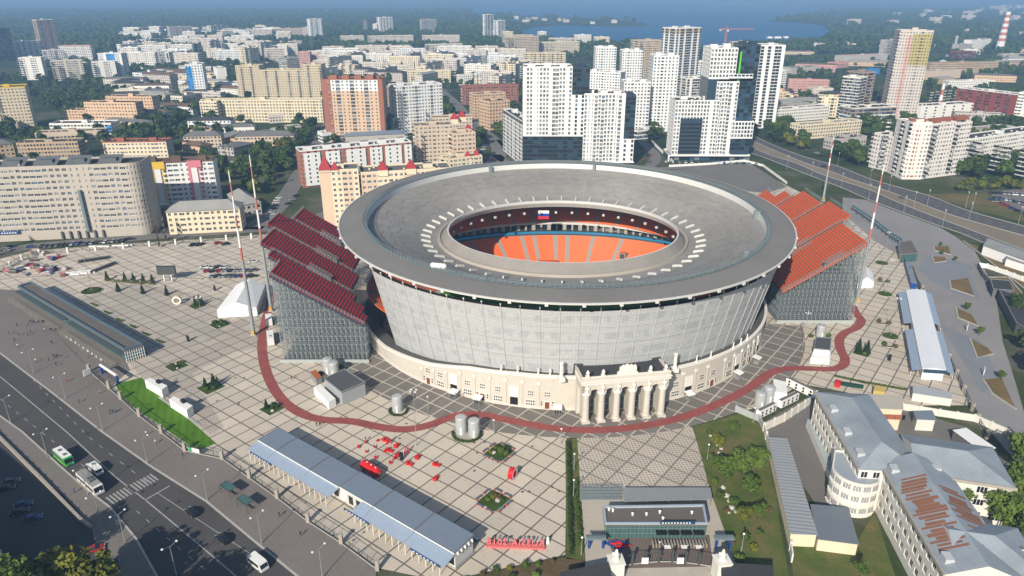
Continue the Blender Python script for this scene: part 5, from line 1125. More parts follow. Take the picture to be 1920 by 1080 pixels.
def gatehouse(name,label,corners,z,figure,fx):
    P=[G2(x,y,z) for x,y in corners]; A_=sum(P[i][0]*P[(i+1)%4][1]-P[(i+1)%4][0]*P[i][1] for i in range(4)); P=P if A_>0 else P[::-1]
    t=thing(name,label,'gate house',(*P[0],0)); b=MB(); b.prism(offset(P,.3),0,z,'limewash_white'); b.build('wall',t); b=MB(); b.prism(P,z,z+.3,'limewash_white','roof_dark'); b.build('roof',t)
    b=MB(); g=G2(*fx,0); b.obox(g,R(8),3.2,3.2,0,z+.8,'limewash_white'); b.obox(g,R(8),3.6,3.6,z+.8,z+1.1,'limewash_white'); b.build('pier',t); b=MB(); b.lathe(g,[(.9,z+1.1),(.8,z+1.6),(.55,z+2.2),(.75,z+2.8),(.3,z+3.4),(.32,z+3.8),(0,z+4.1)],10,'limewash_white'); b.obox((g[0]-.8,g[1]),.4,.4,.4,z+2.0,z+3.1,'limewash_white'); b.build('statue',t,smooth=True)
gatehouse('gate_house','white gate house with statue pier on the hedge side of the iron gate',[(1050,1074),(1140,1056),(1150,1100),(1045,1120)],4.2,1,(1153,1082)); gatehouse('gate_house','white gate house with statue pier on the garden side of the iron gate',[(1352,1056),(1450,1062),(1450,1110),(1352,1110)],4.2,1,(1350,1082))
hedge('hedge','long tall hedge strip along the plaza edge behind the pavilion yard',pxs([(1066,830),(1068,930),(1071,1040)]),1.4,1.4,'leaves_dark',31); hedge('hedge','shaggy low bushes beside the long hedge strip',pxs([(1079,900),(1083,960),(1090,1030)]),1.5,1.1,'leaves_mid',32)
for k,(x,y,kk,s) in enumerate(((905,1078,3,1.0),(930,1070,0,1.1),(955,1068,2,1.0),(985,1062,0,1.3),(1010,1060,1,1.0),(1035,1055,3,1.0),(960,1085,0,1.2),(1005,1080,1,1.2),(870,1090,1,1))): g=G(x,y); shrub((g.x,g.y,.05),f'{ORD[k]} bush of the rough planting strip below the red letters','bushes below the letters',s,kk)
# long white hall on the stadium's far side plaza
wz=4.6; W0,W1,W2,W3=[Vector(G2(x,y,wz)) for x,y in ((1729,690),(1775,693),(1735,543),(1699,543))]
t=thing('exhibition_hall','long white fabric hall with side awnings beside the grey square','hall',(*W0,0)); P=[tuple(W0),tuple(W1),tuple(W2),tuple(W3)]; BLOCK.append(P); mat('tent_white',(.74,.75,.76)); mat('hall_white',(.66,.68,.72),.5,.04,.1,lines=(R(95),5,.03,.92))
b=MB(); b.prism(offset(P,.5),0,wz-.3,'tent_white'); b.build('wall',t); m0,m1=W0.lerp(W1,.5),W3.lerp(W2,.5); b=MB(); b.face([(*W0,wz-.2),(*m0,wz+.3),(*m1,wz+.3),(*W3,wz-.2)],'hall_white'); b.face([(*m0,wz+.3),(*W1,wz-.2),(*W2,wz-.2),(*m1,wz+.3)],'hall_white'); b.face([(*W0,wz-.3),(*W1,wz-.3),(*W1,wz-.2),(*m0,wz+.3),(*W0,wz-.2)],'hall_white'); b.build('roof',t)
for side,(a_,c_) in enumerate(((W0,W3),(W1,W2))):
    dd=(c_-a_).normalized(); n_=Vector((-dd.y,dd.x)) if side==0 else Vector((dd.y,-dd.x)); L=(c_-a_).length
    for (f0,f1) in ((0,.46),(.54,1.0)):
        a0,a1=a_+dd*L*f0,a_+dd*L*f1; b=MB(); b.face([(*a0,wz-.7),(*(a0+n_*2.8),wz-1.6),(*(a1+n_*2.8),wz-1.6),(*a1,wz-.7)],'blue_sheet_pale'); b.face([(*a0,wz-.76),(*a1,wz-.76),(*(a1+n_*2.8),wz-1.66),(*(a0+n_*2.8),wz-1.66)],'steel'); b.build('awning',t)
    for k in range(20): q=a_+dd*L*(k+.5)/20+n_*2.7; b=MB(); b.tube((*q,0),(*q,wz-1.65),.08,.08,4,'white_trim'); b.build('post',t)
b=MB(); q=W0.lerp(W1,.55)-Vector((0,.2)); b.obox(tuple(q),math.atan2((W1-W0).y,(W1-W0).x),7.5,.4,wz-1.5,wz-.4,'sign_navy'); b.build('sign_board',t)
for k in range(3):
    p0,p1=Vector(G2(1700,500)),Vector(G2(1712,542)); q=p0.lerp(p1,(k+.5)/3); b=MB(); b.obox(tuple(q),math.atan2((p1-p0).y,(p1-p0).x),(p1-p0).length/3-.3,2.4,0,2.7,'blue_paint','steel'); tag(b.build('container'),f'{ORD[k]} blue container of the row leading to the long white hall, from the highway','container','blue containers')
fence('square_fence','dark fence with pale pillars between the hall and the grey square',pxs([(1688,482),(1705,510),(1728,545),(1740,575),(1752,610),(1765,645),(1778,675),(1792,705),(1806,735),(1822,768)]),2.2,0)
p=pxs([(1596,395),(1640,425),(1668,448),(1690,462)]); b=MB(); t=thing('turnstile_canopy','green glass turnstile canopy along the square behind the orange stand','canopy',(*p[0],0))
for i in range(3): a_,c_=p[i],p[i+1]; b.face([(*a_,2.8),(*c_,2.8),(c_[0]+1.5,c_[1]+3,3.2),(a_[0]+1.5,a_[1]+3,3.2)],'green_glass')
b.build('glass_roof',t)
for i in range(3):
    for f in (0,.25,.5,.75): q=Vector(p[i]).lerp(Vector(p[i+1]),f); b=MB(); b.obox(tuple(q),R(-50),.25,.8,0,2.7,'green_glass'); b.build('post',t)
t,_=shed('checkpoint_pavilion','flat grey-roofed checkpoint pavilion at the corner of the grey square',[(1684,455),(1708,450),(1722,475),(1690,478)],4.4,'green_glass','pavilion_roof','pavilion')
# ================================================================ buildings
W_=dict(white=(.70,.68,.64),panel=(.58,.53,.46),beige=(.50,.41,.31),grey=(.40,.38,.35),tan=(.56,.39,.26),red=(.28,.115,.08),yellow=(.56,.475,.33),cream=(.64,.56,.41),snow=(.66,.67,.67),pink=(.50,.28,.25),peach=(.57,.44,.33),brown=(.30,.24,.21),blueglass=(.03,.06,.085),slate=(.12,.12,.125),ochre=(.40,.30,.20),rosy=(.50,.455,.42),dkred=(.21,.05,.04))
for k,c in W_.items(): mat('wall_'+k,c,.85,.08,.05,fine=.06)
mat('stone_grey',(.41,.375,.33),.88,.08,.06); mat('cladding_navy',(.022,.045,.068),.3,.3,.3,.5); mat('lime_green',(.10,.48,.02),.5,.05); mat('sky_blue',(.03,.22,.55),.4,.1); mat('roof_red',(.30,.02,.03),.6,.1,.3); mat('accent_yellow',(.62,.42,.05),.6,.05); mat('accent_pink',(.55,.18,.22),.6,.05)
mat('facade_yellow',(.36,.31,.13),.8,.08); mat('brick_trim',(.30,.10,.06),.9,.1); mat('bronze_roof',(.10,.11,.12),.7,.2)
GL=['dark_glass','dark_glass','blue_glass','curtained_glass']
FH=2.95
WINM={}
def win_mesh(w,h,g,fr='white_trim'):
    k=(round(w,2),round(h,2),g,fr)
    if k not in WINM:
        b=MB(); b.face([(-w/2,0,0),(w/2,0,0),(w/2,0,h),(-w/2,0,h)],g); t=.09
        for x0,z0,x1,z1 in ((-w/2,0,-w/2+t,h),(w/2-t,0,w/2,h),(-w/2+t,0,w/2-t,t),(-w/2+t,h-t,w/2-t,h)): b.face([(x0,-.05,z0),(x1,-.05,z0),(x1,-.05,z1),(x0,-.05,z1)],fr)
        n=1 if w<1.9 else 2
        for j in range(n): x=-w/2+w*(j+1)/(n+1); b.face([(x-.05,-.04,t),(x+.05,-.04,t),(x+.05,-.04,h-t),(x-.05,-.04,h-t)],fr)
        b.face([(-w/2-.1,-.32,-.02),(w/2+.1,-.32,-.02),(w/2+.1,0,.02),(-w/2-.1,0,.02)],fr)
        WINM[k]=b.mesh('window')
    return WINM[k]
WCNT={}; WREST={}
def add_window(T,p,rz,w,h,g):
    me=win_mesh(w,h,g); n=WCNT.get(T.name,0); WCNT[T.name]=n+1
    if n<100:
        o=link('window',me,T); o.location=p; o.rotation_euler=(0,0,rz)
    else: WREST.setdefault(T.name,(T,MB()))[1].append(me,Matrix.Translation(p)@Matrix.Rotation(rz,4,'Z'))
def facade_edges(P):
    n=len(P)
    for i in range(n):
        a=Vector(P[i][:2]); b=Vector(P[(i+1)%n][:2]); d=(b-a); L=d.length
        if L<.5: continue
        d/=L; nn=Vector((d.y,-d.x)); m=(a+b)/2; yield a,b,d,L,nn,nn.dot(-m.normalized())>-.12
def block(T,P,z0,z1,wm,pat='ww',d=1,bay=3.1,ww=1.5,wh=1.5,base=.6,fh=FH,roofm='roof_dark',zones=(),trim=None,heads=1,glass=None,par=.9,sides=None,dark_base=None,capm=None,B=None,seed=None,blind_sides=False):
    """one prism of a building: real openings when d=2, flush panes when smaller in view"""
    q=random.Random(seed if seed is not None else int(abs(P[0][0]*7+P[0][1]*3)))
    GLs=glass or GL; own=B is None; B=B or MB(); bal=[]
    B.prism(P,z0-.3,z1,wm,top=False) if d<2 else None
    nf=max(1,int((z1-z0-base)/fh)); fz=(z1-z0-base)/nf if (z1-z0-base)/nf<fh*1.25 else fh
    for ei,(a,b,dr,L,nn,vis) in enumerate(facade_edges(P)):
        rz=math.atan2(dr.y,dr.x)
        pt=lambda u,z,o=0.:(a.x+dr.x*u+nn.x*o,a.y+dr.y*u+nn.y*o,z)
        pp=pat if isinstance(pat,str) else pat[min(ei,len(pat)-1)]
        if blind_sides and ei%2==1: pp='ss'
        if sides and ei in sides: pp=sides[ei]
        nb=max(1,round(L/bay))
        if d>=2:
            if not vis: B.face([pt(0,z0-.3),pt(L,z0-.3),pt(L,z1),pt(0,z1)],wm); continue
        elif not vis: continue
        bw=L/nb
        def cellm(u,z):
            for (ex,u0,u1,v0,v1,m) in zones:
                if (ex is None or ex==ei) and u0<=u/L<=u1 and v0<=(z-z0)/(z1-z0)<=v1: return m
            return wm
        if d<2:
            for (ex,u0,u1,v0,v1,m) in zones:
                if ex is None or ex==ei: zz0,zz1=z0+(z1-z0)*v0,z0+(z1-z0)*v1; B.face([pt(L*u0,zz0,.03),pt(L*u1,zz0,.03),pt(L*u1,zz1,.03),pt(L*u0,zz1,.03)],m)
        for i in range(nb):
            c=pp[i%len(pp)]; u0=i*bw; u1=u0+bw; uc=(u0+u1)/2
            if c=='r': c=q.choice('wwnwws')
            w={'w':min(ww,bw*.8),'W':min(bw*.86,2.4),'n':min(.8,bw*.5),'b':bw*.86,'g':bw*.94,'s':0,'c':bw,'d':bw*.6}[c if c in 'wWnbgscd' else 'w']
            hh={'b':1.35,'g':2.3,'d':1.7}.get(c,wh)
            if c=='b': bal.append((ei,pt,uc,bw,nn,rz))
            if d>=2:
                if c in 's': 
                    for k in range(max(1,nf)): 
                        za,zb=(z0-.3 if k==0 else z0+base+k*fz),(z1 if k==nf-1 else z0+base+(k+1)*fz); B.face([pt(u0,za),pt(u1,za),pt(u1,zb),pt(u0,zb)],cellm(uc,(za+zb)/2))
                    continue
                zl=z0-.3
                for k in range(nf):
                    zs=z0+base+k*fz+(.85 if c!='g' else .3); zt=zs+min(hh,fz-.5)
                    cm=cellm(uc,zs+.5); cc=c; w_=w
                    wl,wr=uc-w_/2,uc+w_/2
                    B.face([pt(u0,zl),pt(u1,zl),pt(u1,zs),pt(u0,zs)],cm); B.face([pt(u0,zs),pt(wl,zs),pt(wl,zt),pt(u0,zt)],cm); B.face([pt(wr,zs),pt(u1,zs),pt(u1,zt),pt(wr,zt)],cm)
                    e=-.22
                    B.face([pt(wl,zs),pt(wr,zs),pt(wr,zs,e),pt(wl,zs,e)],cm); B.face([pt(wl,zt,e),pt(wr,zt,e),pt(wr,zt),pt(wl,zt)],cm); B.face([pt(wl,zs),pt(wl,zs,e),pt(wl,zt,e),pt(wl,zt)],cm); B.face([pt(wr,zs,e),pt(wr,zs),pt(wr,zt),pt(wr,zt,e)],cm)
                    add_window(T,pt(uc,zs,-.2),rz,w_,zt-zs,q.choice(GLs)); zl=zt
                B.face([pt(u0,zl),pt(u1,zl),pt(u1,z1),pt(u0,z1)],cellm(uc,z1-.1))
            else:
                if c=='s': continue
                for k in range(nf):
                    zs=z0+base+k*fz+(.85 if c!='g' else .25); zt=zs+min(hh,fz-.4); g=q.choice(GLs)
                    B.face([pt(uc-w/2,zs,.06),pt(uc+w/2,zs,.06),pt(uc+w/2,zt,.06),pt(uc-w/2,zt,.06)],g)
    if own: B.build('wall',T)
    bcnt=0
    for (ei,pt,uc,bw,nn,rz) in bal:
        b=MB() if own else B; g=.95 if d>=2 else .7
        for k in range(nf):
            if k==0 and nf>4: continue
            zs=z0+base+k*fz
            pm=trim or ('white_trim' if q.random()<.6 else wm)
            A=[pt(uc-bw*.45,0,0)[:2],pt(uc-bw*.45,0,g)[:2],pt(uc+bw*.45,0,g)[:2],pt(uc+bw*.45,0,0)[:2]]
            b.prism(A,zs,zs+.95,pm,bot=True)
            if q.random()<.75: b.prism(offset(A,.06)if 0 else A,zs+1.0,zs+2.35,'curtained_glass' if q.random()<.35 else 'dark_glass')
        b.prism(A,z0+base+nf*fz-.3,z0+base+nf*fz-.1,wm)
        if own: b.build('balcony',T)
    rb=MB() if own else B
    I=offset(P,.45); cm=capm or trim or wm
    rb.face([(*p,z1-.02) for p in offset(P,.02)],roofm)
    n=len(P)
    for i in range(n): j=(i+1)%n; rb.prism([P[i],P[j],I[j],I[i]],z1,z1+par,cm)
    ro=rb.build('roof',T) if own else None
    # stair heads and vents
    xs=[p[0] for p in P]; ys=[p[1] for p in P]
    a=Vector(P[0][:2]); b_=Vector(P[1][:2]); dd=b_-a; back=Vector(P[-1][:2])-a; rz=math.atan2(dd.y,dd.x)
    for k in range(heads):
        hb=MB() if own else B; c=a+dd*((k+.5)/heads)+back*q.uniform(.35,.6); hb.obox(tuple(c),rz,min(5.5,dd.length*.5),min(4,back.length*.4),z1-.01,z1+q.uniform(2.2,3.2),cm,roofm)
        if own: hb.build('stair_head',ro)
    if own and d>=1:
        vb=MB()
        for k in range(int(dd.length/6)+1): c=a+dd*q.uniform(.05,.95)+back*q.uniform(.15,.85); vb.obox(tuple(c),rz,1,1,z1-.01,z1+q.uniform(.7,1.4),cm,'roof_grey')
        vb.build('roof_vent',ro,'stuff')
def rect(xl,yl,xr,yr,depth,z=0.):
    a=Vector(G2(xl,yl,z)); b=Vector(G2(xr,yr,z)); d=(b-a).normalized(); n=Vector((-d.y,d.x))*depth
    return [tuple(a),tuple(b),tuple(b+n),tuple(a+n)]
def gable(T,P,z,rise,m,over=.6,hip=.5,name='roof',wallm=None,B=None):
    """hipped roof on a rectangle, ridge along the longer side"""
    P=offset(P,-over); a,b,c,d=[Vector(p) for p in P]
    if (b-a).length<(d-a).length: a,b,c,d=b,c,d,a
    w=(d-a).length; u=(b-a).normalized(); r0=(a+d)/2+u*w*hip; r1=(b+c)/2-u*w*hip; B_=B or MB()
    B_.face([(*a,z),(*b,z),(*r1,z+rise),(*r0,z+rise)],m); B_.face([(*c,z),(*d,z),(*r0,z+rise),(*r1,z+rise)],m); B_.face([(*d,z),(*a,z),(*r0,z+rise)],m if hip>.05 else wallm or m); B_.face([(*b,z),(*c,z),(*r1,z+rise)],m if hip>.05 else wallm or m); B_.face([(*a,z-.02),(*d,z-.02),(*c,z-.02),(*b,z-.02)],'steel')
    return B_.build(name,T) if B is None else None
def bld(label,xl,yl,xr,yr,yt,depth,wm,pat='ww',d=1,name='apartment_block',cat='apartment block',group=None,hip=None,**kw):
    P=rect(xl,yl,xr,yr,depth); z=topz(xl,yl,yt); BLOCK.append(offset(P,-1.5))
    c=(sum(p[0] for p in P)/4,sum(p[1] for p in P)/4)
    wm=wm if wm in MATS else 'wall_'+wm
    if d==0:
        B=MB(); block(None,P,0,z,wm,pat,0,B=B,bay=kw.pop('bay',3.6),ww=kw.pop('ww',1.9),wh=1.6,**kw); o=B.build(name); return tag(o,label,cat,group)
    T=thing(name,label,cat,(*c,0),group)
    if hip: kw['heads']=0; kw['par']=.05
    block(T,P,0,z,wm,pat,d,**kw)
    if hip: gable(T,P,z+.06,hip[0],hip[1])
    return T
# ---- the big grey apartment house beside the car park
T=thing('apartment_house','big stone-grey apartment house with a rounded corner above the parked goods','apartment house',(*G2(130,447),0))
P0=[G2(-60,456),G2(262,441)]; a,b_=Vector(P0[0]),Vector(P0[1]); dd=(b_-a).normalized(); nn=Vector((-dd.y,dd.x))
arc=[tuple(b_+dd*(7*sin(t))+nn*(7-7*cos(t))) for t in [R(15*k) for k in range(1,7)]]; r=Vector(arc[-1])
P=[tuple(a),tuple(b_)]+arc+[tuple(r+nn*13),tuple(r+nn*13-dd*14),tuple(a+nn*20)]; BLOCK.append(offset(P,-1))
block(T,P,0,39.6,'stone_grey',['nwbbwwbbbwwbbbwwwwnn','nn','nn','nn','nn','nn','nn','ss','ss','ss','ss'],2,bay=3.25,ww=2.0,wh=1.7,base=4.2,glass=['dark_glass','dark_glass','dark_glass','blue_glass','curtained_glass'],heads=0,zones=((0,.30,.48,0,.12,'wall_pink'),(0,.52,.82,0,.12,'wall_pink')),roofm='roof_dark',capm='stone_grey',trim='stone_grey')
for k in range(5):
    b=MB(); c=a+dd*(14+16*k)+nn*8; b.obox(tuple(c),math.atan2(dd.y,dd.x),7,6,39.5,42.5,'bronze_roof'); b.face([(*(c+dd*-6-nn*5),39.7),(*(c+dd*6-nn*5),39.7),(*(c+dd*6+nn*3),43.4),(*(c+dd*-6+nn*3),43.4)],'bronze_roof'); b.build('roof_monitor',T)
b=MB(); b.obox(tuple(a+dd*((b_-a).length*.71)-nn*.9),math.atan2(dd.y,dd.x),1.4,1.8,4,27,mat('facade_glass_strip',(.14,.19,.21),.3,.2)); b.build('glass_shaft',T)
b=MB(); b.obox(tuple(a+dd*22-nn*.6),math.atan2(dd.y,dd.x),10,1.2,4.4,5.6,'blue_paint'); [b.obox(tuple(a+dd*(18.6+1.35*j)-nn*1.22),math.atan2(dd.y,dd.x),.8,.06,4.7,5.3,'white_trim') for j in range(6)]; b.obox(tuple(a+dd*13-nn*.6),math.atan2(dd.y,dd.x),8,1.2,4.4,5.2,'white_trim'); b.build('shop_sign',T)
for k in range(6): b=MB(); b.obox(tuple(a+dd*((b_-a).length*.55+4.2*k)-nn*.5),math.atan2(dd.y,dd.x),.9,1.4,0,4.2,'wall_slate'); b.build('pillar',T)
cu=None
def sign(T,text,p,rz,size,m,vertical=False,name='lettering'):
    c=bpy.data.curves.new('t','FONT'); c.body='\n'.join(text) if vertical else text; c.size=size; c.extrude=.06; c.resolution_u=1; c.align_x='CENTER'; o=bpy.data.objects.new('t',c); COL.objects.link(o)
    me=bpy.data.meshes.new_from_object(o.evaluated_get(bpy.context.evaluated_depsgraph_get())); bpy.data.objects.remove(o); me.materials.clear(); me.materials.append(MATS[m]); o=link(name,me,T); o.location=p; o.rotation_euler=(R(90),0,rz); return o
pm=Vector(arc[2]); an=math.atan2(dd.y,dd.x)+R(52); off=Vector((cos(an-R(90)),sin(an-R(90))))*.35
sign(T,'ТИШИНА',(pm.x+off.x,pm.y+off.y,23),an,2.2,'dark_steel',True)
# ---- white block with yellow and pink stripes
T=bld('white nine-storey block with yellow and pink stair stripes','268',0,0,0,0,0,'snow') if 0 else None
T=bld('white nine-storey block with yellow and pink stair stripes',272,392,412,384,309,14,'snow','wwsswbbwwsswbb',2,bay=3.4,heads=3,roofm='roof_brown',blind_sides=True,capm='roof_brown')
P=rect(272,392,412,384,14); a,b_=Vector(P[0]),Vector(P[1]); dd=(b_-a); L=dd.length; dd/=L; nn=Vector((dd.y,-dd.x)); h=topz(272,392,309); rz=math.atan2(dd.y,dd.x)
for f,m in ((.20,'accent_yellow'),(.68,'accent_pink')):
    b=MB(); b.obox(tuple(a+dd*L*f+nn*.6),rz,1.6,1.2,2,h+1.2,m); b.obox(tuple(a+dd*(L*f+4)+nn*.6),rz,6.4,1.2,h-3,h+1.2,m); b.obox(tuple(a+dd*(L*f+2.6)+nn*.5),rz,3.6,1.0,0,h-3,'wall_snow'); b.build('stair_stripe',T)
    for k in range(8): b=MB(); c=a+dd*(L*f+6.0)+nn*.6; b.lathe(tuple(c),[(0,3+k*2.9),(1.1,3+k*2.9),(1.1,4+k*2.9),(0,4+k*2.9)],10,m); b.build('balcony',T)
    b=MB(); b.obox(tuple(a+dd*(L*f+3.5)+nn*2),rz,6,4,2.6,3.2,'wall_snow'); b.build('porch',T)
# ---- cream low-rise and its wing
T=bld('cream low-rise with grey hipped roof and iron balconies behind the plaza fence',319,440,455,433,398,13,'cream','wwbwwwbw',2,bay=3.3,name='low_rise_house',cat='house',hip=(4.2,'roof_light'),trim='brick_trim',glass=['dark_glass'],wh=1.6)
T=bld('grey-roofed wing running back behind the cream low-rise',455,408,492,402,385,30,'grey','ww',1,name='low_rise_house',cat='house',hip=(4.5,'roof_light'))
bld('yellow block with white and red balcony stacks behind the grey apartment house',200,306,318,304,268,14,'cream','wwwwbbwwwwwwbb',2,trim='brick_trim',heads=2,zones=((1,0,1,0,1,'wall_grey'),),blind_sides=True)
# ---- peach house with turrets, red and white brick house
T=thing('apartment_house','peach and cream apartment house with dark red turret roofs beside the stadium rim','apartment house',(*G2(640,410),0))
P=rect(609,424,680,420,17); h=topz(609,424,322); BLOCK.append(offset(P,-1)); block(T,P,0,h,'wall_peach','sswwWwwb',2,bay=3.0,heads=1,zones=((0,.35,.62,0,1,'wall_cream'),(0,.86,1,0,1,'wall_cream')),capm='wall_cream',roofm='roof_grey')
P2=rect(684,420,850,408,17); h2=topz(684,420,326); BLOCK.append(offset(P2,-1)); block(T,P2,0,h2,'wall_peach','wWwbwWw',2,bay=3.1,heads=2,zones=((0,.15,.45,0,1,'wall_cream'),(0,.6,.85,0,1,'wall_cream')),capm='wall_cream',roofm='roof_grey')
def turret(T,c,rz,w,dp,z0,z1,rise,wm='wall_cream'):
    b=MB(); b.obox(c,rz,w,dp,z0,z1,wm); tu=b.build('turret',T); b=MB(); ca,sa=cos(rz),sin(rz); q=[(c[0]+x*ca-y*sa,c[1]+x*sa+y*ca) for x,y in ((-w*.56,-dp*.56),(w*.56,-dp*.56),(w*.56,dp*.56),(-w*.56,dp*.56))]
    for i in range(4): b.face([(*q[i],z1),(*q[(i+1)%4],z1),(*c,z1+rise)],'roof_red')
    b.face([(*p,z1-.02) for p in q[::-1]],'roof_red'); b.build('turret_roof',tu)
a,b_=Vector(P[0]),Vector(P[1]); dd=(b_-a).normalized(); nn=Vector((-dd.y,dd.x)); rz=math.atan2(dd.y,dd.x)
turret(T,tuple(a+dd*3.2+nn*3),rz,6.4,7,h-.5,h+1,7.5,'wall_peach'); turret(T,tuple(a+dd*8.5+nn*1.6),rz,4.5,4,h-.5,h+.6,4.5)
a,b_=Vector(P2[0]),Vector(P2[1]); dd2=(b_-a)
for f in (.24,.55): turret(T,tuple(a+dd2*f+nn*2),rz,5.5,5,h2-2,h2+1.6,5.2)
T=bld('red brick house with broad white panels behind the peach house',569,352,775,330,285,15,'red','nsswwssswwss',2,bay=3.3,heads=6,capm='wall_snow',roofm='roof_grey',blind_sides=False)
P=rect(569,352,775,330,15); a,b_=Vector(P[0]),Vector(P[1]); dd=(b_-a); L=dd.length; dd/=L; nn=Vector((dd.y,-dd.x)); h=topz(569,352,285); rz=math.atan2(dd.y,dd.x)
for f0,f1 in ((.03,.17),(.22,.34),(.40,.57),(.61,.72),(.75,.90),(.93,.995)):
    b=MB(); b.obox(tuple(a+dd*L*(f0+f1)/2+nn*.4),rz,L*(f1-f0),.9,1,h-1.2,'wall_snow')
    for k in range(8):
        for s in ((-.22,.22) if f1-f0>.08 else (0,)): b.obox(tuple(a+dd*L*((f0+f1)/2+s*(f1-f0))+nn*.84),rz,1.1,.06,3+k*2.95,4.4+k*2.95,'dark_glass')
    b.build('white_panel',T)
# beige terraced house with red roofs
T=thing('apartment_house','beige stepped apartment house with bright red pyramid roofs above the stadium rim','apartment house',(*G2(830,300),0))
for (xl,yl,xr,yr,yt,dp,wm) in ((782,322,852,318,238,16,'wall_beige'),(852,326,893,322,252,14,'wall_peach'),(812,262,886,260,222,14,'wall_beige'),(836,340,905,332,300,12,'wall_cream')):
    P=rect(xl,yl,xr,yr,dp); h=topz(xl,yl,yt); BLOCK.append(offset(P,-1)); block(T,P,0,h,wm,'wwbwW',2,bay=3.1,heads=1,roofm='roof_grey')
for px,zz_,w,rise in (((878,246),0,7,6),((852,222),0,6,5),((866,218),0,6,5),((877,296),0,5.5,5.5),((893,293),0,5,6)):
    z={246:26,222:31,218:31,296:14.5,293:14.5}[px[1]]; turret(T,G2(px[0],px[1],z),.1,w,w,z-4,z,rise)
bld('white-grey ramp building with narrow dark windows beside the tan tower',742,252,830,246,158,20,'snow','wWnwggwWwgb',2,bay=3.0,heads=2,roofm='roof_grey',capm='wall_white',name='tower_block',cat='tower block') if 0 else None
T=bld('white apartment tower with glazed balcony strips beside the red and tan brick tower',748,258,832,250,163,20,'snow','wwgwwbgbw',2,bay=3.1,heads=3,roofm='roof_grey',name='tower_block',cat='tower block')
# red and tan brick tower
T=bld('tall red and tan brick tower with white crown and three glazed shafts',613,266,724,266,150,20,'tan','swwgwwgwwgwws',2,bay=4.0,name='tower_block',cat='tower block',zones=((0,0,.15,0,1,'wall_red'),(0,.92,1,0,1,'wall_red'),(0,0,1,.86,1,'wall_snow'),(0,.15,.92,0,.1,'wall_red')),heads=4,capm='wall_red',glass=['dark_glass','blue_glass','curtained_glass'],wh=1.6)
P=rect(613,266,724,266,20); h=topz(613,266,150); a=Vector(P[0]); L=(Vector(P[1])-a).length
for k in range(4): b=MB(); b.obox((a.x+L*(.2+.2*k),a.y+4),0,6,5,h,h+4,'wall_red','roof_dark'); b.build('roof_lantern',T)
# ---- white and navy complex behind the stadium
T=thing('residential_complex','large white residential complex with navy panels right behind the stadium','residential complex',(*G2(1080,310),0))
P=rect(980,312,1079,312,24); hA=topz(980,312,127); X0,Y0=P[0]; X1=P[1][0]
def nb(x,z,y): return x
PB=rect(1079,312,1185,312,24); hB=topz(1185,312,178); X2=PB[1][0]; zn=topz(980,312,255); BLOCK.append([(X0-2,Y0-2),(X2+2,Y0-2),(X2+2,Y0+28),(X0-2,Y0+28)])
pr=lambda x0,x1,y0,y1:[(x0,y0),(x1,y0),(x1,y1),(x0,y1)]
wd=X1-X0
block(T,pr(X0,X1+5,Y0+.6,Y0+24),0,zn,'cladding_navy','gggg',1,bay=4,glass=['black','cladding_navy','dark_glass'],heads=0,par=.05)
block(T,pr(X0,X1-4.5,Y0,Y0+24),zn,hA,'wall_snow','rrwrnrwrrggr',2,bay=2.5,ww=1.7,wh=2.1,glass=['curtained_glass','dark_glass','blue_glass','curtained_glass'],heads=3,roofm='roof_grey',base=.2)
block(T,pr(X1-4.5,X1+8.5,Y0+.5,Y0+24),hB,hA-.3,'cladding_navy','gg',1,bay=3.5,glass=['black','dark_glass','cladding_navy'],heads=1,base=.2)
zlow=topz(1185,312,285)
block(T,pr(X1+5,X2-8,Y0-.3,Y0+24),3.5,hB,'wall_snow','wrrgrgwrrngrrw',2,bay=2.5,ww=1.7,wh=2.1,glass=['curtained_glass','dark_glass','blue_glass','curtained_glass'],heads=3,roofm='roof_brown',base=.2,par=1.2)
block(T,pr(X1-4.5,X1+5,Y0-.3,Y0+24),zn,hB,'wall_snow','rr',1,bay=2.5,ww=1.7,wh=2.1,heads=0,base=.2,par=.05)
block(T,pr(X2-8,X2,Y0+.3,Y0+24),zlow+10,hB-1.2,'cladding_navy','gg',1,bay=4,glass=['black','dark_glass','cladding_navy'],heads=0,base=.2)
block(T,pr(X2-8,X2+.3,Y0-.3,Y0+24),3.5,zlow+10,'wall_snow','rrr',1,bay=2.5,ww=1.7,wh=2.1,heads=0,base=.2,par=.1)
block(T,pr(X1+5,X2-1,Y0+.8,Y0+23),0,3.5,'cladding_navy','gg',1,bay=4,heads=0,par=.1)
b=MB(); b.box(X1+12,Y0-2,3.2,X2+1,Y0-.3,3.9,'white_trim'); b.build('canopy',T)
PL_=[G2(954,256),G2(980,312)]; block(T,[G2(953,262),(X0,Y0+.8),(X0,Y0+26),(P[0][0]-2,Y0+80),G2(948,262)] if 0 else [(X0-16,Y0+62),(X0-.3,Y0+1),(X0-.1,Y0+30),(X0-4,Y0+66)],0,34,'wall_snow','wgrw',1,bay=3.2,heads=2,zones=((0,0,1,.93,1,'cladding_navy'),))
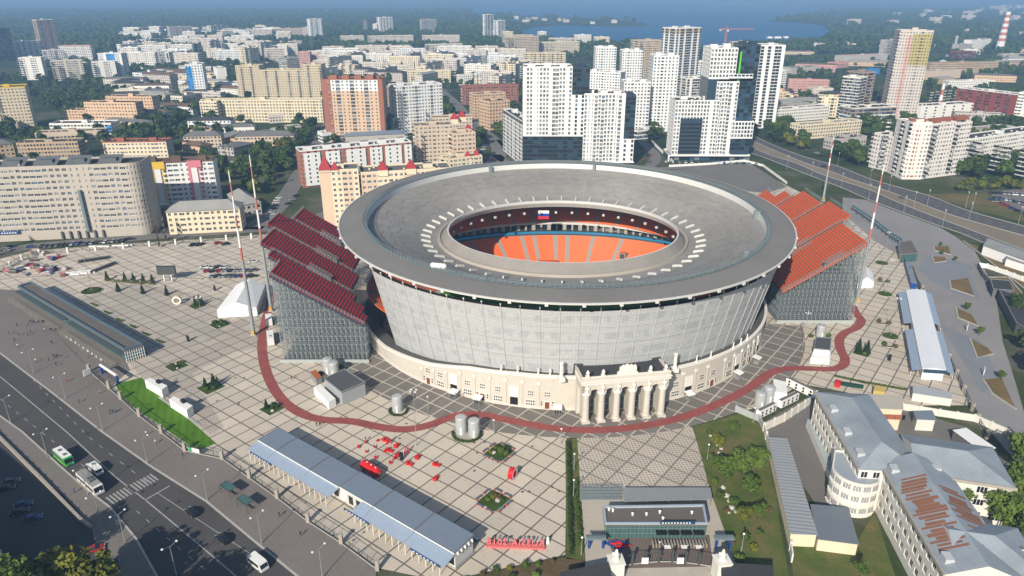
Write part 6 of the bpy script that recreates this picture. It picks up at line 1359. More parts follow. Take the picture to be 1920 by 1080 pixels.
# ---- white, navy and lime complex
T=thing('residential_complex','white and navy towers with lime green edges beside the highway','residential complex',(*G2(1330,300),0))
A=G2(1258,300); B2_=G2(1402,300); x0,y0=A; x3=B2_[0]; sc=(x3-x0)
hz=lambda yt:topz(1320,300,yt); BLOCK.append([(x0-8,y0-6),(x3+6,y0-6),(x3+6,y0+34),(x0-8,y0+34)])
u=lambda f:x0+sc*f
block(T,pr(u(0),u(.56),y0+.4,y0+22),4,hz(190),'wall_snow','rwrwwr',2,bay=2.5,ww=1.7,wh=2.1,heads=2,base=.2)
b=MB(); b.box(u(.08),y0-.1,5,u(.36),y0+.4,hz(222),'cladding_navy'); [b.box(u(.08)+.5,y0-.16,6+3.1*k,u(.36)-.5,y0-.1,7.6+3.1*k,'black') for k in range(int((hz(222)-6)/3.1))]; b.build('navy_panel',T)
block(T,pr(u(.50),u(.78),y0+1,y0+26),4,hz(150)-2,'wall_snow','wgrwgr',2,bay=2.5,ww=1.7,wh=2.1,heads=0,base=.2)
block(T,pr(u(.39),u(.72),y0+1.5,y0+27),hz(148),hz(92),'wall_snow','rwwrwr',2,bay=2.5,ww=1.7,wh=2.1,heads=2,base=.2)
block(T,pr(u(.39),u(.52),y0+1.6,y0+27),hz(187),hz(148)+.01,'cladding_navy','ss',1,heads=0,par=.01)
block(T,pr(u(.77),u(1.0),y0+3,y0+27),4,hz(86),'cladding_navy','gggg',1,bay=4,glass=['black','dark_glass','cladding_navy','blue_glass'],heads=2)
b=MB(); b.box(u(.755),y0+2.4,hz(235),u(.775),y0+3.2,hz(97),'lime_green'); b.box(u(.725),y0+2.0,4,u(.745),y0+2.9,hz(262),'lime_green'); b.build('lime_edge',T)
block(T,pr(u(.64),u(.93),y0-.6,y0+20),hz(146),hz(139),'wall_snow','WWWW',1,bay=3,heads=0,par=.2,base=.2)
block(T,pr(u(.74),u(1.02),y0-.6,y0+20),hz(259),hz(229),'wall_snow','rwrwr',1,bay=2.5,ww=1.7,wh=2.1,heads=0,base=.2)
block(T,pr(u(.75),u(1.0),y0+.2,y0+20),4,hz(259),'cladding_navy','gggg',1,bay=4,glass=['black','dark_glass','cladding_navy'],heads=0,par=.02)
block(T,pr(u(-.04),u(1.0),y0-4,y0+20),0,4,'cladding_navy','gggggg',1,bay=4,heads=0,capm='white_trim',par=1.2)
b=MB(); b.box(u(-.06),y0-6.5,4.4,u(.98),y0-4.1,5.2,'white_trim'); b.box(u(-.06),y0-6.5,0,u(-.045),y0-4,4.4,'white_trim'); b.build('canopy',T)
T=bld('white tower with dark vertical strips standing behind the lime-edged complex',1408,240,1452,240,86,22,'snow','gsgsg',1,bay=3.2,name='tower_block',cat='tower block',glass=['cladding_navy','dark_glass','black'])
T=bld('black and white striped tower with a pale crown in front of the lake',1258,190,1303,186,54,26,'snow','gsggsgg',1,bay=3.0,name='tower_block',cat='tower block',glass=['cladding_navy','dark_glass','black'],zones=((None,0,1,.93,1,'wall_beige'),),heads=2)
# ---- white panelled towers between the two complexes
for (xl,yl,xr,yr,yt,dp,l) in ((1216,246,1262,246,106,24,'white stepped tower closest to the lime-edged complex'),(1165,250,1214,250,155,22,'lower white tower block with a blank crown behind the navy-panelled complex'),(1162,190,1200,190,96,24,'white square tower with round corner windows, middle of the white cluster'),(1113,190,1151,190,90,24,'white tower at the lake end of the white cluster'),(1090,200,1160,205,134,18,'white mid-rise slab linking the towers of the white cluster')):
    bld(l,xl,yl,xr,yr,yt,dp,'snow','wwWww',1,name='tower_block',cat='tower block',heads=2,roofm='roof_light',glass=['dark_glass','curtained_glass','blue_glass'],bay=3.3,ww=1.4)
# ---- the rest of the town: label, base left/right, top, depth, wall, bays
FAR=[
('dim blue-grey tower block cut by the picture edge',-6,116,32,113,54,20,'slate','gg',1,{}),
('tall brown tower standing over white slabs by the forest',84,108,116,106,38,20,'brown','wwgww',1,dict(trim='wall_white')),
('white slab half in shade beside the tall brown tower',28,112,84,108,79,16,'white','gwwgww',0,{}),
('white stepped slab with rusty roof edge behind the front trio of slabs',116,118,176,117,86,14,'white','bwwb',0,dict(capm='wall_red')),
('low white slab in front of the tall brown tower',86,122,126,120,95,12,'white','bww',0,{}),
('white slab with broad balconies, first of the front trio',44,150,86,149,109,14,'white','bbwss',1,{}),
('panel slab with patchy loggias, middle of the front trio',104,152,162,149,115,14,'panel','bbwbbs',1,{}),
('panel slab with long balconies, last of the front trio',178,152,222,150,117,14,'white','bbwss',1,{}),
('white block with a blue arched crown behind the front trio',192,148,236,148,101,18,'snow','wbws',1,dict(zones=((0,.35,.7,.05,1,'sky_blue'),))),
('nine-storey grey slab at the edge of the wooded courts',241,108,271,106,87,13,'panel','ww',0,{}),
('twin slab with pale ribs beyond the wooded courts',270,104,296,104,79,14,'panel','wbw',0,{}),
('second twin slab with pale ribs beyond the wooded courts',297,106,324,106,81,14,'panel','bwb',0,{}),
('white square slab in front of the twin ribbed slabs',285,124,317,122,98,14,'white','wwbw',0,{}),
('grey hatched tower shell under construction',323,82,365,80,51,18,'rosy','gwgwg',0,dict(glass=['curtained_glass'])),
('white block with pale blue end beside the wooded hill',343,114,364,113,94,18,'white','gw',0,{}),
('tapering white tower with a bright blue flank',357,186,389,185,122,24,'snow','www',1,dict(zones=((0,0,.36,.12,.95,'sky_blue'),),bay=3.2)),
('pale blind end wall of a dark slab by the yellow complex',411,156,428,155,129,30,'white','ss',0,{}),
('pale tower slab on the skyline above the blue-flanked tower',420,80,440,79,59,12,'panel','ww',0,{}),
('wide pale slab on the skyline beside the pale tower slab',443,74,465,73,57,12,'white','wb',0,{}),
('low pale slab with dark loggias on the skyline',437,92,456,91,77,12,'panel','bw',0,{}),
('square pale slab below the skyline slabs',391,93,412,92,78,12,'panel','wb',0,{}),
('small pale block beside the hatched shell',361,90,384,89,74,12,'beige','ww',0,{}),
('pale slab with a shaded side near the yellow complex',456,120,478,119,98,22,'panel','wb',0,{}),
('long white slab with two window bands on the skyline',470,78,483,77,58,10,'white','ww',0,{}),
('yellow high-rise with stacked yellow balconies at the picture edge',-8,246,66,241,167,24,'yellow','wwwbwww',2,dict(trim='accent_yellow')),
('brick hostel with deep windows, furthest of the three tan hostels',206,222,292,223,181,14,'tan','wwww',1,dict(par=.5,wh=1.2)),
('brick hostel with deep windows, middle of the three tan hostels',166,236,262,237,192,14,'tan','wwww',1,dict(par=.5,wh=1.2)),
('brick hostel with deep windows, lowest of the three tan hostels',121,230,222,230,207,14,'tan','wwww',1,dict(par=.5,wh=1.2)),
('long white office with a glazed corner below the tan hostels',97,253,212,252,233,18,'white','WWWW',1,dict(zones=((0,.9,1,.1,.9,'sky_blue'),))),
('long beige works hall in front of the white office',70,270,200,264,251,14,'beige','WWWW',1,{}),
('ochre school-like block behind the grey apartment house',38,300,152,296,270,16,'ochre','wwww',1,dict(bay=2.4)),
('grey-roofed ochre house at the picture edge behind the grey apartment house',-20,305,32,300,274,18,'ochre','ww',1,dict(hip=(4,'roof_grey'))),
('long pale nine-storey slab below the yellow complex',382,229,607,229,188,12,'cream','wwwwbwww',1,dict(bay=3.2)),
('short pale slab wing standing forward of the long nine-storey slab',380,232,412,232,191,12,'cream','wwb',1,{}),
('low rendered house with grey hipped roof in the trees, first of a pair',347,277,417,275,256,12,'beige','wwbw',1,dict(hip=(3.4,'roof_grey'))),
('low rendered house with grey hipped roof in the trees, second of a pair',444,281,553,279,256,12,'beige','wwwb',1,dict(hip=(3.4,'roof_grey'))),
('low white house with roof lights behind the hipped pair',391,252,478,249,240,11,'white','ww',1,dict(hip=(2.4,'roof_grey'))),
('dark-roofed small block by the avenue with a chequered roof',506,231,545,228,215,22,'panel','ww',1,dict(roofm='roof_grey')),
('low grey house with garages beside the avenue',530,253,566,250,240,11,'grey','bb',1,{}),
('yellow brick complex, tall wing on the avenue side',572,184,608,184,122,22,'yellow','wwgww',1,{}),
('yellow brick complex, long terraced wing',493,184,572,184,132,18,'yellow','wwgwwwgww',1,{}),
('yellow brick complex, first wing next to the dark slabs',449,184,493,184,124,20,'yellow','wwgw',1,{}),
('red and cream twin block rising behind the yellow complex',560,126,583,126,98,14,'pink','ww',0,{}),
('red-trimmed cream block beside the red and cream twin',585,124,605,124,104,14,'pink','wb',0,{}),
('dark sloped-roof slab by the yellow complex',540,128,562,126,110,26,'grey','bb',0,{}),
('beige cluster on the skyline, long part',516,78,570,77,54,16,'beige','wbwb',0,{}),
('beige cluster on the skyline, pinkish end',569,78,585,78,52,14,'rosy','ww',0,{}),
('white tower with dark zigzag panels on the skyline',584,80,608,79,36,16,'snow','rgrr',0,{}),
('panel slab row below the zigzag tower',520,96,543,95,79,12,'panel','wb',0,{}),
('second panel slab row below the zigzag tower',545,97,568,96,78,12,'panel','bw',0,{}),
('long panel house lower down beside the zigzag tower',498,118,535,117,92,12,'panel','wwb',0,{}),
('pale five-storey strip beside the red and cream twin',606,103,645,102,88,10,'panel','ww',0,{}),
('pale nine-storey slab across the park from the zigzag tower',640,90,684,89,68,12,'panel','wbwb',0,{}),
('slim grey tower on the skyline, left of a white pair'.replace(', left of','beside').replace('skylinebeside','skyline beside'),690,68,704,67,38,16,'slate','gw',0,dict(glass=['curtained_glass'])),
('white and grey stepped tower on the skyline',714,68,738,67,33,18,'white','rgr',0,{}),
('small white annex of the stepped skyline tower',708,68,715,67,45,14,'white','ww',0,{}),
('pink and white square tower on the skyline',793,66,820,65,37,18,'rosy','gwgw',0,{}),
('long panel terrace under the stepped skyline tower, upper row',692,92,776,90,68,12,'panel','wbwbw',0,{}),
('long panel terrace under the stepped skyline tower, lower row',695,103,770,101,87,12,'panel','wwbw',0,{}),
('long panel terrace under the pink tower, upper row',793,92,862,91,67,12,'panel','wbww',0,{}),
('long panel terrace under the pink tower, lower row',800,104,868,102,84,12,'panel','bwwb',0,{}),
('white double-towered high-rise at the lake end of the skyline, slim one',912,80,926,79,28,14,'snow','gsg',0,{}),
('white double-towered high-rise at the lake end of the skyline, square one',934,84,949,83,39,16,'snow','wgw',0,{}),
('pale link block between the two lake-end high-rises',924,80,936,80,58,14,'white','ww',0,{}),
('pink-orange angled slab in front of the lake-end high-rises',921,106,958,109,90,12,'peach','ww',0,{}),
('white L-shaped block with balconies beyond the middle street',812,140,870,138,112,14,'white','wbwb',1,{}),
('white low block beside the L-shaped block',870,128,912,124,107,12,'white','ww',0,{}),
('tan low school with flat roof in the park',757,126,790,125,112,16,'tan','ww',0,{}),
('pale long low block crossing the park',692,120,750,118,110,12,'panel','ww',0,{}),
('white long four-storey block behind the red brick row',862,160,932,156,142,12,'white','wwww',1,{}),
('pale flat depot behind the white four-storey block',880,142,930,138,130,16,'grey','ww',0,{}),
('red brick nine-storey row facing the white ramp tower',868,196,972,192,163,14,'red','wwbww',1,dict(bay=3.2)),
('orange brick block stepping down from the red brick row',890,222,948,218,178,16,'tan','wwww',1,{}),
('orange brick wing closest to the navy-panelled complex',918,244,956,240,192,22,'tan','www',1,{}),
('tan brick slab hidden between the two brick towers',724,200,742,198,165,16,'tan','ww',1,{}),
('small white office at the foot of the tan brick tower',606,268,640,264,251,12,'snow','WW',1,dict(roofm='roof_light')),
('low blue-roofed hall in front of the tan brick tower',650,274,760,268,256,12,'grey','ss',1,dict(hip=(2.5,'blue_sheet'),name='hall',cat='hall')),
('dark glass office between the red tower and the white tower',724,262,746,260,222,14,'blueglass','gg',1,{}),
('dense beige housing by the lake, long front row',952,110,1010,108,70,16,'beige','wbwb',0,{}),
('dense beige housing by the lake, tall first block',942,92,962,92,60,14,'cream','bw',0,{}),
('dense beige housing by the lake, twin gabled block',962,88,1000,88,66,14,'beige','wbw',0,{}),
('dense beige housing by the lake, slim tower',1008,86,1024,86,60,14,'white','wb',0,{}),
('dense beige housing by the lake, arched row',1014,106,1086,104,80,16,'cream','wbwwb',0,{}),
('dense beige housing by the lake, stepped white end',1076,88,1108,88,66,16,'white','wbw',0,{}),
('dense beige housing by the lake, pinkish middle',1028,92,1078,92,72,14,'rosy','wb',0,{}),
('cream round-ended block at the lake shore',1113,92,1142,92,70,16,'cream','wbw',0,{}),
('yellow banded block with white cylinders behind the navy-panelled complex',982,130,1060,130,100,18,'yellow','wgwwg',1,{}),
('beige tower with banded balconies behind the white cluster',1191,160,1236,158,77,22,'beige','wbbw',1,{}),
('pinkish block below the yellow banded block',962,130,984,130,112,14,'rosy','ww',0,{}),
('brick-red block between the white cluster and the striped tower',1264,182,1286,180,148,16,'dkred','gg',1,{}),
('grey glass office wedged before the striped tower',1284,205,1326,203,148,18,'white','gsgg',1,{}),
('white office behind the lime-edged complex with small windows',1306,160,1336,160,116,18,'white','wg',1,{}),
('white tower shell with a red brick parapet under the crane',1366,150,1402,150,80,20,'beige','ww',1,{}),
('small pavilion row with dark skylights behind the stadium',1194,262,1240,256,246,9,'snow','gg',1,dict(name='pavilion',cat='pavilion')),
('long pink office building behind the yellow school',1476,174,1552,176,150,12,'pink','wwww',1,{}),
('white tower slab near the pink office',1446,170,1472,168,134,14,'white','wb',1,{}),
('white angular block with cream front beside the lattice tower',1530,218,1577,220,182,16,'cream','gwsw',1,{}),
('long pale school with flat roof above the highway',1434,232,1552,222,208,12,'white','wwww',1,{}),
('low white workshop row behind the pale school',1446,210,1530,204,192,11,'panel','ww',1,dict(hip=(2.6,'roof_light'))),
('yellow school with white roof above the highway trees',1497,262,1612,252,236,13,'cream','wwww',1,dict(roofm='roof_light')),
('white-framed lattice tower under construction',1567,222,1600,226,144,16,'white','gggg',1,dict(bay=2.6)),
('dark brick tower behind the white-framed lattice',1598,216,1628,214,137,18,'brown','gwgwg',1,{}),
('white gridded podium with dark attic below the pale tower',1594,232,1676,228,204,20,'white','gggg',1,dict(zones=((None,0,1,.66,1,'wall_brown'),),bay=2.8)),
('tall pale tower with a yellow upper half and jagged balconies',1657,222,1716,224,58,24,'rosy','wwwwwwwb',1,dict(zones=((0,.40,1,.62,.97,'facade_yellow'),(0,.27,.38,0,.95,'wall_pink')),bay=2.9,ww=1.15,wh=1.25,name='tower_block',cat='tower block')),
('blue-roofed hall among the trees behind the lattice tower',1626,140,1652,138,132,16,'sky_blue','ss',0,dict(name='hall',cat='hall')),
('small red house beside the blue-roofed hall',1560,128,1590,126,118,12,'pink','ww',0,{}),
('long grey warehouse with a pink roof beyond the lattice tower',1580,122,1662,118,106,22,'grey','ss',0,dict(roofm='wall_pink',name='warehouse',cat='warehouse')),
('white long shed near the water beyond the lattice tower',1520,96,1546,95,83,18,'white','ww',0,dict(name='warehouse',cat='warehouse')),
('low flat shed by the shore trees',1482,140,1536,136,128,18,'grey','ss',0,dict(name='warehouse',cat='warehouse')),
('grey block behind the tall pale tower',1660,104,1684,102,76,16,'rosy','wb',0,{}),
('dark red office with a balcony front beyond the tall pale tower',1788,118,1826,117,98,18,'dkred','gg',0,{}),
('white silo-like block at the foot of the red striped chimney',1818,98,1856,95,76,18,'white','ss',0,{}),
('grey low block beside the white silo-like block',1794,100,1820,98,84,14,'grey','ws',0,{}),
('long brick factory with arched windows on the hill',1740,140,1868,138,119,18,'ochre','wwww',0,dict(name='factory',cat='factory')),
('pale low factory hall in front of the long brick factory',1726,150,1800,146,135,16,'beige','ss',0,dict(roofm='roof_light',name='factory',cat='factory')),
('red-brown high-rise slab with white loggia bays by the picture edge',1786,206,1896,222,165,16,'dkred','sbbsbbs',1,dict(trim='white_trim')),
('white loggia slab cut by the picture edge beside the red-brown slab',1898,222,1935,226,174,16,'white','bbs',1,{}),
('flat white works with a chimney behind the pale tower',1722,224,1820,218,200,16,'white','ssWs',1,dict(name='works',cat='factory')),
('long grey low block under the red-brown slab',1786,232,1880,236,212,12,'grey','ww',1,{}),
('flat grey garage row beyond the curved white house',1836,258,1900,252,244,14,'grey','ss',1,dict(roofm='roof_light',name='garage',cat='garage')),
('grey flat house at the trees beside the curved white house',1566,282,1622,276,262,14,'grey','ww',1,{}),
('far pale slab above the orange warehouse roofs',418,64,432,63,50,12,'white','ww',0,{}),
('far white slab beside the skyline road',455,60,476,59,52,12,'white','ww',0,{}),
]
for r in FAR:
    kw=dict(r[10]); d=r[9]; kw.setdefault('name','apartment_block'); kw.setdefault('cat',kw['name'].replace('_',' ') if kw['name']!='apartment_block' else 'apartment block')
    if r[7]=='sky_blue': MATS.setdefault('sky_blue',MATS['sky_blue'])
    bld(r[0],*r[1:7],r[7],r[8],d,**kw)
# curved white apartment house by the highway
T=thing('apartment_house','white curved apartment house with brown brick insets by the highway junction','apartment house',(*G2(1730,330),0)); pts=[(1628,312),(1662,322),(1690,336),(1725,336),(1770,330),(1800,326)]; hts=(258,238)
W=pxs(pts); BLOCK.append(W+[(p[0]+4,p[1]+18) for p in W[::-1]])
def fan(i,j,h,pat,zones=(),heads=1,d=2):
    a,b=W[i],W[j]; dd=(Vector(b)-Vector(a)).normalized(); n=Vector((-dd.y,dd.x))*14; block(T,[a,b,(b[0]+n.x,b[1]+n.y),(a[0]+n.x,a[1]+n.y)],0,h,'wall_curve',pat,d,bay=3.1,heads=heads,roofm='roof_brown',zones=zones,capm='wall_curve',trim='white_trim')
mat('wall_curve',(.66,.62,.59),.8,.06,.05); MATS['wall_rosy']=MATS['wall_rosy']
fan(0,1,topz(1628,312,250),'bwwb'); hh=topz(1690,336,234); fan(1,2,hh,'wwbw'); fan(2,3,hh+1,'bwnwb',((0,.3,.62,.15,.9,'brick_trim'),(0,0,.9,0,.12,'brick_trim'))); fan(3,4,hh,'wwbwwb'); fan(4,5,hh-1,'bwb')
b=MB()
for i in (2,3,4): a,c=Vector(W[i]),Vector(W[i+1]); b.prism([tuple(a+Vector((1,4))),tuple(c+Vector((-1,4))),tuple(c+Vector((-1,9))),tuple(a+Vector((1,9)))],hh+.5,hh+3.0,'brick_trim')
b.build('attic',T)
bld('white loggia slab with dark roof continuing the curved house',1806,318,1935,296,262,14,'white','bbwwbb',2,bay=3.1,trim='white_trim',name='apartment_house',cat='apartment house')
# ---- crane, chimneys
def chimney(px,yt,r0,r1,label,bands,m0,m1):
    g=G(*px); h=topz(px[0],px[1],yt); t=thing('chimney',label,'chimney',(g.x,g.y,0),world_parts=False); b=MB(); z=0; n=bands*2; rr=lambda z:r0+(r1-r0)*z/h
    b.tube((0,0,0),(0,0,h*.3),rr(0),rr(h*.3),14,m1); b.build('shaft',t); z=h*.3
    for k in range(n): z2=z+h*.7/n; b=MB(); b.tube((0,0,z),(0,0,z2),rr(z),rr(z2),14,m0 if k%2==0 else m1); b.build('painted_band',t); z=z2
chimney((1872,100),22,9,4.5,'tall red and white banded chimney on the hill',5,'mast_red','mast_white'); chimney((1757,216),157,2.4,1.4,'slim brick chimney with a red and white tip beside the tall pale tower',2,'mast_red','mast_white'); chimney((1788,98),67,3.5,3.0,'plain pale chimney beside the white silo-like block',1,'concrete','concrete')
g=G(1352,150); T=thing('tower_crane','orange tower crane over the shell beside the lake','crane',(g.x,g.y,0),world_parts=False); mat('crane_orange',(.5,.17,.06),.5,.1); zc=topz(1352,150,55); b=MB()
for x in (-1,1):
    for y in (-1,1): b.tube((x,y,0),(x,y,zc),.22,.22,4,'crane_orange')
for k in range(int(zc/3)): b.tube((-1,-1,3*k),(1,-1,3*k+3),.12,.12,4,'crane_orange'); b.tube((1,-1,3*k),(1,1,3*k+3),.12,.12,4,'crane_orange')
b.build('tower',T); b=MB(); [b.tube((-10,y,zc),(42,y,zc-.5),.25,.2,4,'crane_orange') for y in (-.8,.8)]; b.tube((-10,0,zc+1.6),(42,0,zc+.8),.25,.18,4,'crane_orange'); [b.tube((-10+2.6*k,-.8,zc),(-8.7+2.6*k,0,zc+1.6),.12,.12,4,'crane_orange') for k in range(20)]; b.build('jib',T); b=MB(); b.box(-11,-1.2,zc-2.4,-7,1.2,zc,'concrete'); b.build('counterweight',T); b=MB(); b.box(1.2,-1,zc-3,3.2,1,zc-.6,'white_trim'); b.build('cab',T); b=MB(); b.tube((0,0,zc),(0,0,zc+7),.6,.15,4,'crane_orange'); b.build('mast_top',T)
# pale roofs and small houses scattered to the far edges
def scatter(n,poly,label,group,hr,wr,mats,roofs,seed,nm='low_rise_block',cat='building'):
    q=random.Random(seed); P=pxs(poly); xs=[p[0] for p in P]; ys=[p[1] for p in P]; k=0; tries=0
    while k<n and tries<n*40:
        tries+=1; x,y=q.uniform(min(xs),max(xs)),q.uniform(min(ys),max(ys)); w,d_,h=q.uniform(*wr),q.uniform(10,18),q.uniform(*hr)
        if not inpoly(x,y,P) or any(inpoly(x+dx,y+dy,B) for B in BLOCK for dx in (-w/2,w/2) for dy in (-d_/2,d_/2)): continue
        a=q.choice((.1,-.35,1.2,.15,-.1))+q.uniform(-.08,.08); ca,sa=cos(a),sin(a); R4=[(x+u*ca-v*sa,y+u*sa+v*ca) for u,v in ((-w/2,-d_/2),(w/2,-d_/2),(w/2,d_/2),(-w/2,d_/2))]; BLOCK.append(offset(R4,-1.5)); B=MB(); wm=q.choice(mats); rm=q.choice(roofs)
        if h<16 and q.random()<.7: block(None,R4,0,h,wm,'ww',0,B=B,heads=0,par=.05,bay=3.6,roofm=rm,seed=tries); gable(None,R4,h+.06,q.uniform(2,3.5),rm,B=B)
        else: block(None,R4,0,h,wm,'wwbw' if h>12 else 'ww',0,B=B,heads=1,bay=3.6,roofm=rm,seed=tries)
        tag(B.build(nm),label,cat,group); k+=1
ML=['wall_panel','wall_white','wall_beige','wall_cream','wall_grey','wall_tan']; MF=['wall_panel','wall_white','wall_white','wall_snow','wall_panel','wall_cream','wall_rosy']; RF=['roof_grey','roof_light','roof_brown','roof_dark']
scatter(34,[(230,150),(380,135),(440,165),(440,250),(230,250)],'low housing block half hidden by trees around the tan hostels','low blocks round the tan hostels',(8,14),(25,60),MF,RF,3)
scatter(64,[(600,105),(960,105),(975,160),(870,220),(830,160),(610,150)],'low housing block among park trees beyond the brick towers','low blocks in the park',(12,26),(30,70),MF,RF,4)
scatter(84,[(240,70),(520,62),(560,95),(470,135),(250,130)],'housing slab in the district below the skyline','slabs below the skyline',(17,32),(24,60),MF,RF,5)
scatter(60,[(1440,90),(1660,60),(1930,45),(1930,160),(1760,200),(1640,140),(1440,150)],'low works building in the industrial quarter beyond the pale tower','works buildings in the industrial quarter',(6,12),(25,80),ML+['wall_pink','wall_ochre'],RF+['roof_light','white_trim'],6)
scatter(14,[(1430,170),(1560,165),(1600,235),(1430,230)],'low house among trees by the yellow school','low houses by the yellow school',(6,12),(20,45),ML,RF,8)
scatter(44,[(150,70),(560,60),(900,62),(900,72),(560,80),(150,85)],'small far house at the forest edge','far houses at the forest edge',(6,10),(15,40),['wall_white','wall_cream','wall_beige'],['roof_light','wall_pink','roof_grey'],9)
scatter(40,[(1560,38),(1930,12),(1930,45),(1620,62)],'pale far block on the horizon plain','far blocks on the horizon plain',(10,34),(25,60),['wall_white','wall_cream','wall_rosy'],['roof_light'],10)
scatter(10,[(945,34),(1130,36),(1190,41),(1180,46),(1000,47)],'small white house on the wooded spit in the lake','houses on the lake spit',(7,14),(20,50),['wall_white','wall_cream'],['roof_light'],11)
scatter(9,[(350,258),(545,245),(470,300),(340,300)],'low garage or shed by the hipped houses','sheds by the hipped houses',(4,7),(14,30),['wall_grey','wall_tan'],RF,12,'shed','shed')
for xl,yl,xr,yr,yt,l in ((262,62,322,60,52,'long flat orange-roofed warehouse at the forest edge'),(1440,72,1446,72,71,'far white buoy-like pier house on the lake'),(1630,205,1680,203,196,'low flat-roofed workshop behind the podium')):
    if 'buoy' in l: continue
    bld(l,xl,yl,xr,yr,yt,40 if 'orange' in l else 14,'peach' if 'orange' in l else 'grey','ss',0,roofm='wall_pink' if 'orange' in l else 'roof_light',name='warehouse',cat='warehouse')
for k,(x0,x1,y) in enumerate(((1440,1448,72),(1453,1465,72),(1471,1478,71.5))): b=MB(); a=G2(x0,y); c=G2(x1,y); b.box(a[0],a[1],-.05,c[0],a[1]+14,5,'white_trim'); tag(b.build('pier'),f'{ORD[k]} white pier strip lying on the lake beside the lime-edged complex','pier')
# ---- old white school with grey sheet-metal roofs
mat('sheet_roof',(.25,.285,.32),.5,.32,.14,.4,lines=(R(10),1.2,.07,.85)); mat('sheet_roof_pale',(.42,.45,.47),.5,.12,.15,.4); mat('rust_stain',(.22,.10,.06),.9,.2,.5); mat('old_white',(.62,.60,.55),.85,.07,.1); mat('plinth_grey',(.30,.30,.29),.9,.1)
T=thing('school_building','old white school with three wings under patched grey sheet-metal roofs','school',(*G2(1640,900),0)); EZ=13.0
def wing(e0,e1,width,z,pat,bay=3.0,hip0=True,hip1=True,ridge=3.4,wm='old_white',rm='sheet_roof',left=True,d=2,nm='roof',sill=.85):
    """e0,e1: the visible eave as roof pixels at height z; the wing extends to the other side"""
    a=Vector(G2(*e0,z)); b=Vector(G2(*e1,z)); dd=(b-a).normalized(); n=Vector((-dd.y,dd.x)); q=[a,b,b+n*width,a+n*width]; P=[tuple(p) for p in q]
    BLOCK.append(offset(P,-1)); block(T,P,0,z,wm,pat,d,bay=bay,ww=1.7,wh=1.9,fh=3.4,base=1.6,heads=0,par=.04,glass=['dark_glass','dark_glass','curtained_glass'])
    O=[Vector(p) for p in offset(P,-.7)]; a,b,c,e=O; w=(e-a).length; u=(b-a).normalized(); r0=(a+e)/2+u*(w*.5 if hip0 else 0); r1=(b+c)/2-u*(w*.5 if hip1 else 0); B=MB()
    B.face([(*a,z+.1),(*b,z+.1),(*r1,z+ridge),(*r0,z+ridge)],rm); B.face([(*c,z+.1),(*e,z+.1),(*r0,z+ridge),(*r1,z+ridge)],rm); B.face([(*e,z+.1),(*a,z+.1),(*r0,z+ridge)],rm if hip0 else wm); B.face([(*b,z+.1),(*c,z+.1),(*r1,z+ridge)],rm if hip1 else wm); B.face([(*a,z+.06),(*e,z+.06),(*c,z+.06),(*b,z+.06)],'steel')
    B.build(nm,T); B=MB()
    for p,qq in ((a,b),): B.prism([tuple(p),tuple(qq),tuple(qq+n*.35),tuple(p+n*.35)],z-.35,z+.45,'lip_ridge')
    B.build('eave',T); return a,b,c,e,r0,r1,u,n,z,ridge
w1=wing((1530,737),(1612,878),15,EZ,'wwwwww',2.9)       # wing along the yard, seen along its wall
w2=wing((1652,868),(1772,1075),15,EZ,'wwwww',2.9,hip0=False,hip1=False)   # street wing with rust streaks
w3=wing((1722,888),(1900,915),17,EZ,'WWsWWW',4.3,hip0=False)
w4=wing((1800,1062),(1960,1086),15,EZ,'WWsWWW',4.3,hip0=False)
# rust streaks and skylights on the street wing
a,b,c,e,r0,r1,u,n,z,rg=w2; L=(b-a).length; q=random.Random(2)
for k in range(22):
    f=.22+.6*k/21; 
    for side in (0,1):
        if side and q.random()<.35: continue
        B=MB(); s0=q.uniform(.05,.3); s1=q.uniform(.7,.97); wd=q.uniform(.6,1.15)
        p=lambda t,du:( (a if not side else e)+u*(L*f+du)+((n if not side else -n)*(t*(e-a).length/2)))
        zz_=lambda t:z+.1+(rg-.1)*t+.06
        B.face([(*p(s0,0),zz_(s0)),(*p(s0,wd),zz_(s0)),(*p(s1,wd),zz_(s1)),(*p(s1,0),zz_(s1))] if not side else [(*p(s0,wd),zz_(s0)),(*p(s0,0),zz_(s0)),(*p(s1,0),zz_(s1)),(*p(s1,wd),zz_(s1))],'rust_stain'); B.build('rust_patch',T)
for (w,fs) in ((w1,(.3,.6,.85)),(w3,(.2,)),(w2,(.12,.9))):
    a,b,c,e,r0,r1,u,n,z,rg=w; L=(b-a).length
    for f in fs:
        B=MB(); p=a+u*L*f+n*2.2; B.obox(tuple(p),math.atan2(u.y,u.x),2.6,1.8,z+.5,z+1.9,'sheet_roof_pale'); B.build('dormer',T)
# rounded bay in the corner
g0=Vector(G2(1566,862,11)); g1=Vector(G2(1645,890,11)); cc=Vector(G2(1625,872,11)); B=MB(); zb=10.0; n=14
cpt=Vector(G2(1606,884,10.0)); rr=6.1; arc=[(cpt.x+rr*cos(t),cpt.y+rr*sin(t)) for t in [R(-190+10.5*k) for k in range(n)]]; Pn=arc+[(cpt.x+9,cpt.y+7),(cpt.x-2,cpt.y+9)]
B.prism(Pn,0,zb,'old_white',mat('sheet_roof_b',(.30,.345,.39),.5,.18,.12,.4,lines=(R(80),1.2,.07,.8))); B.build('round_bay',T); I=offset(Pn,.4); B=MB()
for i in range(len(Pn)): j=(i+1)%len(Pn); B.prism([Pn[i],Pn[j],I[j],I[i]],zb+.002,zb+.5,'old_white')
for zc_ in (3.6,7.2): B.lathe(tuple(cpt),[(rr+.02,zc_),(rr+.2,zc_+.05),(rr+.2,zc_+.3),(rr+.02,zc_+.35)],n*2,'old_white',R(-190),R(-53))
B.build('bay_cornice',T)
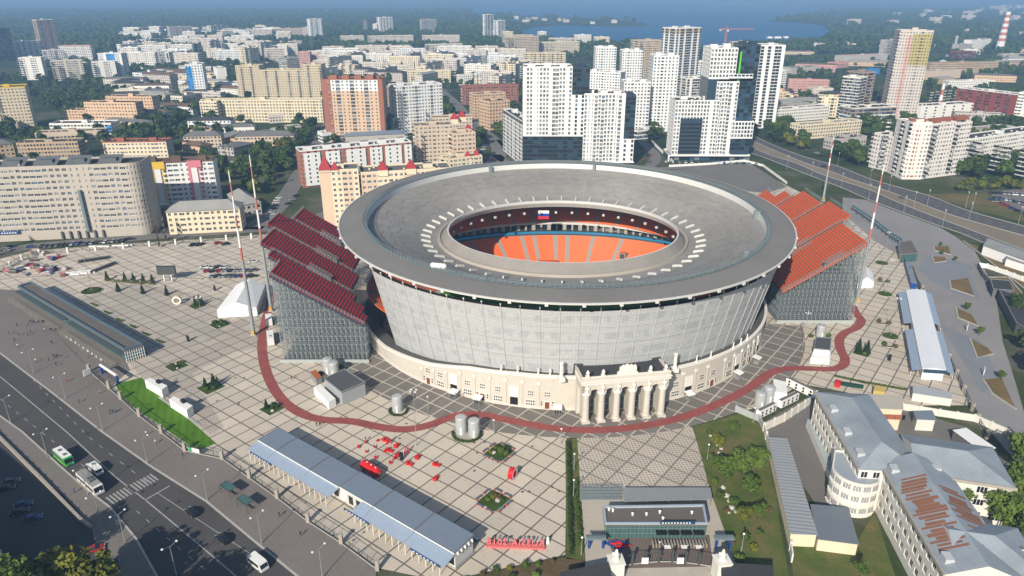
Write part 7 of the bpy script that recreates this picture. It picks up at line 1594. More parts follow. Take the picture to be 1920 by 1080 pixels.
for lv,zc_ in enumerate((1.2,4.8,8.0)):
    for k in range(6):
        t=R(-180+23*k); 
        for s in (-1,0,1): tt=t+s*R(6); add_window(T,(cpt.x+(rr+.03)*cos(tt),cpt.y+(rr+.03)*sin(tt),zc_),tt+R(90),.6,1.8,'dark_glass')
B=MB(); p=G2(1612,940); B.obox(p,R(-12),9,4,2.9,3.2,'sheet_roof_pale'); B.build('porch_roof',T); B=MB(); B.obox((p[0],p[1]-1),R(-12),10,4.5,0,.5,'concrete'); B.build('porch_step',T)
w=[G2(1518,800),G2(1563,905)]; Lp,Rp=strip_pts(w,2.4); B=MB(); B.prism([Rp[0],Rp[1],Lp[1],Lp[0]],0,2.6,'old_white',mat('lean_roof',(.33,.40,.40),.5,.1)); B.build('lean_to',T)
shed('workshop','two-storey cream and brick workshop with pale ribbed roof behind the school',[(1584,737),(1693,741),(1694,768),(1598,764)],7.6,'wall_cream',mat('ribbed_roof',(.42,.39,.34),.8,.1,.2,lines=(R(5),1.3,.12,.85)),'workshop',par=0)
t_=[o for o in bpy.data.objects if o.name.startswith('workshop')][-1]
P=[G2(1600,787),G2(1692,797)]; a,b=Vector(G2(1599,766,7.4)),Vector(G2(1693,770,7.4)); dd=(b-a).normalized(); n=Vector((dd.y,-dd.x))
for k in range(7):
    c=a+dd*((b-a).length*(k+.5)/7)+n*.32; B=MB(); B.obox(tuple(c),math.atan2(dd.y,dd.x),2.0,.2,4.4,6.0,'brick_trim'); B.build('brick_panel',t_); c=c+dd*1.6; B=MB(); B.obox(tuple(c),math.atan2(dd.y,dd.x),.9,.12,4.4,6.0,'dark_glass'); B.build('window',t_)
for f,m,w_ in ((.35,'dark_glass',1.2),(.62,'brown_door',1.4),(.72,'brown_door',1.4)): c=a+dd*((b-a).length*f)+n*.32; B=MB(); B.obox(tuple(c),math.atan2(dd.y,dd.x),w_,.15,.1 if m=='brown_door' else 1.2,2.4,m); B.build('door' if m=='brown_door' else 'window',t_)
shed('outbuilding','small white outbuilding with a grey pitched roof in the school yard',[(1712,770),(1748,769),(1757,788),(1718,786)],4.2,'old_white',mat('slate_sheet',(.17,.21,.25),.6,.1,.2),'outbuilding',over=.4,par=0)
shed('garage','white-roofed long garage at the edge of the school yard',[(1786,806),(1812,802),(1868,840),(1838,844)],3.6,'wall_slate','white_paint','garage',par=0)
shed('lean_shed','grey lean-to beside the school wing and the workshop',[(1604,775),(1622,772),(1640,812),(1622,818)],3.2,'old_white','slate_sheet','shed',par=0)
t,P=shed('corrugated_shed','long shed with ribbed pale metal roof along the garden wall',[(1439,818),(1476,821),(1534,1003),(1481,1001)],4.0,'wall_cream',mat('corrugated',(.36,.38,.40),.45,.08,.2,.5,.2,lines=(R(80),1.35,.28,.62)),'shed',over=.3,par=0)
shed('flat_shed','flat slate-roofed annex with cream wall beside the long ribbed shed',[(1519,945),(1591,951),(1611,1021),(1533,1011)],3.6,'wall_cream',mat('slate_flat',(.14,.165,.195),.7,.08,.2),'shed',par=0)
# walls
def wall(name,label,pts,h,m,w=.35,caps=True):
    P=[Vector(p) for p in pts]; t=thing(name,label,'wall',(*P[0],0)); 
    for i in range(len(P)-1):
        a,b=P[i],P[i+1]; d=(b-a).normalized(); n=Vector((-d.y,d.x))*w/2; B=MB(); B.prism([tuple(a-n),tuple(b-n),tuple(b+n),tuple(a+n)],0,h,m); B.build('wall_panel',t)
        k=max(1,int((b-a).length/4))
        for j in range(k): c=a.lerp(b,j/k); B=MB(); B.obox(tuple(c),math.atan2(d.y,d.x),.6,.6,0,h+.25,m); B.build('pier',t)
    return t
wall('garden_wall','white panel wall between the garden and the long ribbed shed',pxs([(1432,808),(1440,840),(1452,890),(1465,945),(1478,1010),(1484,1055)]),2.6,'old_white')
wall('yard_wall','white wall stepping up from the garden to the cooling plant',pxs([(1432,808),(1470,790),(1520,757)]),2.8,'old_white'); wall('yard_wall','long white wall at the back of the school yard',pxs([(1690,768),(1760,780),(1826,790),(1890,818)]),2.4,'old_white')
wall('low_wall','low whitewashed wall beside the shaded car park',pxs([(-40,780),(0,822),(75,897),(150,975),(172,990)]),.9,'lip_ridge',.7)
wall('plant_wall','pale metal fence around the cooling plant',pxs([(1380,772),(1422,790),(1432,808)]),2.2,'galvanised_pale')
fence('lane_fence','dark fence with pale pillars along the lane by the school yard',pxs([(1822,770),(1832,790),(1850,822)]),2.2,0); fence('lane_fence','dark fence at the far corner of the school yard',pxs([(1890,820),(1902,850),(1915,885)]),2.2,0)
hedge('hedge','low hedge strip behind the bins by the workshop',pxs([(1565,706),(1620,718),(1700,732)]),.9,.8,'leaves_mid',77)
# cooling plant
for k,(p0,p1,l) in enumerate((((1475,722),(1528,748),'long white cooling unit with eight fans along the plaza edge'),((1420,785),(1450,770),'white cooling unit with fans closest to the garden'),((1460,766),(1492,750),'white cooling unit with fans between the silos and the yard wall'))):
    a,b=Vector(G2(*p0)),Vector(G2(*p1)); d=(b-a).normalized(); L=(b-a).length; t=thing('cooling_unit',l,'cooling unit',(*((a+b)/2),0),rz=math.atan2(d.y,d.x),world_parts=False); B=MB(); B.box(-L/2,-.9,.5,L/2,.9,3.0,'white_paint'); B.build('casing',t)
    n=max(4,int(L/2.6))
    for j in range(n):
        for zc_ in (1.2,2.3): B=MB(); x=-L/2+L*(j+.5)/n; B.tube((x,-.97,zc_),(x,-.88,zc_),.42,.42,12,'black'); B.build('fan',t)
    B=MB(); B.box(-L/2,-.7,0,L/2,.7,.5,'dark_steel'); B.build('base',t); B=MB(); B.box(-L/2+.2,-.5,3.0,L/2-.2,.5,3.25,'roof_grey'); B.build('grille',t)
for k,(x,y,m,l) in enumerate(((1462,745,'white_paint','white technical box behind the silos of the cooling plant'),)): 
    t,_=shed('equipment_cabin',l,[(1450,710),(1474,716),(1476,738),(1452,734)],4.2,'white_paint','white_trim','cabin',0,par=0)
for k in range(9):
    p=Vector(G2(1578,722)).lerp(Vector(G2(1615,728)),k/8); B=MB(); B.box(p.x-.45,p.y-.4,0,p.x+.45,p.y+.4,1.15,mat('bin_green',(.015,.06,.045),.5)); B.box(p.x-.5,p.y-.45,1.15,p.x+.5,p.y+.45,1.25,'bin_green'); tag(B.build('waste_bin'),f'{ORD[k]} dark green bin of the row behind the low hedge, from the red cart','bin','green bins behind the hedge')
shed('goods_truck_box','yellow machine body parked behind the workshop',[(1640,722),(1662,726),(1660,735),(1638,732)],2.6,mat('machine_yellow',(.5,.38,.12)),'machine_yellow','machine',0,par=0); shed('red_cart','small red cart by the green bins',[(1567,711),(1577,713),(1576,719),(1566,717)],1.8,'red_paint','red_paint','cart',0,par=0)
shed('site_cabin','long pale low cabin beyond the workshop yard',[(1712,722),(1785,735),(1785,748),(1712,737)],2.8,'old_white','galvanised_pale','cabin',0,par=0)
# deck fence, sheds by the square
wall('deck_wall','pale low wall along the asphalt deck behind the stadium',pxs([(1255,313),(1330,309),(1395,303),(1430,312),(1475,345)]),1.6,'white_trim'); wall('deck_wall','pale low wall bounding the lot next to the navy-panelled complex',pxs([(1222,268),(1255,300),(1262,306)]),2.2,'white_trim')
for l,c,z,wm,rm in (('white flat hall by the highway, the longer one',[(1852,447),(1930,475),(1925,490),(1843,460)],5,'white_paint','roof_light'),('white flat hall by the highway, the shorter one',[(1893,468),(1930,482),(1930,498),(1886,484)],4,'white_paint','roof_light')): shed('hall',l,c,z,wm,rm,'hall',par=.3)
for l,c,z in (('dark ribbed-roof garage inside the white walled lot',[(1856,523),(1892,526),(1902,545),(1862,542)],4.0),('long slate-walled building with grey roof by the lane, longest',[(1872,542),(1935,560),(1960,640),(1905,605)],4.6)): shed('garage',l,c,z,'wall_slate','roof_dark','garage',par=.2)
wall('lot_wall','white wall of the lot with the dark garage',pxs([(1832,500),(1850,503),(1885,515),(1930,532)]),2.2,'white_trim'); wall('lot_wall','slate wall of the lot along the lane',pxs([(1832,500),(1842,520),(1856,535)]),2.4,'wall_slate')
for k,(x,y) in enumerate(((1812,620),(1843,703))): g=G(x,y); t=thing('notice_board',('white notice board leaning by the third dry bed','white notice board by the last dry bed')[k],'board',(g.x,g.y,0),rz=R(60),world_parts=False); B=MB(); B.box(-1,-.1,.6,1,.1,3.0,'white_trim'); B.build('panel',t); B=MB(); B.box(-.8,-.15,0,-.6,.15,.6,'steel'); B.box(.6,-.15,0,.8,.15,.6,'steel'); B.build('leg',t)
for (T,m) in WREST.values(): m.build('window',T,'stuff')
# ================================================================ trees of the town
mid_tree=TreeKind(10.5,4.4,430,.72,'leaves_mid',(41,42,43,44)); mid_dark=TreeKind(11,4.2,430,.72,'leaves_dark',(45,46,47)); mid_yel=TreeKind(9,3.8,380,.7,'leaves_yellow',(48,49))
def clear(x,y,r=2.): return not any(inpoly(x+dx,y+dy,B) for B in BLOCK for dx,dy in ((0,0),(r,0),(-r,0),(0,r),(0,-r)))
def grove(n,poly,label,group,seed,mind=5.5,sc=(.8,1.25),mix=(.55,.3,.15),check=True):
    q=random.Random(seed); P=pxs(poly); xs=[p[0] for p in P]; ys=[p[1] for p in P]; done=[]; t=0
    while len(done)<n and t<n*60:
        t+=1; x,y=q.uniform(min(xs),max(xs)),q.uniform(min(ys),max(ys))
        if not inpoly(x,y,P) or (check and not clear(x,y)) or any((x-a)**2+(y-b)**2<mind**2 for a,b in done): continue
        done.append((x,y)); r=q.random(); k=mid_tree if r<mix[0] else mid_dark if r<mix[0]+mix[1] else mid_yel; k.make((x,y,-.1),label,group,q.uniform(*sc))
    TREES.extend(done)
TREES=[]
grove(46,[(470,300),(560,232),(600,238),(560,300),(535,345),(520,400),(490,420),(455,330)],'leafy tree crowding the avenue behind the striped block','avenue trees',1,5)
grove(20,[(290,262),(345,225),(390,232),(450,245),(350,300),(330,300)],'tree in the dense grove between the tan hostels and the hipped houses','grove by the hipped houses',2,6)
grove(16,[(240,235),(300,225),(330,250),(280,265)],'tree on the bank beside the tan hostels','trees beside the tan hostels',3,6)
grove(8,[(0,245),(65,248),(60,270),(0,270)],'dark tree at the foot of the yellow high-rise','trees under the yellow high-rise',4,6,mix=(.3,.6,.1))
grove(26,[(1408,212),(1440,208),(1500,250),(1525,275),(1500,300),(1430,255)],'full green tree along the highway before the yellow school','highway trees by the yellow school',5,6)
grove(20,[(1590,215),(1690,222),(1720,240),(1640,262),(1590,258)],'tree in the belt between the yellow school and the curved white house','tree belt by the curved house',6,6)
grove(10,[(1545,270),(1625,270),(1622,318),(1570,300)],'tree beside the end of the curved white house','trees at the curved house end',7,6)
grove(26,[(1795,312),(1935,300),(1935,335),(1800,338)],'dense green tree in front of the white loggia slab','trees before the loggia slab',8,5.5,mix=(.6,.35,.05))
grove(18,[(1792,350),(1925,338),(1925,356),(1800,360)],'yellow-green bush-like tree of the long row by the far car park','row by the far car park',9,4.5,(.5,.75),(.3,.1,.6),False)
grove(16,[(1725,150),(1790,160),(1790,205),(1730,200)],'tree in the park beyond the tall pale tower','park beyond the pale tower',10,7)
grove(18,[(1790,236),(1930,240),(1930,262),(1830,262),(1820,300)],'tree among the low roofs behind the curved white house','trees behind the curved house',11,7)
grove(14,[(898,235),(950,238),(945,285),(905,272)],'tree in the yard between the beige and the navy-panelled houses','yard trees by the navy-panelled complex',12,6)
grove(8,[(1195,235),(1240,232),(1238,262),(1200,268)],'tree in the court behind the white cluster','court trees of the white cluster',13,6)
grove(10,[(725,240),(748,235),(745,268),(722,268)],'tree in the gap between the two brick towers','trees between the brick towers',14,5)
grove(12,[(420,190),(470,186),(610,235),(560,232),(440,240)],'tree in the court under the long nine-storey slab','court trees of the nine-storey slab',15,6)
# garden by the school: taller, finer trees
for k,(x,y,s,b_,l) in enumerate(((1358,905,1.0,0,'tall airy pine-green tree in the garden, closest to the pavilion'),(1388,900,1.1,0,'tallest airy tree in the middle of the garden'),(1418,890,0.9,0,'dense tree by the garden wall'),(1405,935,0.8,0,'slim tree with bare lower trunk in the garden'),(1345,842,.55,1,'small yellow-green tree at the checker paving edge'),(1372,815,.6,0,'small tree at the top of the garden lawn'),(1392,985,.6,1,'yellow-green sapling near the garden lamp'),(1420,975,.55,0,'small tree beside the sloping garden wall'),(1333,880,.5,0,'low bushy tree by the ribbed canopy'))):
    g=G(x,y); (bright_tree if b_ else near_tree).make((g.x,g.y,0),l,None,s)
for k,(x,y,kk,s) in enumerate(((1330,812,0,1.1),(1345,825,2,1),(1352,862,0,1.4),(1360,880,1,1.3),(1350,930,0,1.3),(1376,945,1,1.4),(1362,960,3,1),(1398,1010,0,1.3),(1412,1030,2,1.2),(1385,1050,1,1.4),(1340,905,1,1.1),(1425,1000,0,1),(1370,1020,3,1),(1405,860,2,1.2),(1422,850,0,1.1),(1440,960,3,1.0))): g=G(x,y); shrub((g.x,g.y,0),f'{ORD[k]} garden bush along the winding rockery, from the lawn tip to the gate','garden bushes',s*1.2,kk)
for k,(x,y,s) in enumerate(((1332,818,.5),(1352,842,.6),(1348,850,.5),(1356,915,.7),(1362,930,.8),(1368,940,.7),(1372,953,.8),(1380,960,.6),(1366,962,.5),(1345,836,.4))): g=G(x,y); boulder((g.x,g.y,.2),f'{ORD[k]} pale rock of the garden rockery, counted from the lawn tip',s,'rockery stones')
for x,y,s,b_,l in ((1786,975,1.1,0,'reddish narrow tree in front of the school wing with cross windows'),(1870,1000,1.5,0,'broad tree at the corner of the school wing'),(1905,960,1.5,0,'tall tree past the corner of the school wing'),(1912,900,1.6,0,'tree cut by the picture edge behind the school wing'),(1925,1030,1.3,0,'tree cut by the picture edge below the school wing'),(1612,1085,.5,0,'small bush-like tree on the lawn by the street wing')): g=G(x,y); near_tree.make((g.x,g.y,0),l,None,s)
for k,(x,y) in enumerate(((1812,583),(1836,630),(1876,712),(1763,462),(1765,478),(1790,490))): g=G(x,y); near_tree.make((g.x,g.y,0),f'{ORD[k]} young street tree standing in the dry beds of the grey square'.replace('first','young first') if 0 else ('young tree at the head of the third dry bed','young tree at the head of the fourth dry bed','young tree at the head of the last dry bed','small tree at the first dry bed by the highway','small tree at the second dry bed','lone shrub-sized tree on the blue pavers')[k],None,.42 if k<3 else .3)
for k,(x,y) in enumerate(((1900,590),(1918,660),(1930,700))): g=G(x,y); mid_dark.make((g.x,g.y,0),('dark tree by the slate-walled lane building, upper one','dark tree by the slate-walled lane building, middle one','dark tree by the slate-walled lane building, lower one')[k],None,.8)
for x,y,k,l in ((1650,526,3,'brown shrub pair in the strip between the two small round beds'),(1664,530,1,'green shrub in the strip between the two small round beds'),(1648,604,3,'brown shrub in the strip before the white hall'),(1666,608,3,'reddish shrub in the strip before the white hall'),(1658,647,1,'green shrub in the strip beside the spruces'),(1678,652,3,'reddish shrub in the strip beside the spruces'),(1520,632,0,'round bush beside the technical cabin'),(1553,632,1,'low bush behind the technical cabin'),(602,703,0,'bush between the grey shed and the silos'),(640,690,0,'bush behind the twin silos near the shed')): g=G(x,y); shrub((g.x,g.y,.1),l,None,1.3,k)
for x,y in ((1656,529),(1657,607),(1667,650)): bed(G2(x,y),5.6,{529:'narrow grass strip between the two small round beds',607:'narrow grass strip before the white hall',650:'narrow grass strip beside the two spruces'}[y],sy=1.2,rz=R(-8))
# trees in the shaded car park corner; poplars just outside the view throw the shade on the street
for x,y,z,s,kd,l in ((108,1068,13,1.8,bright_tree,'big sunlit yellow-green tree in the shaded corner'),(175,1078,11,1.5,bright_tree,'sunlit tree at the edge of the picture beside the big one')): g=G(x,y,z); kd.make((g.x,g.y,0),l,None,s)
for x,y,s in ((300,1005,1.9),(340,1045,1.9),(400,1050,1.8),(455,1035,1.9),(215,965,2.0)): g=G(x,y); near_tree.make((g.x-12,g.y-31,0),'tall tree standing beside the street near the shaded corner','trees by the street',1.7,s*1.2,i=1)
SHL=[G2(-160,700),G2(0,824),G2(75,899),G2(110,931)],[G2(110,931),G2(150,968),G2(190,1000)]
for sh,hh,l in ((SHL[0],25.,'long apartment house standing along the shaded car park'),(SHL[1],13.,'lower apartment wing at the end of the shaded car park')):
    off=Vector((cos(SUN_AZ),sin(SUN_AZ)))*hh/math.tan(SUN_EL); E_=[Vector(p)-off for p in sh]; dv=(E_[-1]-E_[0]).normalized(); nv=Vector((dv.y,-dv.x))
    T=thing('apartment_house',l,'apartment house',(*E_[0],0)); block(T,[tuple(E_[0]+nv*15),tuple(E_[-1]+nv*15),tuple(E_[-1]),tuple(E_[0])],0,hh-.9,'wall_grey','wwbw',1,heads=2)
# the rest of the green as masses
def mass(name,pts,tmpl,seed):
    q=random.Random(seed); V=[];F=[]
    for (x,y,s) in pts:
        v,f=tmpl[q.randrange(len(tmpl))]; a=q.random()*6.28; ca,sa=cos(a)*s,sin(a)*s; i=len(V); hz=s*q.uniform(.8,1.2)
        V.extend([(x+p[0]*ca-p[1]*sa,y+p[0]*sa+p[1]*ca,p[2]*hz-.3) for p in v]); F.extend([(k[0]+i,k[1]+i,k[2]+i,k[3]+i) for k in f])
    me=bpy.data.meshes.new(name); me.from_pydata(V,[],F); return me
def tmpl(h,r,n,s,seeds):
    out=[]
    for sd in seeds:
        me=clump_mesh('t',lobes_for(h,r,sd,5),n,s,'leaves_mid',sd); out.append(([tuple(v.co) for v in me.vertices],[tuple(p.vertices) for p in me.polygons])); bpy.data.meshes.remove(me)
    return out
T1=tmpl(10,4.6,70,1.5,(61,62,63)); q=random.Random(99); pts=[]
zones=[(-760,-150,380,900,900),(-1000,-60,640,1700,3300),(-60,330,700,1700,1300),(330,1500,560,1750,3200)]
CELLS={}
for B in BLOCK:
    xs=[p[0] for p in B]; ys=[p[1] for p in B]
    for cx in range(int(min(xs)//40)-0,int(max(xs)//40)+1):
        for cy in range(int(min(ys)//40),int(max(ys)//40)+1): CELLS.setdefault((cx,cy),[]).append(B)
def clear2(x,y): return not any(inpoly(x,y,B) for B in CELLS.get((int(x//40),int(y//40)),()))
for (x0,x1,y0,y1,n) in zones:
    for _ in range(n):
        x,y=q.uniform(x0,x1),q.uniform(y0,y1)
        dens=noise.noise(Vector((x*.006,y*.006,2)))+.35*noise.noise(Vector((x*.03,y*.03,5)))
        if dens<-.05 - .0*y or not clear2(x,y): continue
        if abs(x)>y*.8 : continue
        for k in range(1+int(q.random()*3)): 
            xx,yy=x+q.gauss(0,5),y+q.gauss(0,5)
            if clear2(xx,yy): pts.append((xx,yy,q.uniform(.55,1.05)))
half=[p for i,p in enumerate(pts) if i%3]; oth=[p for i,p in enumerate(pts) if i%3==0]
for nm,pp,m in (('treeline',half,'leaves_mid'),('treeline',oth,'leaves_dark')):
    me=mass(nm,pp,T1,3); me.materials.append(MATS[m]); link(nm,me,None,'stuff')
T2=tmpl(15,9,26,4.5,(71,72,73)); pts=[]; LK=lake
def in_lake(x,y):
    px,py,_=proj((x,y,0)); return inpoly(px,py,LAKEPX) and not inpoly(px,py,SPITPX)
LAKEPX=[proj((p[0],p[1],0))[:2] for p in lake]; SPITPX=[proj((p[0],p[1],0))[:2] for p in spit]
for _ in range(15000):
    y=1650*math.exp(q.random()*1.25); x=q.uniform(-.78,.78)*y
    if noise.noise(Vector((x*.0025,y*.0025,8)))<-.18 and x>0: continue
    if not in_lake(x,y) and clear2(x,y) and not (y>2300 and 0<x<.28*y and q.random()<.85): pts.append((x,y,q.uniform(.7,1.3)))
me=mass('forest',pts,T2,4); me.materials.append(MATS['leaves_dark']); link('forest',me,None,'stuff')
# ================================================================ vehicles
CARCOL=dict(black=(.012,.012,.014),white=(.62,.62,.62),silver=(.30,.31,.32),grey=(.09,.095,.10),red=(.30,.02,.02),blue=(.02,.06,.2),green=(.03,.30,.06))
def carpaint(c): return mat('car_'+c,CARCOL[c],.3,.02,.5,.5)
def car_parts(c,L=4.4,Wd=1.8,H=1.45):
    m=carpaint(c); B=MB(); w=Wd/2; l=L/2
    prof=[(-l,.35),(-l,.78),(-l+.25,.9),(l-.95,.86),(l-.12,.7),(l,.5),(l,.3)]
    n=len(prof)
    for i in range(n-1): a,b=prof[i],prof[i+1]; B.face([(a[0],-w,a[1]),(a[0],w,a[1]),(b[0],w,b[1]),(b[0],-w,b[1])],m)
    B.face([(p[0],-w,p[1]) for p in prof][::1],m); B.face([(p[0],w,p[1]) for p in prof][::-1],m)
    B.face([(-l+.85,-w*.72,H),(l-1.9,-w*.72,H),(l-1.9,w*.72,H),(-l+.85,w*.72,H)],m); body=B.mesh('body')
    B=MB(); t=[(-l+.25,.9),(l-.95,.86),(l-1.9,H-.01),(-l+.85,H-.01)]; ww=[w*.95,w*.95,w*.72,w*.72]
    q=[[(t[i][0],s*ww[i],t[i][1]) for i in range(4)] for s in (-1,1)]
    B.face(q[0],'dark_glass'); B.face(q[1][::-1],'dark_glass'); B.face([q[0][1],q[1][1],q[1][2],q[0][2]],'dark_glass'); B.face([q[1][0],q[0][0],q[0][3],q[1][3]],'dark_glass'); glass=B.mesh('window')
    B=MB(); B.tube((0,-.1,0),(0,.1,0),.33,.33,12,'rubber'); wheel=B.mesh('wheel')
    B=MB(); B.box(l-.06,-.28,.52,l+.02,.28,.68,'white_trim'); hl=B.mesh('headlight')
    return body,glass,wheel,hl,L,Wd
PCAR={}
def car(c,loc,rz,label,group=None,L=4.4,Wd=1.8,H=1.45,name='car',parts=True,cat='car'):
    k=(c,L,H)
    if k not in PCAR: PCAR[k]=car_parts(c,L,Wd,H)
    body,glass,wheel,hl,L,Wd=PCAR[k]
    if 'rim' not in PCAR: B=MB(); B.tube((0,-.12,0),(0,.12,0),.2,.2,10,'galvanised'); PCAR['rim']=B.mesh('rim')
    if not parts:
        kk=('one',)+k
        if kk not in PCAR:
            B=MB(); B.append(body,Matrix()); B.append(glass,Matrix()); [B.append(wheel,Matrix.Translation((x,y,.33))) for x in (-L*.31,L*.31) for y in (-Wd/2,Wd/2)]; PCAR[kk]=B.mesh('car')
        o=link(name,PCAR[kk]); o.location=loc; o.rotation_euler=(0,0,rz); return tag(o,label,cat,group)
    o=thing(name,label,cat,loc,group,rz,False); link('body',body,o); link('window',glass,o)
    for x in (-L*.31,L*.31):
        for y in (-Wd/2+.02,Wd/2-.02): w=link('wheel',wheel,o); w.location=(x,y,.33); link('rim',PCAR['rim'],w)
    for y in (-Wd*.32,Wd*.32): w=link('headlight',hl,o); w.location=(0,y,0)
    return o
def van(label,loc,rz,L,Wd,H,c,roof='white_trim',name='bus',nose=.5,stripe=None,roofbits=2,glassz=(1.2,2.1)):
    m=carpaint(c); o=thing(name,label,name.replace('_',' '),loc,None,rz,False); w=Wd/2; l=L/2; B=MB()
    prof=[(-l,.35),(-l,H-.15),(-l+.15,H),(l-nose-.2,H),(l-nose*.6,H-.35),(l-.08,1.1),(l,.9),(l,.35)]
    for i in range(len(prof)-1): a,b=prof[i],prof[i+1]; B.face([(a[0],-w,a[1]),(a[0],w,a[1]),(b[0],w,b[1]),(b[0],-w,b[1])],roof if i==2 else m)
    B.face([(p[0],-w,p[1]) for p in prof],m); B.face([(p[0],w,p[1]) for p in prof][::-1],m); B.build('body',o)
    z0,z1=glassz
    for s in (-1,1):
        B=MB(); B.box(-l+.3,s*w-.02,z0,l-nose-.25,s*w+.02,min(z1,H-.4),'dark_glass'); B.build('side_window',o)
        if stripe: B=MB(); B.box(-l+.1,s*w-.03,.45,l-.3,s*w+.03,z0-.15,stripe); B.build('stripe',o)
    B=MB(); a,b=(l-nose*.6,H-.35),(l-.08,1.1); B.face([(a[0]+.02,-w*.88,a[1]),(a[0]+.02,w*.88,a[1]),(b[0]+.02,w*.88,b[1]+.1),(b[0]+.02,-w*.88,b[1]+.1)],'dark_glass'); B.build('windscreen',o)
    B=MB(); B.tube((0,-.14,0),(0,.14,0),.45 if L>6 else .35,.45 if L>6 else .35,14,'rubber'); wm_=B.mesh('wheel')
    for x in (-l*.6,l*.62):
        for y in (-w+.08,w-.08): q=link('wheel',wm_,o); q.location=(x,y,.45 if L>6 else .35); B=MB(); B.tube((0,-.16,0),(0,.16,0),.22,.22,10,'galvanised'); B.build('rim',q)
    for y in (-w*.7,w*.7): B=MB(); B.box(l-.05,y-.16,.6,l+.03,y+.16,.8,'white_trim'); B.build('headlight',o)
    for k in range(roofbits): B=MB(); x=-l*.4+k*l*.8; B.box(x-.5,-.4,H-.01,x+.5,.4,H+.22,'roof_grey' if c!='white' else 'steel'); B.build('roof_hatch',o)
    return o
def along(p,q): v=Vector(G2(*q))-Vector(G2(*p)); return math.atan2(v.y,v.x)
RD=along((117,810),(217,895)); RD2=along((272,937),(442,1080))
g=G(121,864); van('green and white city bus driving in the lane before the zebra crossing',(g.x,g.y,0),RD,8.2,2.4,2.9,'green',name='bus',stripe='lime_green')
g=G(181,885); van('white delivery van beside the grey trolleybus',(g.x,g.y,0),RD,5.2,2.0,2.2,'white',name='van',roofbits=1,nose=.9)
g=G(171,913); o=van('long grey-roofed trolleybus waiting at the zebra crossing',(g.x,g.y,0),RD,11.2,2.5,3.0,'white','roof_light',name='trolleybus',stripe='wall_panel',roofbits=0)
B=MB(); [B.tube((1.5,y,3.2),(-5.2,y*1.3,4.6),.05,.03,4,'dark_steel') for y in (-.35,.35)]; B.box(-.2,-.6,3.0,2.4,.6,3.3,'roof_grey'); B.build('trolley_pole',o)
for px,rz,l in (((361,963),RD2+pi,'black car driving past the stop line, away from the crossing'),((419,1013),RD2+pi,'black car following down the street towards the tree shade')): g=G(*px); car('black',(g.x,g.y,0),rz,l,None,4.6,1.85,1.5)
g=G(485,1062); van('white minibus leaving along the kerb by the pavement',(g.x,g.y,0),RD2,5.6,2.1,2.5,'white',name='minibus',roofbits=0,nose=.8)
g=G(508,640); van('white coach parked beside the scaffold stand, front one',(g.x,g.y,0),along((510,652),(506,612)),9,2.5,3.1,'white',name='coach',roofbits=1); g=G(505,606); van('white lorry with red stripes parked behind the coach',(g.x,g.y,0),along((510,652),(506,612)),7,2.5,3.1,'white',name='lorry',stripe='red_paint',roofbits=0)
for k,(x,y,c) in enumerate(((12,918,'black'),(45,948,'blue'),(38,962,'black'),(62,974,'blue'),(178,1032,'red'),(205,1062,'black'),(22,905,'grey'))): g=G(x,y); car(c,(g.x,g.y,0),RD+R(62),f'{c} car parked in the deep shade of the corner car park'+{12:', first bay',45:', second bay',38:', third bay',62:', fourth bay',178:' under the trees',205:' at its lower end',22:', at the picture edge'}[x])
def row(p0,p1,n,cols,what,group,rz,skip=(),jit=.35):
    a,b=Vector(G2(*p0)),Vector(G2(*p1)); q=random.Random(int(p0[0]*3+p0[1]))
    for k in range(n):
        if k in skip: continue
        p=a.lerp(b,k/max(1,n-1)); c=q.choice(cols) if isinstance(cols,list) else cols
        car(c,(p.x+q.uniform(-jit,jit),p.y+q.uniform(-jit,jit),.01),rz+q.uniform(-.06,.06)+(pi if q.random()<.5 else 0),f'{ORD[k]} car, {c}, {what}',group,parts=False)
DK=['black','black','grey','silver','white','blue','red']
row((80,463),(148,458),8,DK,'of the row before the grey apartment house shops','cars before the apartment house',R(80)); row((166,457),(232,452),9,DK,'of the row before the pink ground floor','cars before the pink ground floor',R(80))
row((384,503),(420,503),4,DK,'in the back row of the plaza car park','plaza car park back row',R(25)); row((391,510),(476,508),9,DK,'in the middle row of the plaza car park','plaza car park middle row',R(25)); row((398,520),(476,519),9,DK,'in the front row of the plaza car park','plaza car park front row',R(25))
row((361,461),(379,459),3,'black','of the trio by the far fence','cars by the far fence',R(75)); row((408,457),(422,459),2,['black','red'],'of the pair by the far fence','pair by the far fence',R(40))
row((1249,304),(1418,309),15,DK,'of the row under the lime-edged complex, from the roof side','cars under the lime-edged complex',R(85)); row((1858,362),(1915,366),8,DK,'in the far row of the car park by the meadow','far car park first row',R(70)); row((1868,372),(1925,384),8,DK,'in the second row of the car park by the meadow','far car park second row',R(70)); row((1858,375),(1918,400),7,DK,'along the meadow side of the far car park','far car park meadow row',R(20))
row((506,408),(522,372),8,['white','white','silver','black'],'in the column parked along the avenue behind the shaded stand','avenue parked cars',R(15)); row((540,383),(555,368),3,DK,'of three in the lane behind the shaded stand','lane cars',R(30)); row((610,250),(618,232),5,DK,'along the yard road by the tan brick tower','yard road cars',R(30)); row((895,300),(912,268),8,DK,'in the column along the street behind the red roofs','cars behind the red roofs',R(10))
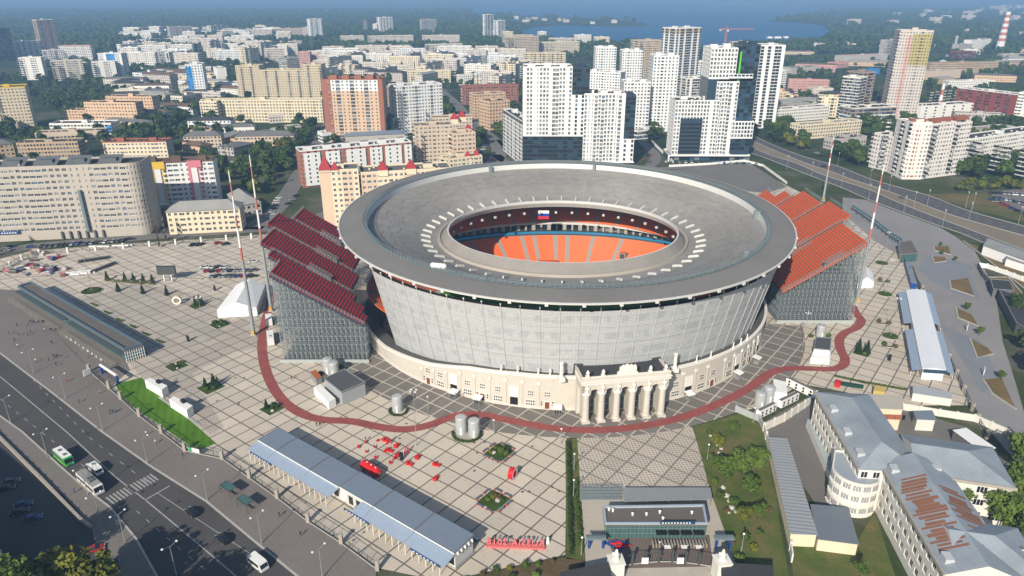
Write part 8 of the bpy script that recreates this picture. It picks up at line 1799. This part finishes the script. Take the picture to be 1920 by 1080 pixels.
for k,(x,y,c,l) in enumerate(((58,464,'blue','blue car turning at the picture-edge street before the apartment house'),(293,436,'black','black car at the mouth of the court by the rounded corner'),(310,436,'grey','grey car beside the black one by the rounded corner'),(245,449,'black','lone black car past the row by the pink ground floor'),(475,492,'white','white car crossing the far plaza by the shaded stand'),(1545,313,'black','black car on the upper carriageway of the highway'),(1532,288,'silver','silver car parked by the highway trees'),(1541,292,'black','black car parked by the highway trees'),(1905,497,'white','white car by the lane of the walled lot, first'),(1917,501,'white','white car by the lane of the walled lot, second'),(1930,505,'blue','blue car by the lane of the walled lot'),(1478,262,'white','white car driving on the highway by the school trees'),(1690,372,'grey','grey car driving on the upper carriageway by the junction'))): g=G(x,y); car(c,(g.x,g.y,.02),R(20 if y>400 else -38),l,None,parts=False)
q=random.Random(12); ST=[[(-60,478),(60,462)],[(560,330),(600,262)],[(290,262),(345,240),(410,200)],[(905,330),(925,262),(850,190),(760,125)],[(1195,330),(1225,290)],[(470,300),(330,310)],[(785,232),(700,272)]]
n=0
for s in ST:
    P=[Vector(G2(*p)) for p in s]
    for k in range(6):
        i=q.randrange(len(P)-1); t=q.random(); p=P[i].lerp(P[i+1],t); d=P[i+1]-P[i]; nn=Vector((-d.y,d.x)).normalized(); c=q.choice(DK); p=p+nn*q.choice((-4,-1.8,1.8,4)); car(c,(p.x,p.y,.02),math.atan2(d.y,d.x),'small car on a back street among the apartment blocks','cars on the back streets',parts=False)
# ---- market goods and barriers stored on the plaza edge
q=random.Random(5)
GC=[('red_paint','red'),('white_trim','white'),('bark','brown'),('dark_steel','dark'),('wall_red','brick-red'),('galvanised','grey'),('wall_pink','pink'),('blue_paint','blue')]
for k in range(34):
    if k<14: x,y=q.uniform(5,75),q.uniform(496,522)
    elif k<24: x,y=q.uniform(62,112),q.uniform(471,490)
    else: x,y=q.uniform(68,125),q.uniform(503,520)
    g=G(x,y); m,cn=GC[k%8]; B=MB(); a=q.random()*3; L=q.uniform(2.2,5)
    for j in range(q.randint(3,6)): B.obox((g.x+q.uniform(-.4,.4),g.y+q.uniform(-.4,.4)),a+q.uniform(-.15,.15),L*q.uniform(.7,1),q.uniform(.8,1.8),.02+.35*j,.33+.35*j,m if j%2 else GC[(k+3)%8][0],'galvanised' if j%3==2 else m)
    zone='at the picture edge' if k<14 else 'by the street fence' if k<24 else 'beside the white barrier stacks'
    tag(B.build('goods_stack'),f'flat {cn} stack of dismantled stall parts {zone}','goods stack','dismantled stall parts')
for k in range(9): p=Vector(G2(133,513)).lerp(Vector(G2(172,508)),k/8); B=MB(); B.obox((p.x,p.y-1.5*(k%3)),R(12),6,.7,.02,.7,'white_paint'); tag(B.build('barrier'),f'{ORD[k]} white road barrier lying in the stack beside the grey trolleys','barrier','white barriers')
for r_,(p0,p1,n,l) in enumerate((((172,512),(216,495),16,'grey'),((150,492),(204,484),14,'dark'))):
    for k in range(n):
        p=Vector(G2(*p0)).lerp(Vector(G2(*p1)),k/(n-1)); B=MB(); [B.tube((p.x+dx,p.y+dy,0),(p.x+dx,p.y+dy,1.2),.08,.08,4,'dark_steel') for dx in (-.4,.4) for dy in (-1,1)]; B.obox((p.x,p.y),0,.9,2.2,.35,.55,'steel' if l=='grey' else 'black'); B.obox((p.x,p.y),0,.9,2.2,1.05,1.2,'dark_steel'); tag(B.build('trolley'),f'{ORD[k]} {l} frame trolley in the {"slanting" if r_==0 else "level"} row by the lamp bed','trolley',f'{l} trolleys')
for k,(x0,x1,y) in enumerate(((168,206,464),(211,249,462))): a,c=G2(x0,y),G2(x1,y-1); B=MB(); m=((a[0]+c[0])/2,(a[1]+c[1])/2); B.obox(m,math.atan2(c[1]-a[1],c[0]-a[0]),math.hypot(c[0]-a[0],c[1]-a[1]),1.4,.2,1.1,'white_paint','roof_light'); tag(B.build('flatbed'),('white stack of stage decks by the street fence, picture-edge one','white stack of stage decks by the street fence, stand-side one')[k],'stack')
fence('street_fence','dark railing with white pillars between the far plaza and the street',pxs([(-20,520),(20,500),(42,488),(75,478),(128,474),(180,470),(232,466),(281,462),(330,458),(378,454),(425,450),(472,447)]),2.4,0,pm='limewash_white',pil=.9)
kerb(pxs([(-20,528),(30,521),(110,519),(190,517),(300,521),(380,524)]),1.4,0,.35,'lip_ridge','plaza_kerb')
for x,y,h in ((1455,318,9),(1480,322,9),(1520,332,10),(1600,345,10),(1627,375,10),(1694,398,11),(1711,388,11),(1737,386,10),(1766,424,11),(1786,410,11),(1817,412,10),(1900,425,11),(1658,448,9)): 
    pass
HL=lamp_proto(10,((-1.5,0,.2),(1.5,0,.2)),'highway_lamp'); KIDS[HL.name]=list(HL.children); f4=set()
for k,(x,y) in enumerate(zpx([(140,190),(325,240),(545,330),(750,420),(1015,515),(1305,625),(520,165),(760,300),(905,350),(1090,480),(1190,465),(1505,570),(1480,480),(1530,490),(1875,600)],1440,270)): g=G(x,y); put(HL,(g.x,g.y,0),R(60),f'{ORD[k]} twin-armed lamp along the highway carriageways, from the lime-edged complex on','highway lamps',f4)
# ================================================================ people
def person_mesh(seed,stride,top,leg):
    q=random.Random(seed); B=bmesh.new(); L={}
    s=stride; J=dict(pel=(0,0,.95),sp=(0,.02,1.2),ch=(0,.02,1.4),nk=(0,.03,1.52),hd=(0,.05,1.66),ht=(0,.04,1.76),lh=(-.1,0,.9),lk=(-.11,.12*s,.5),la=(-.11,.05*s+.1*s,.07),lt=(-.12,.17*s+.14,.04),rh=(.1,0,.9),rk=(.11,-.02*s,.5),ra=(.11,-.3*s,.09),rt=(.12,-.3*s+.15,.04),ls=(-.2,.02,1.42),le=(-.25,-.1*s,1.14),lw=(-.24,.05-.05*s,.88),lf=(-.23,.08,.78),rs=(.2,.02,1.42),re=(.25,.06*s,1.14),rw=(.24,.2*s,.9),rf=(.23,.24*s,.8))
    Rr=dict(pel=.15,sp=.14,ch=.17,nk=.06,hd=.1,ht=.07,lh=.1,lk=.065,la=.045,lt=.04,rh=.1,rk=.065,ra=.045,rt=.04,ls=.075,le=.05,lw=.035,lf=.035,rs=.075,re=.05,rw=.035,rf=.035)
    E=[('pel','sp'),('sp','ch'),('ch','nk'),('nk','hd'),('hd','ht'),('pel','lh'),('lh','lk'),('lk','la'),('la','lt'),('pel','rh'),('rh','rk'),('rk','ra'),('ra','rt'),('ch','ls'),('ls','le'),('le','lw'),('lw','lf'),('ch','rs'),('rs','re'),('re','rw'),('rw','rf')]
    me=bpy.data.meshes.new('p'); K=list(J); me.from_pydata([J[k] for k in K],[(K.index(a),K.index(b)) for a,b in E],[]); o=bpy.data.objects.new('p',me); COL.objects.link(o); md=o.modifiers.new('s','SKIN'); sv=me.skin_vertices[0].data
    for i,k in enumerate(K): sv[i].radius=(Rr[k],Rr[k]*.85); sv[i].use_root=(k=='pel')
    o.modifiers.new('u','SUBSURF').levels=1
    dg=bpy.context.evaluated_depsgraph_get(); nm=bpy.data.meshes.new_from_object(o.evaluated_get(dg)); bpy.data.objects.remove(o); B.free()
    nm.materials.clear()
    for m in (top,leg,mat('skin',(.38,.22,.15),.6),mat('hair_dark',(.02,.014,.01),.7),'rubber'): nm.materials.append(MATS[m] if isinstance(m,str) else m)
    for p in nm.polygons:
        c=p.center; z=c.z; p.material_index=4 if z<.09 else 1 if z<.93 else 2 if (abs(c.x)>.2 and z<.9) else 0 if z<1.5 else 3 if (z>1.7 or c.y<.02) else 2
        if abs(c.x)>.2 and z<.93: p.material_index=2
    return nm
mat('coat_dark',(.02,.022,.03),.9); mat('jeans',(.03,.045,.08),.9); mat('shirt_white',(.55,.55,.53),.9); mat('shirt_red',(.4,.03,.03),.9); mat('trousers_tan',(.18,.14,.09),.9); mat('shirt_blue',(.05,.12,.3),.9)
PM={}
PPL=[(33,613,'d'),(18,627,'d'),(35,630,'d'),(28,641,'d'),(57,607,'d'),(61,606,'d'),(65,607,'d'),(69,606,'w'),(74,606,'d'),(80,607,'d'),(84,607,'d'),(53,612,'r'),(53,630,'d'),(58,625,'d'),(97,622,'d'),(84,622,'w'),(34,652,'w'),(98,646,'d'),(101,671,'d'),(105,672,'d'),(108,671,'d'),(92,678,'d'),(68,680,'w'),(106,687,'d'),(126,717,'r'),(166,671,'r'),(149,756,'d'),(188,739,'w'),(207,777,'b'),(212,776,'d'),(217,774,'b'),(275,817,'w'),(292,833,'t'),(343,857,'b'),(524,970,'d'),(564,1006,'d'),(140,925,'b'),(547,712,'d'),(594,800,'d'),(600,799,'d'),(686,827,'d'),(799,1023,'d') if 0 else (1237,1024,'w'),(1239,1050,'r'),(1605,577,'w'),(1888,557,'d'),(1894,556,'d'),(1745,708,'d')]
cl=dict(d=('coat_dark','jeans','dark coat and jeans'),w=('shirt_white','jeans','white top and jeans'),r=('shirt_red','coat_dark','red top and dark trousers'),b=('shirt_blue','jeans','blue top and jeans'),t=('shirt_white','trousers_tan','white top and tan trousers'))
for k,(x,y,c) in enumerate(PPL):
    v=(c,k%3)
    if v not in PM: PM[v]=person_mesh(k,(.3,1.0,.7)[k%3],cl[c][0],cl[c][1])
    g=G(x,y); onpav=inpoly(g.x,g.y,pave_pts) or inpoly(g.x,g.y,lowpave); o=link('person',PM[v]); o.location=(g.x,g.y,.12 if onpav else .015); o.rotation_euler=(0,0,rnd.random()*6.28)
    where=('in the square before the glass checkpoint' if x<130 and y<700 else 'on the pavement beside the street railing' if x<420 and y<1000 and x!=140 else 'on the car-park side pavement' if x==140 else 'on the wide pavement below the blue-roofed pavilion' if y>960 and x<700 else 'on the plaza slabs' if x<900 else 'inside the gate forecourt' if x<1300 else 'at the edge of the grey square')
    tag(o,f'person in {cl[c][2]} walking {where}','person',f'walkers in {cl[c][2]} {where}'[:60])
# ================================================================ haze
hm=bpy.data.materials.new('haze'); hm.use_nodes=True; nt=hm.node_tree; nt.nodes.remove(nt.nodes['Principled BSDF']); pv_=nt.nodes.new('ShaderNodeVolumePrincipled'); pv_.inputs['Color'].default_value=(.33,.58,.93,1); pv_.inputs['Density'].default_value=2.3e-4; pv_.inputs['Anisotropy'].default_value=.0
nt.links.new(pv_.outputs[0],nt.nodes['Material Output'].inputs['Volume']); MATS['haze']=hm
B=MB(); B.box(-43000,-900,-1.6,43000,43000,260,'haze'); B.build('haze',kind='stuff')
